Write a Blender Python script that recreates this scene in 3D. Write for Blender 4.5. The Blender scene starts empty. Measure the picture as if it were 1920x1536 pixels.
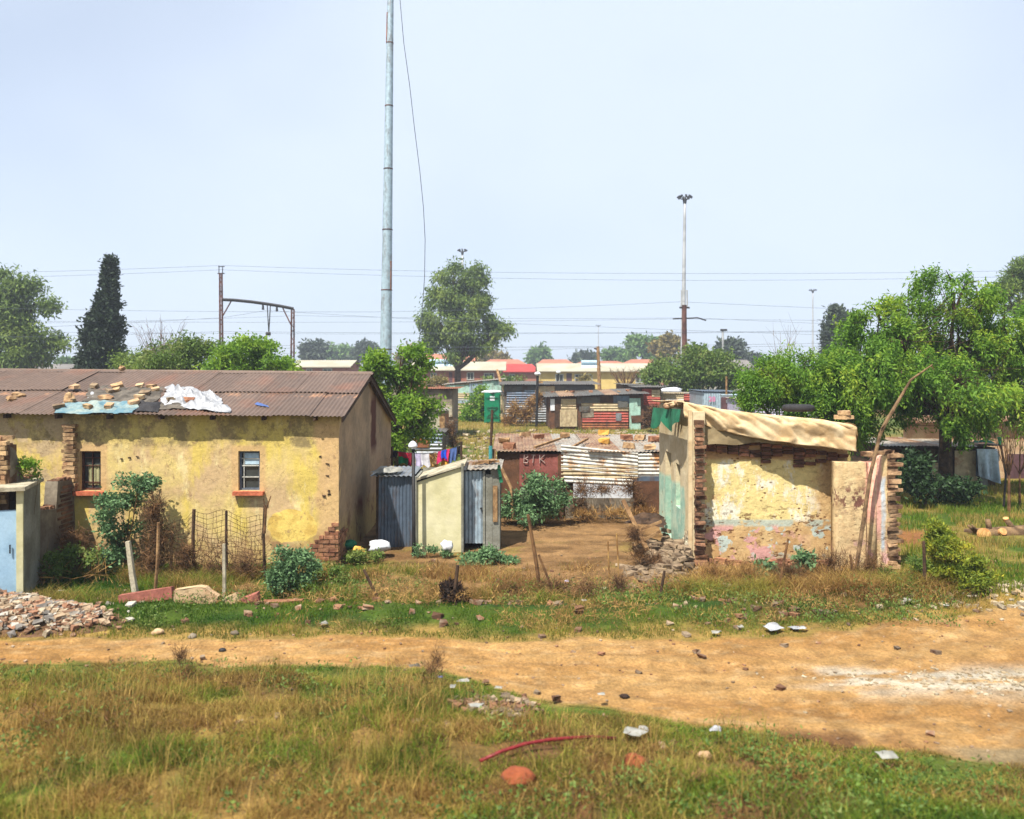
import bpy, math, random
import numpy as np
from mathutils import Vector, Matrix

# ------------------------------------------------------------------ camera / world / sun
S = bpy.context.scene
COL = S.collection
CAMZ, F, CX, HY = 4.0, 1500.0, 960.0, 690.0
cam = bpy.data.cameras.new('camera'); cam_o = bpy.data.objects.new('camera', cam); COL.objects.link(cam_o)
cam_o.location = (0, 0, CAMZ); cam_o.rotation_euler = (math.radians(90), 0, 0)
cam.sensor_width = 36; cam.lens = 36*F/1920; cam.shift_y = -(768-HY)/1920
cam.clip_start = 0.1; cam.clip_end = 6000
cam.dof.use_dof = True; cam.dof.focus_distance = 22; cam.dof.aperture_fstop = 1.0
S.camera = cam_o
SUN_EL, SUN_AZ = math.radians(60), math.radians(33)      # azimuth: to the left of straight behind the camera
to_sun = Vector((-math.sin(SUN_AZ)*math.cos(SUN_EL), -math.cos(SUN_AZ)*math.cos(SUN_EL), math.sin(SUN_EL)))
w = bpy.data.worlds.new('World'); S.world = w; w.use_nodes = True
wn = w.node_tree; bg = wn.nodes['Background']
sky = wn.nodes.new('ShaderNodeTexSky'); sky.sky_type = 'NISHITA'; sky.sun_disc = False
sky.sun_elevation = SUN_EL; sky.sun_rotation = math.atan2(to_sun.x, to_sun.y)
sky.air_density = 1.0; sky.dust_density = 3.5; sky.ozone_density = 1.6; sky.altitude = 1500
tc = wn.nodes.new('ShaderNodeTexCoord'); mp = wn.nodes.new('ShaderNodeMapping'); mp.inputs['Scale'].default_value = (1, 1, 1.6)
nz = wn.nodes.new('ShaderNodeTexNoise'); nz.inputs['Scale'].default_value = 1.3; nz.inputs['Detail'].default_value = 3
rp = wn.nodes.new('ShaderNodeMapRange'); rp.inputs[1].default_value = .35; rp.inputs[2].default_value = .65; rp.inputs[3].default_value = .55; rp.inputs[4].default_value = .92
mx = wn.nodes.new('ShaderNodeMix'); mx.data_type = 'RGBA'; mx.inputs[7].default_value = (5.5, 6.2, 7.3, 1)   # thin high haze over the blue
wn.links.new(tc.outputs['Generated'], mp.inputs[0]); wn.links.new(mp.outputs[0], nz.inputs['Vector'])
wn.links.new(nz.outputs['Fac'], rp.inputs[0]); wn.links.new(rp.outputs[0], mx.inputs[0])
wn.links.new(sky.outputs[0], mx.inputs[6]); wn.links.new(mx.outputs[2], bg.inputs['Color'])
bg.inputs['Strength'].default_value = 0.078
sl = bpy.data.lights.new('sun', 'SUN'); sl.energy = 5.0; sl.angle = math.radians(0.6); sl.color = (1, .95, .87)
so = bpy.data.objects.new('sun', sl); COL.objects.link(so)
so.rotation_euler = to_sun.to_track_quat('Z', 'Y').to_euler()
S.view_settings.view_transform = 'Standard'; S.view_settings.look = 'None'; S.view_settings.gamma = 1
S.view_settings.exposure = 1.0
S.render.resolution_x = 1024; S.render.resolution_y = 819

# ------------------------------------------------------------------ helpers
rnd = random.Random(7); rng = np.random.default_rng(11)
def P(px, py, Y): return Vector(((px-CX)/F*Y, Y, CAMZ-(py-HY)/F*Y))
def PX(px, Y): return (px-CX)/F*Y
def PZ(py, Y): return CAMZ-(py-HY)/F*Y
def GY(py): return CAMZ*F/(py-HY)
def lin(v):
    v /= 255.0
    return v/12.92 if v <= .04045 else ((v+.055)/1.055)**2.4
def W(r, g, b, k=1.35): return (lin(r)/k, lin(g)/k, lin(b)/k, 1)       # sunlit wall colour -> albedo
def H(r, g, b): return W(r, g, b, 2.3)                                  # sunlit level ground -> albedo

def vn(x, y, s=0):
    x = np.asarray(x, float); y = np.asarray(y, float)
    xi = np.floor(x); yi = np.floor(y); fx = x-xi; fy = y-yi
    fx = fx*fx*(3-2*fx); fy = fy*fy*(3-2*fy)
    def h(a, b):
        v = np.sin(a*127.1+b*311.7+s*74.7)*43758.5453
        return v-np.floor(v)
    return (h(xi, yi)*(1-fx)+h(xi+1, yi)*fx)*(1-fy)+(h(xi, yi+1)*(1-fx)+h(xi+1, yi+1)*fx)*fy
def fbm(x, y, s=0, o=4):
    t = 0; a = .5; n = 0
    for i in range(o):
        t = t+a*vn(x*2**i, y*2**i, s+i*3.1); n += a; a *= .5
    return t/n
def sstep(a, b, x):
    t = np.clip((np.asarray(x, float)-a)/(b-a), 0, 1); return t*t*(3-2*t)

class MB:
    def __init__(s): s.v = []; s.f = []; s.m = []; s.mi = 0
    def add(s, vs, fs):
        o = len(s.v); s.v.extend([tuple(p) for p in vs])
        for f in fs: s.f.append(tuple(i+o for i in f)); s.m.append(s.mi)
    def quad(s, a, b, c, d): s.add([a, b, c, d], [(0, 1, 2, 3)])
    def box(s, c, d, rz=0, M=None, jit=0):
        hx, hy, hz = d[0]/2, d[1]/2, d[2]/2
        vs = [Vector((x*hx, y*hy, z*hz)) for z in (-1, 1) for y in (-1, 1) for x in (-1, 1)]
        if jit: vs = [Vector((p.x+rnd.uniform(-jit, jit), p.y+rnd.uniform(-jit, jit), p.z+rnd.uniform(-jit, jit))) for p in vs]
        R = M if M is not None else Matrix.Rotation(rz, 3, 'Z')
        c = Vector(c)
        s.add([R@p+c for p in vs], [(0, 2, 3, 1), (4, 5, 7, 6), (0, 1, 5, 4), (2, 6, 7, 3), (0, 4, 6, 2), (1, 3, 7, 5)])
    def tube(s, pts, rad, n=8, caps=True):
        pts = [Vector(p) for p in pts]
        if not hasattr(rad, '__len__'): rad = [rad]*len(pts)
        o = len(s.v); ref = None
        for i, p in enumerate(pts):
            t = (pts[min(i+1, len(pts)-1)]-pts[max(i-1, 0)])
            t = t.normalized() if t.length > 1e-9 else Vector((0, 0, 1))
            if ref is None: ref = t.orthogonal().normalized()
            a = (ref-t*ref.dot(t)); a = a.normalized() if a.length > 1e-6 else t.orthogonal().normalized()
            ref = a; b = t.cross(a)
            for k in range(n):
                th = 2*math.pi*k/n; s.v.append(tuple(p+(a*math.cos(th)+b*math.sin(th))*rad[i]))
        for i in range(len(pts)-1):
            for k in range(n):
                k2 = (k+1) % n
                s.f.append((o+i*n+k, o+i*n+k2, o+(i+1)*n+k2, o+(i+1)*n+k)); s.m.append(s.mi)
        if caps:
            s.f.append(tuple(o+k for k in reversed(range(n)))); s.m.append(s.mi)
            s.f.append(tuple(o+(len(pts)-1)*n+k for k in range(n))); s.m.append(s.mi)
    def grid(s, fn, nu, nv):
        o = len(s.v)
        for j in range(nv+1):
            for i in range(nu+1): s.v.append(tuple(fn(i/nu, j/nv)))
        for j in range(nv):
            for i in range(nu):
                a = o+j*(nu+1)+i; s.f.append((a, a+1, a+nu+2, a+nu+1)); s.m.append(s.mi)
    def corr(s, A, B, C, D, waves, amp, nv=1, sag=0):      # A-B across the waves, A-D along them
        A, B, C, D = map(Vector, (A, B, C, D)); n = (B-A).cross(D-A).normalized(); nu = max(4, int(waves*6)); ph = rnd.random()
        def fn(u, v):
            p = (A*(1-u)+B*u)*(1-v)+(D*(1-u)+C*u)*v
            return p+n*(amp*math.sin((u*waves+ph)*2*math.pi)-sag*math.sin(u*math.pi))
        s.grid(fn, nu, nv)
    def lump(s, c, r, n=8, rough=.2, flat=True, seed=None):
        sd = rnd.random()*99 if seed is None else seed; c = Vector(c)
        rr = r if hasattr(r, '__len__') else (r, r, r)
        def fn(u, v):
            th = u*2*math.pi; ph = (v-.5)*math.pi
            d = Vector((math.cos(ph)*math.cos(th), math.cos(ph)*math.sin(th), math.sin(ph)))
            k = 1+rough*2*(float(vn(d.x*1.7+sd, d.y*1.7+d.z*2.3, sd))-.5)+rough*.8*(float(vn(d.x*4+sd, d.y*4+d.z*4, sd+2))-.5)
            return c+Vector((d.x*rr[0], d.y*rr[1], d.z*rr[2]))*k
        o = len(s.v); m = n//2+2
        for j in range(m+1):
            for i in range(n): s.v.append(tuple(fn(i/n, j/m)))
        for j in range(m):
            for i in range(n):
                a = o+j*n+i; b = o+j*n+(i+1) % n; s.f.append((a, b, b+n, a+n)); s.m.append(s.mi)
    def crumple(s, A, B, C, D, nu, nv, amp, edge=.06, off=.01, sc=3):
        A, B, C, D = map(Vector, (A, B, C, D)); n = (B-A).cross(D-A).normalized()
        if n.z < 0: n = -n
        sd = rnd.random()*50; ua = (B-A).normalized(); va = (D-A).normalized()
        def fn(u, v):
            p = (A*(1-u)+B*u)*(1-v)+(D*(1-u)+C*u)*v
            e = 1-min(1, min(u, 1-u, v, 1-v)*6)
            x, y = u*(B-A).length*sc, v*(D-A).length*sc
            p = p+(ua*(float(fbm(x+sd, y, 1))-.5)+va*(float(fbm(x, y+sd, 2))-.5))*edge*(.3+e)*4
            return p+n*(off+amp*(abs(float(fbm(x+sd, y+sd, 5, 3))-.5)*4)*(1-e*.75))
        s.grid(fn, nu, nv)
    def build(s, name, mat, parent=None, smooth=False, base=None):
        me = bpy.data.meshes.new(name); V = np.array(s.v, float)
        if parent is not None:
            r = parent
            while r.parent: r = r.parent
            org = np.array(r.location)
        elif base is not None: org = np.array(base, float)
        else: org = np.array([(V[:, 0].min()+V[:, 0].max())/2, (V[:, 1].min()+V[:, 1].max())/2, V[:, 2].min()])
        me.from_pydata((V-org).tolist(), [], s.f)
        for m in (mat if isinstance(mat, (list, tuple)) else [mat]): me.materials.append(m)
        me.polygons.foreach_set('material_index', s.m)
        if smooth: me.polygons.foreach_set('use_smooth', [True]*len(s.f))
        me.update()
        o = bpy.data.objects.new(name, me); COL.objects.link(o)
        if parent is not None: o.parent = parent
        else: o.location = org
        return o
def tag(o, label=None, cat=None, group=None, kind=None):
    if label: o['label'] = label
    if cat: o['category'] = cat
    if group: o['group'] = group
    if kind: o['kind'] = kind
    return o
def thing(name, label, cat, loc, group=None):
    o = bpy.data.objects.new(name, None); COL.objects.link(o); o.location = loc; o.empty_display_size = .3
    return tag(o, label, cat, group)

def np_mesh(name, V, Fc, mat, parent=None, base=None, col=None):
    me = bpy.data.meshes.new(name); n, k = Fc.shape
    if parent is not None:
        r = parent
        while r.parent: r = r.parent
        org = np.array(r.location)
    else: org = np.array(base if base is not None else (0, 0, 0), float)
    me.vertices.add(len(V)); me.vertices.foreach_set('co', (V-org).astype(np.float32).ravel())
    me.loops.add(n*k); me.loops.foreach_set('vertex_index', Fc.astype(np.int32).ravel())
    me.polygons.add(n); me.polygons.foreach_set('loop_start', np.arange(0, n*k, k, dtype=np.int32))
    if col is not None:
        at = me.color_attributes.new('Col', 'FLOAT_COLOR', 'POINT')
        c4 = np.ones((len(V), 4), np.float32); c4[:, :3] = col; at.data.foreach_set('color', c4.ravel())
    me.update(calc_edges=True); me.validate()
    me.materials.append(mat)
    o = bpy.data.objects.new(name, me); COL.objects.link(o)
    if parent is not None: o.parent = parent
    else: o.location = org
    return o
def unit(a): return a/np.maximum(np.linalg.norm(a, axis=1, keepdims=True), 1e-9)
def leaf_mesh(C, D, L, Wd):
    n = len(C); D = unit(D); R = rng.normal(size=(n, 3)); Sd = unit(np.cross(D, R))
    L = np.broadcast_to(L, (n,))[:, None]; Wd = np.broadcast_to(Wd, (n,))[:, None]
    V = np.empty((n, 4, 3)); V[:, 0] = C; V[:, 1] = C+D*L*.45+Sd*Wd*.5; V[:, 2] = C+D*L; V[:, 3] = C+D*L*.45-Sd*Wd*.5
    return V.reshape(-1, 3), np.arange(n*4).reshape(n, 4)

# ------------------------------------------------------------------ materials
class Mat:
    def __init__(s, name, rough=.85, metal=0, spec=.3):
        s.m = bpy.data.materials.new(name); s.m.use_nodes = True; s.t = s.m.node_tree; s.b = s.t.nodes['Principled BSDF']
        s.b.inputs['Roughness'].default_value = rough; s.b.inputs['Metallic'].default_value = metal
        s.b.inputs['Specular IOR Level'].default_value = spec; s._p = None
    def n(s, t): return s.t.nodes.new(t)
    def set(s, sock, v):
        if hasattr(v, 'links') or isinstance(v, bpy.types.NodeSocket): s.t.links.new(v, sock)
        else: sock.default_value = v
    def pos(s):
        if s._p is None: s._p = s.n('ShaderNodeNewGeometry')
        return s._p.outputs['Position']
    def isl(s): s.pos(); return s._p.outputs['Random Per Island']
    def xyz(s):
        k = s.n('ShaderNodeSeparateXYZ'); s.set(k.inputs[0], s.pos()); return k.outputs
    def noise(s, sc, det=4, ro=.55, st=(1, 1, 1), dist=0, off=(0, 0, 0)):
        m = s.n('ShaderNodeMapping'); m.inputs['Scale'].default_value = st; m.inputs['Location'].default_value = off; s.set(m.inputs[0], s.pos())
        k = s.n('ShaderNodeTexNoise'); k.inputs['Scale'].default_value = sc; k.inputs['Detail'].default_value = det
        k.inputs['Roughness'].default_value = ro; k.inputs['Distortion'].default_value = dist; s.set(k.inputs['Vector'], m.outputs[0])
        return k.outputs['Fac']
    def vor(s, sc, st=(1, 1, 1), feat='F1', out='Distance'):
        m = s.n('ShaderNodeMapping'); m.inputs['Scale'].default_value = st; s.set(m.inputs[0], s.pos())
        k = s.n('ShaderNodeTexVoronoi'); k.feature = feat; k.inputs['Scale'].default_value = sc; s.set(k.inputs['Vector'], m.outputs[0])
        return k.outputs[out]
    def ma(s, op, a, b=0.0, c=None):
        k = s.n('ShaderNodeMath'); k.operation = op; s.set(k.inputs[0], a); s.set(k.inputs[1], b)
        if c is not None: s.set(k.inputs[2], c)
        return k.outputs[0]
    def thr(s, v, a, b, lo=0.0, hi=1.0):
        k = s.n('ShaderNodeMapRange'); s.set(k.inputs[0], v); k.inputs[1].default_value = a; k.inputs[2].default_value = b
        k.inputs[3].default_value = lo; k.inputs[4].default_value = hi; return k.outputs[0]
    def mix(s, f, a, b, mode='MIX'):
        k = s.n('ShaderNodeMix'); k.data_type = 'RGBA'; k.blend_type = mode; s.set(k.inputs[0], f); s.set(k.inputs[6], a); s.set(k.inputs[7], b); return k.outputs[2]
    def mul(s, *a):
        r = a[0]
        for b in a[1:]: r = s.ma('MULTIPLY', r, b)
        return r
    def rect(s, v, a, b, e=.04, wob=None):
        if wob is not None: v = s.ma('ADD', v, wob)
        return s.mul(s.thr(v, a-e, a+e), s.thr(v, b-e, b+e, 1, 0))
    def wob(s, sc, amp, off=(0, 0, 0)): return s.ma('MULTIPLY', s.ma('SUBTRACT', s.noise(sc, 4, .6, off=off), .5), amp)
    def bump(s, h, st=.5, dist=.02):
        k = s.n('ShaderNodeBump'); k.inputs['Strength'].default_value = st; k.inputs['Distance'].default_value = dist
        s.set(k.inputs['Height'], h)
        if s.b.inputs['Normal'].links: s.set(k.inputs['Normal'], s.b.inputs['Normal'].links[0].from_socket)
        s.set(s.b.inputs['Normal'], k.outputs[0])
    def col(s, c): s.set(s.b.inputs['Base Color'], c); return s
    def var(s, c, amt=.3, sc=8, off=(3, 1, 7)):     # multiply a colour by fine noise
        g = s.thr(s.noise(sc, 6, .65, off=off), .3, .7, 1-amt, 1+amt*.6)
        k = s.n('ShaderNodeCombineColor'); [s.set(k.inputs[i], g) for i in range(3)]
        return s.mix(1.0, c, k.outputs[0], 'MULTIPLY')

def simple(name, a, b=None, sc=3, rough=.85, metal=0, lo=.4, hi=.6, bump=.3, bsc=25, isl=0, amt=.25):
    m = Mat(name, rough, metal); b = b or tuple(x*.7 for x in a[:3])+(1,)
    c = m.mix(m.thr(m.noise(sc), lo, hi), a, b)
    if 'canvas' in name: c = m.mix(m.thr(m.noise(3.5, 8, .75, off=(4, 4, 1)), .52, .66, 0, .5), c, W(150, 124, 88))
    if isl:
        g = m.thr(m.isl(), 0, 1, 1-isl, 1+isl*.6); k = m.n('ShaderNodeCombineColor'); [m.set(k.inputs[i], g) for i in range(3)]
        c = m.mix(1.0, c, k.outputs[0], 'MULTIPLY')
    m.col(m.var(c, amt, bsc*.8))
    if bump: m.bump(m.noise(bsc, 5, .6), bump, .02)
    return m.m
def leafmat(name, dark, light, tips=None, trans=.35, sc=1.2):
    m = Mat(name, .6, 0, .25)
    c = m.mix(m.isl(), dark, light)
    if tips: c = m.mix(m.thr(m.noise(sc, 3), .5, .66), c, m.mix(m.isl(), light, tips))
    m.col(c)
    t = m.n('ShaderNodeBsdfTranslucent'); m.set(t.inputs[0], c); ms = m.n('ShaderNodeMixShader'); ms.inputs[0].default_value = trans
    m.t.links.new(m.b.outputs[0], ms.inputs[1]); m.t.links.new(t.outputs[0], ms.inputs[2])
    m.t.links.new(ms.outputs[0], m.t.nodes['Material Output'].inputs[0])
    return m.m
def corrmat(name, base, rust=None, rustlo=.55, rusthi=.65, rough=.5, metal=.3, sc=1.5, isl=.2, st=(1, 1, 1)):
    m = Mat(name, rough, metal)
    g = m.thr(m.isl(), 0, 1, 1-isl, 1+isl*.5); k = m.n('ShaderNodeCombineColor'); [m.set(k.inputs[i], g) for i in range(3)]
    c = m.mix(1.0, base, k.outputs[0], 'MULTIPLY')
    if rust: c = m.mix(m.thr(m.noise(sc, 6, .65, st=st), rustlo, rusthi), c, rust)
    c = m.mix(m.thr(m.noise(3.2, 7, .75, st=(1.6, 1, .45), off=(2, 5, 8)), .5, .66, 0, .6), c, W(120, 92, 70))
    m.col(m.var(c, .3, 6)); m.bump(m.noise(6, 3), .15, .02)
    return m.m

# ground / grass: colour attribute of the real surface, broken up by fine noise
def attrmat(name, rough=.95, fine=True, trans=0):
    m = Mat(name, rough, 0, .15); a = m.n('ShaderNodeAttribute'); a.attribute_name = 'Col'; c = a.outputs['Color']
    if fine:
        c = m.var(c, .38, 3.1); c = m.var(c, .4, 24, (9, 4, 2))
        c = m.mix(m.thr(m.vor(16), .07, .13, .75, 0), c, m.mix(m.noise(4), H(120, 85, 50), H(215, 195, 160)))
        m.bump(m.noise(5, 8, .7), .6, .06); m.bump(m.vor(22), .5, .02)
    m.col(c)
    if trans:
        t = m.n('ShaderNodeBsdfTranslucent'); m.set(t.inputs[0], c); ms = m.n('ShaderNodeMixShader'); ms.inputs[0].default_value = trans
        m.t.links.new(m.b.outputs[0], ms.inputs[1]); m.t.links.new(t.outputs[0], ms.inputs[2]); m.t.links.new(ms.outputs[0], m.t.nodes['Material Output'].inputs[0])
    return m.m
def nth(i, n):
    w_ = ['', 'second', 'third', 'fourth', 'fifth', 'sixth', 'seventh', 'eighth', 'ninth', 'tenth', 'eleventh', 'twelfth']
    return 'leftmost' if i == 0 else 'rightmost' if i == n-1 else w_[i]+' from the left'
M = {}
M['ground'] = attrmat('ground_surface'); M['blade'] = attrmat('grass_blades', .7, False, .42)

# yellow house plaster
m = Mat('yellow_limewashed_plaster', .9)
x, y, z = m.xyz()
c = m.mix(m.thr(m.noise(.9, 5, .6, dist=.4), .42, .58), W(226, 200, 126), W(212, 180, 132))
c = m.mix(m.thr(m.noise(1.7, 5, .6, st=(1, 1, .35), off=(4, 0, 2)), .53, .62, 0, .8), c, W(224, 198, 94))
c = m.mix(m.thr(m.noise(2.4, 6, .7, st=(1, 1, .3), off=(8, 0, 2)), .55, .62, 0, .75), c, W(238, 218, 158))
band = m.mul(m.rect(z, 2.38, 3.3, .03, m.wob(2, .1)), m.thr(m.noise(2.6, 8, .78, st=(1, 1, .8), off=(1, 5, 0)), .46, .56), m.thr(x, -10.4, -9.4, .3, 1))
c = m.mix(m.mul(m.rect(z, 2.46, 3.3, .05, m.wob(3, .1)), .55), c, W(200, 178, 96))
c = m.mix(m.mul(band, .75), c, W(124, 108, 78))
wl = m.ma('MAXIMUM', m.mul(m.rect(x, -8.98, -8.25, .03, m.wob(6, .06)), m.rect(z, 1.35, 2.45, .05)), m.mul(m.rect(x, -5.72, -5.02, .03, m.wob(6, .06)), m.rect(z, 1.35, 2.42, .03)))
c = m.mix(m.mul(wl, .85), c, W(214, 176, 122))
rc = m.mul(m.thr(m.ma('ADD', x, m.wob(1.6, .5)), -4.05, -3.95), m.rect(z, .5, 2.9, .1))
c = m.mix(m.mul(rc, .85), c, W(216, 178, 124))
c = m.mix(m.mul(m.thr(m.ma('ADD', z, m.wob(1.3, .9)), .75, .35), m.thr(m.noise(3, 6), .35, .6)), c, W(170, 135, 92))
# repainted round patch by the brick corner
px_ = m.ma('POWER', m.ma('DIVIDE', m.ma('ADD', m.ma('ADD', x, 4.47), m.wob(2.2, .35)), .52), 2); pz_ = m.ma('POWER', m.ma('DIVIDE', m.ma('ADD', m.ma('SUBTRACT', z, .78), m.wob(2.6, .3, (3, 3, 3))), .34), 2)
c = m.mix(m.thr(m.ma('ADD', px_, pz_), 1.05, .97), c, m.mix(m.thr(m.noise(4), .5, .62), W(240, 208, 112), W(216, 180, 92)))
# grey cement patches on the left part
c = m.mix(m.mul(m.thr(x, -9.0, -9.15), m.thr(m.noise(1.9, 4, .6, off=(0, 2, 9)), .5, .56)), c, W(196, 170, 128))
cr = m.mul(m.thr(m.ma('ABSOLUTE', m.ma('SUBTRACT', m.noise(1.3, 6, .6, off=(12, 2, 1)), .5)), .004, .001), .55)
c = m.mix(cr, c, W(110, 85, 55))
c = m.mix(m.thr(m.noise(5.5, 8, .8, st=(1, 1, .6), off=(3, 8, 1)), .585, .62, 0, .7), c, W(168, 136, 98))
c = m.mix(m.mul(m.thr(m.noise(6.5, 8, .8, off=(7, 3, 1)), .60, .63), m.thr(z, 1.4, .6, .1, 1)), c, W(140, 104, 74))
m.col(m.var(m.var(c, .18, 14), .16, 60)); m.bump(m.noise(9, 6, .6), .4, .03); m.bump(m.noise(45, 3), .3, .01)
M['house'] = m.m
# gable side
m = Mat('bare_gable_plaster', .92); x, y, z = m.xyz()
c = m.mix(m.thr(m.noise(.9, 5), .4, .62), W(188, 158, 122), W(150, 128, 98))
c = m.mix(m.mul(m.rect(y, 20.0, 20.75, .1, m.wob(3, .5)), m.rect(z, 1.9, 3.3, .15)), c, W(96, 50, 30))
c = m.mix(m.mul(m.rect(y, 18.3, 18.9, .1, m.wob(3, .3)), m.rect(z, .55, 1.0, .1, m.wob(4, .3))), c, W(130, 72, 45))
c = m.mix(m.mul(m.thr(m.ma('ADD', z, m.wob(1.2, .8)), .95, .5), .8), c, W(186, 160, 96))
c = m.mix(m.mul(m.thr(y, 21.4, 22.6), m.thr(z, 2.2, 2.6), .7), c, W(205, 170, 95))
c = m.mix(m.mul(m.thr(m.noise(2, 6, .7, off=(3, 3, 3)), .53, .62), m.thr(z, 1.3, .5)), c, W(120, 78, 55))
m.col(m.var(c, .22, 9)); m.bump(m.noise(7, 6), .4, .03); M['gable'] = m.m
# ruin plaster
m = Mat('flaking_ruin_plaster', .93); x, y, z = m.xyz()
mud = m.mix(m.thr(m.noise(2.2, 6, .65), .4, .6), W(222, 188, 132), W(196, 156, 104))
c = mud
yel = m.mul(m.rect(x, 3.5, 6.9, .03, m.wob(2.5, .25)), m.rect(z, .86, 2.12, .03, m.wob(5, .07)))
ycol = m.mix(m.thr(m.noise(2.2, 7, .75, st=(1, 1, .5), off=(2, 2, 5)), .49, .56), W(238, 216, 146), W(244, 238, 214))
yel = m.mul(yel, m.thr(m.noise(3.2, 7, .7, off=(7, 7, 1)), .66, .6), m.thr(m.ma('ADD', x, m.wob(1.4, 1.1)), 6.3, 6.0))
c = m.mix(yel, c, ycol)
c = m.mix(m.mul(m.rect(z, .76, .9, .02), m.thr(m.noise(3.5, 5, .7, off=(5, 1, 1)), .4, .5), m.thr(x, 6.6, 6.5)), c, W(192, 198, 178))
low = m.thr(z, .82, .74)
c = m.mix(m.mul(low, m.thr(m.noise(1.9, 4, .6, off=(1.2, 0, 3.3)), .545, .565), m.thr(x, 6.2, 5.2)), c, W(222, 168, 158))
c = m.mix(m.mul(low, m.thr(m.noise(3.1, 5, .65, off=(9.2, 0, 1.3)), .565, .585), m.thr(z, .05, .3)), c, W(196, 208, 196))
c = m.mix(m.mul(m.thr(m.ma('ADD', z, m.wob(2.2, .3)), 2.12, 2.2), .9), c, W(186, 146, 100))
hol = m.mul(m.thr(m.vor(5.5, (1, 1, 1.7)), .17, .13), m.thr(m.noise(1.6, 3, off=(4, 4, 4)), .44, .54))
cut = m.thr(m.noise(7, 7, .75, st=(.6, 1, 1.5), off=(2, 9, 4)), .575, .60)
c = m.mix(m.ma('MAXIMUM', hol, m.mul(cut, m.thr(z, 1.3, .9, .15, 1))), c, W(122, 82, 50))
m.col(m.var(m.var(c, .18, 12), .15, 50))
m.bump(m.ma('SUBTRACT', m.noise(7, 7, .7), m.ma('ADD', m.ma('MULTIPLY', hol, .5), m.ma('MULTIPLY', cut, .4))), .6, .04)
M['ruin'] = m.m
m = Mat('ruin_stub_plaster', .93); x, y, z = m.xyz()
c = m.mix(m.thr(m.noise(2.0, 6, .65), .4, .6), W(234, 208, 156), W(216, 182, 134))
c = m.mix(m.mul(m.rect(z, 1.15, 1.7, .1, m.wob(4, .3)), m.thr(m.noise(6, 7, .75, st=(1, 1, .7)), .5, .56), m.thr(x, 7.05, 6.95)), c, W(128, 84, 70))
c = m.mix(m.mul(m.rect(x, 6.95, 7.14, .03, m.wob(3, .16)), m.thr(z, .9, 1.1)), c, W(236, 172, 148))
c = m.mix(m.mul(m.rect(x, 7.16, 7.27, .03, m.wob(3, .1)), m.thr(z, .5, .7)), c, W(236, 178, 160))
c = m.mix(m.mul(m.rect(x, 7.27, 7.35, .02, m.wob(3, .1)), m.rect(z, .4, 1.8, .05, m.wob(3, .3))), c, W(206, 216, 222))
c = m.mix(m.mul(m.thr(m.noise(3.1, 5, .65, off=(9.2, 0, 1.3)), .57, .6), m.thr(z, .7, .5)), c, W(222, 176, 165))
c = m.mix(m.thr(m.noise(3.4, 7, .75, st=(1.5, 1, .4), off=(6, 1, 4)), .5, .62, 0, .6), c, W(198, 164, 116))
c = m.mix(m.rect(x, 6.98, 7.0, .006, m.wob(2.5, .10)), c, W(110, 78, 56))
cut = m.thr(m.noise(7, 7, .75, st=(.8, 1, 1.6), off=(2, 9, 4)), .585, .61); c = m.mix(m.mul(cut, m.thr(z, 1.5, .3, .25, 1)), c, W(134, 96, 66))
m.col(m.var(c, .2, 12)); m.bump(m.ma('SUBTRACT', m.noise(8, 7, .7), m.ma('MULTIPLY', cut, .4)), .7, .04); M['stub'] = m.m
m = Mat('green_dado_side_plaster', .9); x, y, z = m.xyz()
c = m.mix(m.thr(m.noise(2.0, 5), .4, .6), W(226, 208, 168), W(206, 184, 142))
gz = m.thr(m.ma('ADD', z, m.wob(2, .15)), 1.5, 1.42)
c = m.mix(m.mul(gz, m.thr(m.ma('ADD', y, m.wob(2, .3)), 16.75, 16.9)), c, m.mix(m.thr(m.noise(3, 5), .45, .6), W(160, 196, 172), W(194, 212, 184)))
c = m.mix(m.thr(m.noise(4, 7, .7, off=(1, 1, 8)), .62, .65), c, W(150, 118, 86))
m.col(m.var(c, .15, 12)); m.bump(m.noise(9, 6), .4, .03); M['ruinside'] = m.m

M['brick'] = simple('old_clay_brick', W(178, 128, 94), W(132, 86, 62), 6, .92, isl=.45, bump=.6)
M['brickpale'] = simple('weathered_pale_brick', W(200, 166, 122), W(148, 112, 80), 6, .92, isl=.4, bump=.6)
M['brickdark'] = simple('dark_red_brick', W(134, 88, 64), W(92, 62, 46), 6, .92, isl=.45, bump=.6)
M['brickquoin'] = simple('dark_brown_brick', W(160, 118, 88), W(96, 64, 46), 5, .92, isl=.6, bump=.7)  # brown brick mottled with a darker brown, tone varying per brick
M['brickquoin2'] = simple('pale_brown_brick', W(196, 160, 120), W(110, 78, 56), 4, .92, isl=.5, bump=.7)
M['rubblegrey'] = simple('dusty_brick', H(196, 170, 136), H(150, 124, 98), 6, .95, isl=.3, bump=.6)
M['mortar'] = simple('earth_mortar', W(118, 88, 62), W(92, 66, 44), 8, .95, bump=.6)
M['cement'] = simple('grey_cement_render', W(150, 138, 118), W(112, 100, 84), 2, .9, bump=.5, bsc=14)
M['concrete'] = simple('weathered_concrete', W(196, 186, 160), W(158, 148, 124), 4, .88, bump=.4)
M['cream'] = simple('cream_concrete_panel', W(226, 218, 176), W(208, 200, 152), 1.4, .85, bump=.35, bsc=9, amt=.1)
M['greyconc'] = simple('grey_concrete_panel', W(150, 150, 138), W(120, 118, 104), 2, .88, bump=.3)
M['roofiron'] = corrmat('brown_painted_roof_iron', H(172, 128, 112), H(184, 116, 84), .52, .68, .55, .1, .7, .16)
m = Mat('brown_roof_iron', .5, .1); x, y, z = m.xyz()
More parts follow.
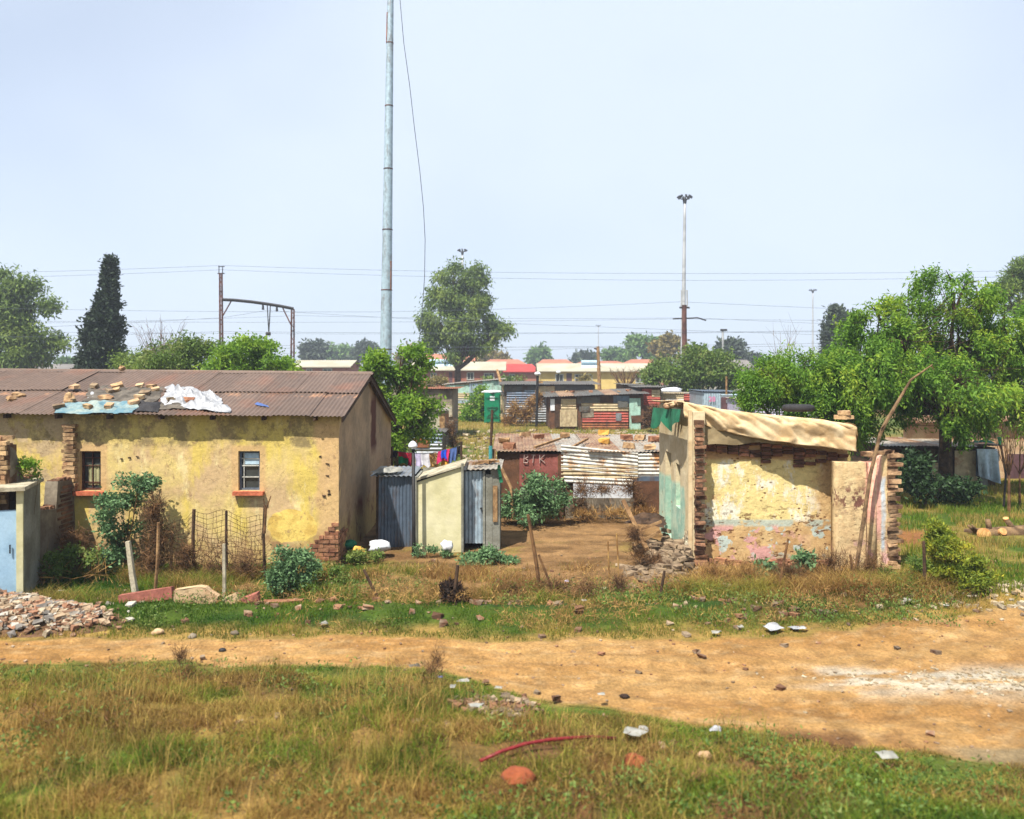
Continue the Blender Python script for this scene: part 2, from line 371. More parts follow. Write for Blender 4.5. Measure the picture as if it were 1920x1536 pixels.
g = m.thr(m.isl(), 0, 1, .78, 1.1); k = m.n('ShaderNodeCombineColor'); [m.set(k.inputs[i], g) for i in range(3)]
c = m.mix(1.0, H(150, 125, 108), k.outputs[0], 'MULTIPLY')
c = m.mix(m.thr(m.noise(.8, 5, .6, st=(1, .6, 1)), .52, .68, 0, .7), c, H(178, 124, 96))
c = m.mix(m.mul(m.rect(y, 17.35, 17.55, .05, m.wob(2, .25)), m.thr(m.noise(1.6, 5, .7, st=(1, .3, 1), off=(5, 0, 0)), .52, .58)), c, H(226, 172, 132))
c = m.mix(m.thr(m.noise(7, 7, .75, off=(3, 3, 3)), .64, .68, 0, .7), c, H(205, 160, 130))
m.col(m.var(c, .22, 5)); m.bump(m.noise(6, 3), .15, .02); M['roofiron'] = m.m
M['iron'] = corrmat('galvanised_iron', W(158, 164, 168), W(150, 100, 66), .6, .72, .4, .45)
M['ironblue'] = corrmat('dark_blue_grey_iron', W(112, 128, 146), W(96, 84, 76), .62, .75, .4, .4)
M['ironpale'] = corrmat('pale_blue_iron', W(184, 204, 216), W(150, 130, 110), .66, .8, .45, .3)
M['ironwhite'] = corrmat('white_rust_streaked_iron', W(232, 230, 218), W(196, 140, 82), .52, .62, .5, .15, 2.2)
M['ironred'] = corrmat('red_painted_iron', W(188, 88, 74), W(140, 72, 52), .55, .7, .6, .1)
M['ironrust'] = corrmat('rusted_iron', W(170, 106, 68), W(118, 70, 46), .45, .6, .75, .1)
M['irontan'] = corrmat('tan_rusty_iron', W(206, 186, 146), W(164, 112, 78), .56, .68, .65, .1, 2)
M['irondark'] = corrmat('dark_weathered_iron', W(104, 104, 98), W(88, 66, 48), .5, .65, .6, .2)
M['ironmint'] = corrmat('mint_painted_iron', W(178, 214, 196), W(150, 160, 140), .6, .7, .6, .05)
M['lilac'] = corrmat('lilac_painted_iron', W(204, 196, 220), W(170, 160, 180), .6, .7, .6, .05)
M['roofpatch'] = corrmat('patchy_shack_roof_iron', H(212, 176, 138), H(160, 108, 76), .45, .6, .6, .1, 1.6, .35)
M['roofwhite'] = corrmat('pale_shack_roof_iron', H(216, 206, 188), H(186, 140, 100), .55, .65, .55, .15, 1.6, .3)
M['wood'] = simple('weathered_timber', W(176, 140, 96), W(126, 94, 62), 5, .9, bump=.5)
M['wooddark'] = simple('dark_weathered_timber', W(88, 66, 48), W(60, 44, 32), 5, .92, bump=.5)
M['twig'] = simple('dry_twigs', W(134, 98, 62), W(86, 60, 38), 5, .95, bump=0, isl=.5)
M['straw'] = simple('straw_dry_brush', W(196, 156, 92), W(140, 100, 56), 3, .95, bump=0, isl=.5)
M['bark'] = simple('tree_bark', W(92, 72, 54), W(60, 46, 34), 6, .95, bump=.8)
M['log'] = simple('cut_log_bark', W(140, 112, 80), W(96, 74, 52), 6, .95, bump=.8)
M['logcut'] = simple('sawn_log_face', W(222, 172, 110), W(198, 140, 84), 9, .9)
M['steel'] = corrmat('galvanised_mast_steel', W(186, 208, 218), W(150, 108, 80), .72, .8, .45, .35, .8, 0)
M['mastwhite'] = simple('distant_mast_steel', W(204, 206, 206), None, 1, .6, .2, bump=0)
M['rustpost'] = simple('rusty_gantry_steel', W(120, 82, 72), W(78, 50, 46), 1.2, .8, .1, bump=.2)
M['dark'] = simple('dark_painted_steel', W(46, 44, 44), W(30, 28, 28), 4, .6, bump=0)
M['wire'] = simple('overhead_wire', W(96, 104, 116), None, 1, .6, bump=0)
M['wirerust'] = simple('rusty_fence_wire', W(88, 62, 44), None, 5, .9, bump=0)
M['white'] = simple('white_plastic', W(236, 238, 240), W(214, 218, 222), 4, .5, bump=.25, amt=.06)
M['whiteroof'] = simple('white_plastic_sheet', H(232, 234, 238), H(186, 188, 192), 5, .5, bump=.25, amt=.06)
M['litter'] = simple('pale_plastic_litter', H(208, 206, 194), H(170, 168, 156), 6, .6, bump=.2, amt=.1)
M['bluetarp'] = simple('faded_blue_tarp', H(190, 206, 196), H(122, 168, 184), 3.4, .6, bump=.3)
M['greyfelt'] = simple('grey_felt_sheet', H(142, 132, 118), H(104, 96, 86), 4, .9, bump=.6)
M['canvas'] = simple('tan_canvas_tarpaulin', W(228, 204, 162), W(200, 168, 122), 2.6, .85, bump=.5, bsc=9, amt=.12)
M['canvasgrey'] = simple('grey_underlay_cloth', W(176, 160, 122), W(146, 128, 94), 2, .9, bump=.5, bsc=9)
M['green'] = simple('green_shade_cloth', W(34, 120, 84), W(20, 92, 62), 3, .8, bump=.4)
M['toilet'] = simple('green_moulded_plastic', W(10, 134, 92), W(8, 116, 80), 2, .45, bump=0, amt=.06)
M['sill'] = simple('red_painted_sill', W(206, 116, 80), W(176, 92, 64), 6, .85)
M['framebrown'] = simple('brown_window_steel', W(92, 52, 36), W(66, 38, 28), 6, .7)
M['frameblue'] = simple('blue_grey_window_frame', W(108, 122, 140), W(86, 98, 112), 6, .7)
M['framewhite'] = simple('white_window_bars', W(206, 206, 196), W(180, 180, 168), 6, .7)
M['curtain'] = simple('greenish_curtain', W(190, 186, 140), W(150, 148, 108), 4, .9, bump=0)
M['panepale'] = simple('pale_blue_pane', W(196, 220, 232), W(176, 204, 220), 4, .3, bump=0)
m = Mat('dusty_glass', .12, 0, .6); m.col(m.mix(m.noise(5), (.02, .025, .03, 1), (.05, .055, .05, 1))); M['glass'] = m.m
M['door'] = simple('powder_blue_door', W(176, 208, 230), W(158, 192, 216), 2, .6, bump=.15, amt=.1)
M['doordark'] = simple('brown_door', W(104, 72, 74), W(84, 56, 58), 4, .8)
M['minthollow'] = simple('mint_paint_board', W(140, 188, 166), W(120, 168, 146), 3, .8)
M['tealdark'] = simple('dark_teal_door', W(88, 128, 110), W(64, 98, 86), 3, .8)
M['brickwhite'] = simple('limewashed_brick', W(226, 214, 184), W(170, 150, 120), 4, .9, isl=.3, bump=.5)
M['teal'] = simple('teal_plastic_pipe', W(80, 160, 160), None, 3, .6, bump=0)
M['redpanel'] = simple('faded_red_board', W(158, 92, 82), W(128, 74, 62), 2, .9)
M['brownboard'] = simple('brown_hardboard', W(112, 76, 52), W(84, 58, 40), 2, .9)
M['chalk'] = simple('chalk_lettering', W(196, 172, 160), None, 3, .9, bump=0)
M['pinkpaint'] = simple('pink_paint', W(236, 120, 170), None, 3, .9, bump=0)
M['hose'] = simple('red_hose', H(170, 50, 52), None, 3, .5, bump=0)
M['terracotta'] = simple('terracotta_lump', H(204, 112, 68), H(178, 92, 54), 6, .9, bump=.5)
M['redkerb'] = simple('faded_red_kerb', W(176, 108, 92), W(150, 90, 76), 4, .9, bump=.4)
M['pinkstone'] = simple('pinkish_broken_concrete', W(206, 176, 136), W(188, 148, 112), 3, .9, bump=.5)
M['yellow'] = simple('ochre_plastic', W(226, 176, 84), W(206, 150, 60), 6, .8)
M['rubber'] = simple('black_rubber', W(52, 50, 52), None, 6, .8)
M['char'] = simple('charred_brush', W(64, 44, 32), W(36, 26, 20), 9, .98, bump=.8)
M['rubble'] = simple('rubble_fragments', H(206, 180, 148), H(168, 120, 88), 2.5, .92, isl=.6, lo=.45, hi=.55, bump=.5)
m = Mat('mixed_brick_rubble', .92)
r = m.isl(); cr_ = m.n('ShaderNodeValToRGB'); cr_.color_ramp.interpolation = 'CONSTANT'
els = [(0, H(216, 186, 150)), (.22, H(200, 146, 112)), (.34, H(224, 204, 172)), (.52, H(164, 156, 146)), (.64, H(208, 160, 126)), (.76, H(236, 226, 208)), (.9, H(176, 136, 106))]
while len(cr_.color_ramp.elements) < len(els): cr_.color_ramp.elements.new(.5)
for e, (p, cc) in zip(cr_.color_ramp.elements, els): e.position = p; e.color = cc
m.set(cr_.inputs[0], r); m.col(m.var(cr_.outputs[0], .2, 14)); m.bump(m.noise(18, 4), .4, .02); M['mixrubble'] = m.m
M['lime'] = simple('pale_lime_rubble', H(232, 216, 184), H(206, 176, 130), 3, .95, isl=.3, bump=.5)
for nme, cc in dict(red=(196, 30, 60), dkred=(140, 20, 46), greencl=(24, 140, 84), lav=(216, 206, 236), whitecl=(238, 236, 240), blue=(90, 116, 176), navy=(40, 90, 220), pink=(222, 50, 110), orange=(232, 170, 60), black=(40, 34, 40)).items():
    M['c_'+nme] = simple('cloth_'+nme, W(*cc), None, 6, .9, bump=.2, amt=.1)
# foliage
M['lf_pepper'] = leafmat('pepper_tree_leaves', (.035, .10, .012, 1), (.20, .37, .035, 1), (.36, .42, .04, 1), .5, .9)
M['lf_bright'] = leafmat('bright_green_leaves', (.06, .14, .012, 1), (.21, .36, .03, 1), (.30, .40, .04, 1), .5)
M['lf_mid'] = leafmat('mid_green_leaves', (.045, .09, .015, 1), (.15, .23, .04, 1), (.20, .21, .06, 1))
M['lf_euc'] = leafmat('eucalyptus_leaves', (.055, .10, .022, 1), (.19, .27, .055, 1), (.28, .34, .06, 1), .42, .3)
M['lf_cyp'] = leafmat('cypress_foliage', (.008, .018, .008, 1), (.028, .048, .018, 1), None, .1)
M['lf_teal'] = leafmat('blue_green_leaves', (.04, .09, .035, 1), (.17, .29, .12, 1), None, .3)
M['lf_far'] = leafmat('far_tree_leaves', (.06, .12, .035, 1), (.17, .28, .075, 1), None, .3)
M['lf_fardk'] = leafmat('far_dark_leaves', (.03, .045, .03, 1), (.075, .10, .055, 1), None, .2)
M['lf_ochre'] = leafmat('ochre_autumn_leaves', (.13, .11, .03, 1), (.28, .22, .07, 1), None, .3)
M['lf_yel'] = leafmat('yellow_green_conifer', (.06, .11, .012, 1), (.22, .26, .02, 1), (.42, .36, .03, 1), .3, 2.2)
M['lf_dry'] = leafmat('dry_weed_stems', (.10, .065, .028, 1), (.30, .19, .075, 1), None, .2)
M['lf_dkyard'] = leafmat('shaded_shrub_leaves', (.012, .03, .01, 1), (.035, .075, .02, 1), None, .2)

# ------------------------------------------------------------------ ground
nearX = [-40, -10.5, -6.4, -3.1, -.73, .25, 1.73, 3.5, 5.0, 7.5, 12, 40]
nearY = [10.95, 10.9, 10.8, 10.65, 10.35, 9.75, 9.0, 8.35, 8.0, 7.6, 7.2, 6.8]
farX = [-40, -8, -3, .5, 2.7, 4.3, 6.2, 8.3, 12, 40]
farY = [11.75, 11.8, 11.9, 11.75, 11.8, 12.0, 12.6, 13.2, 14.0, 17]
def road_near(x): return np.interp(x, nearX, nearY)+.22*(vn(np.asarray(x)*1.6, 0*np.asarray(x), 3)-.5)
def road_far(x): return np.interp(x, farX, farY)+.25*(vn(np.asarray(x)*1.9, 0*np.asarray(x), 6)-.5)
def gz(x, y):
    x = np.asarray(x, float); y = np.asarray(y, float)
    z = .10*(fbm(x*.9, y*.9, 20)-.5)+.05*(fbm(x*3, y*3, 21, 3)-.5)
    onroad = sstep(road_near(x)-.25, road_near(x)+.15, y)*(1-sstep(road_far(x)-.1, road_far(x)+.3, y))
    z = z*(1-.75*onroad)
    tt = (y-road_near(x))/np.maximum(road_far(x)-road_near(x), .3); wv = .09*(fbm(x*.5, 0*x, 27)-.5)
    for q_, w_ in ((.27, .05), (.62, .045), (.80, .03)): z = z-.035*onroad*np.exp(-((tt-q_-wv)/w_)**2)*(.4+fbm(x*1.7, y*2, 28))
    z = z+onroad*.03*(fbm(x*5, y*9, 29, 3)-.5)
    z = z+.28*sstep(0, 2.2, road_near(x)-y)*(.4+.9*fbm(x*.7, y*.7, 23))*sstep(-30, -1, y)                  # railway-side bank
    z = z+.16*np.exp(-((y-(road_far(x)+1.15))/.42)**2)*(.4+fbm(x*1.3, y*1.3, 24))*sstep(14, 9, x)          # verge hump
    z = z+.22*np.exp(-((x-9.0)/1.2)**2-((y-13.9)/.5)**2)
    z = z*sstep(400, 60, y)
    return z
def zf(x, y): return float(gz(x, y))
cG = dict(road=H(206, 155, 90), road2=H(224, 176, 110), grass=H(96, 122, 38), deep=H(58, 92, 26), olive=H(166, 146, 72), straw=H(206, 168, 92),
          yard=H(172, 132, 86), yard2=H(190, 148, 98), brown=H(132, 98, 58), lime=H(240, 226, 200), tar=H(176, 152, 112), field=H(184, 158, 84), darkyard=H(96, 84, 44))
cG = {k_: np.array(v_[:3]) for k_, v_ in cG.items()}
def zones(x, y):
    """returns (n,3) surface colour and (n,) grass density"""
    x = np.asarray(x, float); y = np.asarray(y, float)
    a = fbm(x*.8, y*.8, 31)[:, None]; b = fbm(x*2.2, y*2.2, 33)[:, None]; d = fbm(x*.45+y*.15, y*1.6, 35)[:, None]
    def mixc(t, p, q): return p*(1-t)+q*t
    S_ = lambda lo, hi, v: sstep(lo, hi, v)
    col = mixc(S_(.4, .62, a), cG['field'], cG['olive'])*np.ones((len(x), 1)); den = .35*np.ones(len(x))
    rf = road_far(x); rn = road_near(x)
    # yard behind the verge
    Y = y[:, None]; X = x[:, None]
    yard = mixc(S_(.4, .6, b), cG['yard'], cG['yard2']); yard = mixc(S_(.52, .66, fbm(x*1.3, y*3.1, 47)[:, None])*.75, yard, cG['brown']); yard = mixc(S_(.56, .68, fbm(x*1.9, y*2.4, 48)[:, None])*(1-S_(17.5, 19, Y))*.7, yard, cG['olive'])
    t = S_(13.6, 14.2, Y+.5*(b-.5))*(1-S_(25.5, 27, Y+2*(a-.5))); col = mixc(t, col, yard); den = den*(1-t[:, 0]*.93)
    t = (1-S_(-3.2, -1.0, X))*S_(13.4, 14, Y)*(1-S_(16.3, 16.6, Y))*S_(.34, .5, a); col = mixc(t, col, cG['grass']); den = den+t[:, 0]*.6
    t = (1-S_(-6.6, -6.0, X))*S_(13.2, 13.6, Y)*(1-S_(15.0, 15.4, Y)); col = mixc(t, col, cG['deep']*1.1); den = den+t[:, 0]*1.1
    t = S_(7.4, 8.0, X+.4*(b-.5))*S_(13.6, 14.3, Y)*(1-S_(27, 29, Y)); col = mixc(t, col, mixc(S_(.35, .6, a), cG['grass'], cG['olive'])); den = den+t[:, 0]*.8
    t = S_(8.0, 8.8, X)*(1-S_(10.2, 11.2, X))*S_(21.6, 22.0, Y)*0; 
    t = S_(8.2, 8.4, X)*(1-S_(9.9, 10.4, X))*S_(17.9, 18.2, Y)*(1-S_(19.4, 19.9, Y)); col = mixc(t*.8, col, H(190, 122, 78)[:3]); den = den*(1-t[:, 0]*.8)
    # verge
    v = (Y-rf[:, None]+.35*(b-.5))
    vg = S_(0, .12, v)*(1-S_(1.9, 2.5, v+.7*(a-.5)))
    vc = mixc(S_(.05, .75, v+.5*(b-.5)), cG['straw'], mixc(S_(.42, .62, d), cG['grass']*.85, cG['deep']))
    vc = mixc(S_(3.2, 4.5, X)*(1-S_(7.6, 8.6, X))*S_(.5, .8, v)*S_(.3, .45, b), vc, cG['brown']*1.25)
    col = mixc(vg, col, vc); den = den*(1-vg[:, 0])+vg[:, 0]*1.15
    # road
    rd = mixc(S_(.35, .65, d), cG['road'], cG['road2'])
    tt = ((y-rn)/np.maximum(rf-rn, .3))[:, None]; wv = (.09*(fbm(x*.5, 0*x, 27)-.5))[:, None]
    for q_, w_ in ((.27, .05), (.62, .045), (.80, .03)): rd = mixc(.45*np.exp(-((tt-q_-wv)/w_)**2)*S_(.3, .5, b), rd, H(178, 128, 74)[:3])
    rd = mixc(S_(.55, .7, fbm(x*3, y*7, 49)[:, None])*.5, rd, H(186, 138, 84)[:3]); rd = mixc(S_(.6, .7, fbm(x*6, y*11, 50)[:, None])*.5, rd, H(234, 196, 140)[:3])
    t = S_(0, .16, Y-rn[:, None]+.3*(b-.5))*(1-S_(-.12, .06, Y-rf[:, None]+.25*(b-.5))); col = mixc(t, col, rd); den = den*(1-t[:, 0]*.995)
    roadm = t[:, 0]
    lx = S_(3.2, 4.6, X)*(1-S_(9, 10, X)); lt = lx*np.exp(-((Y-(10.25-.04*(X-5)+.3*(b-.5)))/.45)**2)*S_(.36, .56, fbm(x*1.1, y*5, 38)[:, None]); col = mixc(np.clip(lt*1.3, 0, 1), col, cG['lime'])
    tr = S_(4.3, 4.8, X)*(1-S_(8.35, 8.5, Y))*t; col = mixc(tr, col, cG['tar'])
    # foreground bank
    fg = 1-S_(-.05, .15, Y-rn[:, None]+.3*(b-.5))
    fc = mixc(S_(.42, .6, a), cG['grass']*.95, cG['olive']*.95); fc = mixc(S_(.5, .62, b), fc, cG['straw']*.8)
    fc = mixc(S_(.5, .64, d)*.75, fc, cG['brown']*1.1); fc = mixc((1-S_(.25, 1.1, rn[:, None]-Y))*.75, fc, cG['grass']*1.15)
    fc = mixc((1-S_(-1.5, .5, X))*(1-S_(9.4, 10.2, Y))*.5*S_(.35, .55, b), fc, cG['straw']); fc = mixc(S_(-.3, .8, X)*(1-S_(4.5, 6, X))*(1-S_(8.2, 8.8, Y))*.7*S_(.3, .5, a), fc, cG['grass']*1.1)
    col = mixc(fg, col, fc); den = den*(1-fg[:, 0])+fg[:, 0]*1.3
    pat = S_(-.6, .2, X)*(1-S_(3.4, 5, X))*(1-S_(8.6, 9.0, Y))*S_(.46, .58, b); col = mixc(pat, col, H(140, 100, 62)[:3]); den = den*(1-.6*pat[:, 0])
    t = S_(26, 30, Y)*(1-S_(60, 75, Y)); t2 = S_(.44, .58, fbm(x*.35, y*.2, 44)[:, None]); col = mixc(t*t2, col, H(112, 132, 56)[:3])
    t = S_(70, 95, Y); col = mixc(t, col, H(150, 140, 96)[:3])
    return col, np.clip(den, 0, 1.5)
def axis(lo, hi, st, far0, far1, g=1.12):
    v = list(np.arange(lo, hi+st, st)); d = st; p = v[-1]
    while p < far1: d *= g; p += d; v.append(p)
    d = st; p = lo; L = []
    while p > far0: d *= g; p -= d; L.append(p)
    return np.array(L[::-1]+v)
xs = axis(-12, 12, .11, -2500, 2500); ys = axis(6, 20, .11, -300, 3500)
XX, YY = np.meshgrid(xs, ys); V = np.stack([XX.ravel(), YY.ravel(), gz(XX.ravel(), YY.ravel())], 1)
nx, ny = len(xs), len(ys); ii = (np.arange(ny-1)[:, None]*nx+np.arange(nx-1)[None, :]).ravel()
Fc = np.stack([ii, ii+1, ii+nx+1, ii+nx], 1)
gc, _ = zones(V[:, 0], V[:, 1])
g_o = np_mesh('ground', V, Fc, M['ground'], col=gc); tag(g_o, kind='structure')
g_o.data.polygons.foreach_set('use_smooth', [True]*len(Fc))
# the road: its own sheet just above the ground
rx = np.arange(-30, 24, .12); rt = np.linspace(0, 1, 44)
RN, RF = road_near(rx)+.02, road_far(rx)-.02
RX = np.repeat(rx[None, :], len(rt), 0); RY = RN[None, :]*(1-rt[:, None])+RF[None, :]*rt[:, None]
RX2, RY2 = RX.ravel(), RY.ravel(); V = np.stack([RX2, RY2, gz(RX2, RY2)+.006], 1)
nx = len(rx); ii = (np.arange(len(rt)-1)[:, None]*nx+np.arange(nx-1)[None, :]).ravel(); Fc = np.stack([ii, ii+1, ii+nx+1, ii+nx], 1)
rc_, _ = zones(RX2, RY2)
r_o = np_mesh('dirt_road', V, Fc, M['ground'], col=rc_); tag(r_o, kind='structure')
r_o.data.polygons.foreach_set('use_smooth', [True]*len(Fc))

def blades(n, x0, x1, y0, y1, hmin, hmax, wd, palette, seed, dens=lambda x, y: zones(x, y)[1], lean=.5, tall=None, bright=1.45):
    g = np.random.default_rng(seed); x = g.uniform(x0, x1, n); y = g.uniform(y0, y1, n)
    cl = fbm(x*2.6, y*2.6, seed, 3); keep = g.random(n) < dens(x, y)*sstep(.32, .58, cl)*1.1
    x, y = x[keep], y[keep]; n = len(x); z = gz(x, y)
    h = g.uniform(hmin, hmax, n)*(.5+.9*fbm(x*1.4, y*1.4, seed+2))
    if tall is not None: h *= tall(x, y)
    an = g.uniform(0, 6.28, n); ln = g.uniform(0, lean, n)*h; w2 = wd*g.uniform(.6, 1.4, n); sa = g.uniform(0, 6.28, n)
    b = np.stack([x, y, z-.01], 1); s_ = np.stack([np.cos(sa), np.sin(sa), 0*sa], 1)*w2[:, None]/2
    d = np.stack([np.cos(an)*ln, np.sin(an)*ln, 0*an], 1); up = np.stack([0*x, 0*x, h], 1)
    V = np.empty((n, 5, 3)); V[:, 0] = b-s_; V[:, 1] = b+s_; mid = b+up*.6+d*.4; V[:, 2] = mid+s_*.7; V[:, 3] = mid-s_*.7; V[:, 4] = b+up*.95+d*1.2
    k = np.arange(n)[:, None]*5; Fc = np.concatenate([k+[0, 1, 2], k+[0, 2, 3], k+[3, 2, 4]], 1).reshape(-1, 3)
    base, _ = zones(x, y); pal = np.array(palette); pk = pal[np.clip((((fbm(x*.9, y*1.7, seed+9)-.3)/.4+g.normal(0, .16, n))*len(pal)).astype(int), 0, len(pal)-1)]
    t = g.uniform(.35, .95, n)[:, None]; c = base*(1-t)*1.0+pk*t; c = np.clip(c*g.uniform(.7, 1.35, n)[:, None]*bright, 0, .85)
    return V.reshape(-1, 3), Fc, np.repeat(c, 5, 0)
gG, gD, gS, gO = H(122, 156, 44)[:3], H(66, 112, 32)[:3], H(216, 182, 104)[:3], H(172, 164, 70)[:3]
gB = H(150, 114, 62)[:3]
# foreground grass
V, Fc, cc = blades(480000, -8.5, 8.5, 6.0, 11.2, .04, .15, .009, [gD, gG, gG, gG, gO, gO, gS, gS, gB], 51, lean=1.4, bright=1.55, tall=lambda x, y: .45+.55*sstep(0, .8, road_near(x)-y))
tag(np_mesh('foreground_grass', V, Fc, M['blade'], col=cc), 'green and straw coloured grass on the bank in front of the dirt road', 'grass', kind='stuff')
def b2(x, y): return sstep(.5, .66, fbm(x*.9+9, y*1.3, 79))*sstep(13.0, 13.6, y)*sstep(16.2, 15.4, y)*sstep(-10, -8.5, x)*sstep(3, 2, x)*.9
V, Fc, cc = blades(110000, -10, 3.6, 12.8, 16.3, .08, .32, .008, [gB, H(176, 130, 74)[:3], gS, gO, gG], 69, dens=b2, lean=1.5)
tag(np_mesh('yard_weeds', V, Fc, M['blade'], col=cc), 'patches of dry brown and green weeds in the bare yard of the yellow house', 'weeds', kind='stuff')
def wdens(x, y): return (1-sstep(-.25, .05, y-road_near(x)))*sstep(.42, .62, fbm(x*.8+5, y*.8, 77))*(.45+.55*(1-sstep(-1, 1.5, x)))*.75
V, Fc, cc = blades(80000, -8.5, 8.5, 6.0, 10.3, .15, .38, .006, [gS, gB, gS, H(160, 116, 64)[:3], gO], 57, dens=wdens, lean=.8, bright=1.55)
tag(np_mesh('dry_weeds', V, Fc, M['blade'], col=cc), 'tall brown dry weeds rising out of the foreground grass', 'weeds', kind='stuff')
V, Fc, cc = blades(260000, -12, 12, 11.6, 16.6, .025, .085, .010, [gD, gD, gG, gG, gO, gS], 61)
tag(np_mesh('verge_grass', V, Fc, M['blade'], col=cc), 'low green grass along the far side of the dirt road', 'grass', kind='stuff')
V, Fc, cc = blades(120000, 7.2, 22, 13.6, 28, .08, .22, .016, [gG, gG, gO, gS], 63)
tag(np_mesh('yard_grass', V, Fc, M['blade'], col=cc), 'green grass of the yard behind the fallen log', 'grass', kind='stuff')
V, Fc, cc = blades(90000, -12, 16, 26, 60, .08, .3, .03, [gG, gO, gS, gS, gO], 65)
tag(np_mesh('field_grass', V, Fc, M['blade'], col=cc), 'dry olive grass on the open ground between the shacks', 'grass', kind='stuff')
def brow(x, y): return np.exp(-((y-14.3)/.55)**2)*sstep(2.4, 3.4, x)*sstep(8.2, 7.2, x)*1.3
V, Fc, cc = blades(90000, 2, 8.5, 12.8, 16, .10, .34, .009, [gB, H(190, 142, 80)[:3], gS, gS, H(110, 76, 42)[:3], gO], 67, dens=brow, lean=1.7, bright=1.6)
tag(np_mesh('dry_brush', V, Fc, M['blade'], col=cc), 'tangled brown dry brush in front of the roofless ruin', 'brush', kind='stuff')

# ------------------------------------------------------------------ wall builder
def slab_wall(mb, A, B, th, top, holes=(), du=.15, dz=.15, disp=.012, seed=0, z0=-.1, back=True):
    A = Vector((A[0], A[1], 0)); B = Vector((B[0], B[1], 0)); L = (B-A).length; d = (B-A)/L; n = Vector((d.y, -d.x, 0))
    us = set(np.round(np.linspace(0, L, max(2, int(L/du)+1)), 4)); tm = max(top(u) for u in np.linspace(0, L, 40))
    zs = set(np.round(np.linspace(z0, tm+.02, max(2, int((tm-z0)/dz)+1)), 4))
    for h in holes:
        us |= {h[0], h[1]}; zs |= {h[2], h[3]}
        us = {u for u in us if not (h[0] < u < h[1])}; zs = {q for q in zs if not min(abs(q-h[2]), abs(q-h[3])) < .03 or q in (h[2], h[3])}
    us = sorted(us); zs = sorted(zs)
    def inh(u, q): return any(h[0] < u < h[1] and h[2] < q < h[3] for h in holes)
    def pt(u, q, b):
        q = min(q, top(u)); p = A+d*u
        e = disp*2*(float(fbm(u*2.3+seed, q*2.3, seed, 3))-.5) if not b else 0
        return (p.x+n.x*e-n.x*(th if b else 0), p.y+n.y*e-n.y*(th if b else 0), q)
    nu = len(us); o = len(mb.v)
    for b in (0, 1):
        for q in zs:
            for u in us: mb.v.append(pt(u, q, b))
    ob = o+nu*len(zs)
    def face(*f): mb.f.append(f); mb.m.append(mb.mi)
    for j in range(len(zs)-1):
        for i in range(nu-1):
            um, qm = (us[i]+us[i+1])/2, (zs[j]+zs[j+1])/2
            if inh(um, qm): continue
            a = o+j*nu+i
            if zs[j] >= max(top(us[i]), top(us[i+1])): continue
            face(a, a+1, a+nu+1, a+nu)
            if back: a += ob-o; face(a, a+nu, a+nu+1, a+1)
    J = len(zs)-1
    for i in range(nu-1):
        a, b_ = o+J*nu+i, ob+J*nu+i; face(a, a+1, b_+1, b_)
    for j in range(J):
        for i in (0, nu-1):
            a, b_ = o+j*nu+i, ob+j*nu+i; face(*((a, a+nu, b_+nu, b_) if i == 0 else (a, b_, b_+nu, a+nu)))
    for h in holes:
        f = [Vector(pt(u, q, 0)) for u, q in ((h[0], h[2]), (h[1], h[2]), (h[1], h[3]), (h[0], h[3]))]
        bk = [Vector(pt(u, q, 1)) for u, q in ((h[0], h[2]), (h[1], h[2]), (h[1], h[3]), (h[0], h[3]))]
        for i in range(4): mb.quad(f[i], f[(i+1) % 4], bk[(i+1) % 4], bk[i])
def bricks(mb, A, d, n, rows, z0=0, bl=.22, bh=.072, gap=.014, prot=.02, depth=.1, jit=.006, skip=.04):
    """rows(z)->(u0,u1) or None; courses of single bricks along d, facing n"""
    A = Vector(A); d = Vector(d).normalized(); n = Vector(n).normalized(); z = z0; j = 0
    R = Matrix((d, -n, Vector((0, 0, 1)))).transposed()
    while True:
        rr = rows(z+bh/2)
        if rr is None: break
        u = math.floor(rr[0]/(bl+gap))*(bl+gap)+(j % 2)*(bl+gap)/2-(bl+gap)/2
        while u < rr[1]:
            a, b = max(u, rr[0]), min(u+bl, rr[1])
            if b-a > .04 and rnd.random() > skip:
                p = A+d*((a+b)/2)+n*(prot-depth/2+rnd.uniform(-.012, .012)); p.z = z+bh/2
                mb.box(p, (b-a, depth, bh), M=R, jit=jit)
            u += bl+gap
        z += bh+gap; j += 1

# ================================================================== LEFT HOUSE
HX0, HX1, HY0, HY1 = -12.6, -3.53, 16.3, 23.3
house = thing('farm_cottage', 'long yellow plastered house with a brown corrugated iron roof', 'house', (-8, 19.8, 0))
def eave(x): return 3.0+(-3.5-x)*.0085
win = []
for p0, p1 in ((150, 189), (447, 487)):
    win.append((round(PX(p0, HY0)-HX0, 3), round(PX(p1, HY0)-HX0, 3), PZ(920, HY0), PZ(846, HY0)))
mb = MB()
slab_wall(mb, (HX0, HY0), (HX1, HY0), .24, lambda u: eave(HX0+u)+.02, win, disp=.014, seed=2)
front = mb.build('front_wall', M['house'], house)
mb = MB()
def gab(u):
    Y = HY0+u; return (3.0+(Y-16.3)*.255) if Y < 19.3 else (3.77-(Y-19.3)*.33)
slab_wall(mb, (HX1+.003, HY0+.003), (HX1+.003, HY1), .24, gab, disp=.015, seed=5, du=.2, dz=.2)
mb.build('gable_wall', M['gable'], house)
mb = MB(); slab_wall(mb, (HX1-.25, HY1), (HX0, HY1), .24, lambda u: 2.4, du=.6, dz=.6); slab_wall(mb, (HX0, HY1-.25), (HX0, HY0+.25), .24, lambda u: 2.4, du=.6, dz=.6)
mb.build('rear_wall', M['gable'], house)
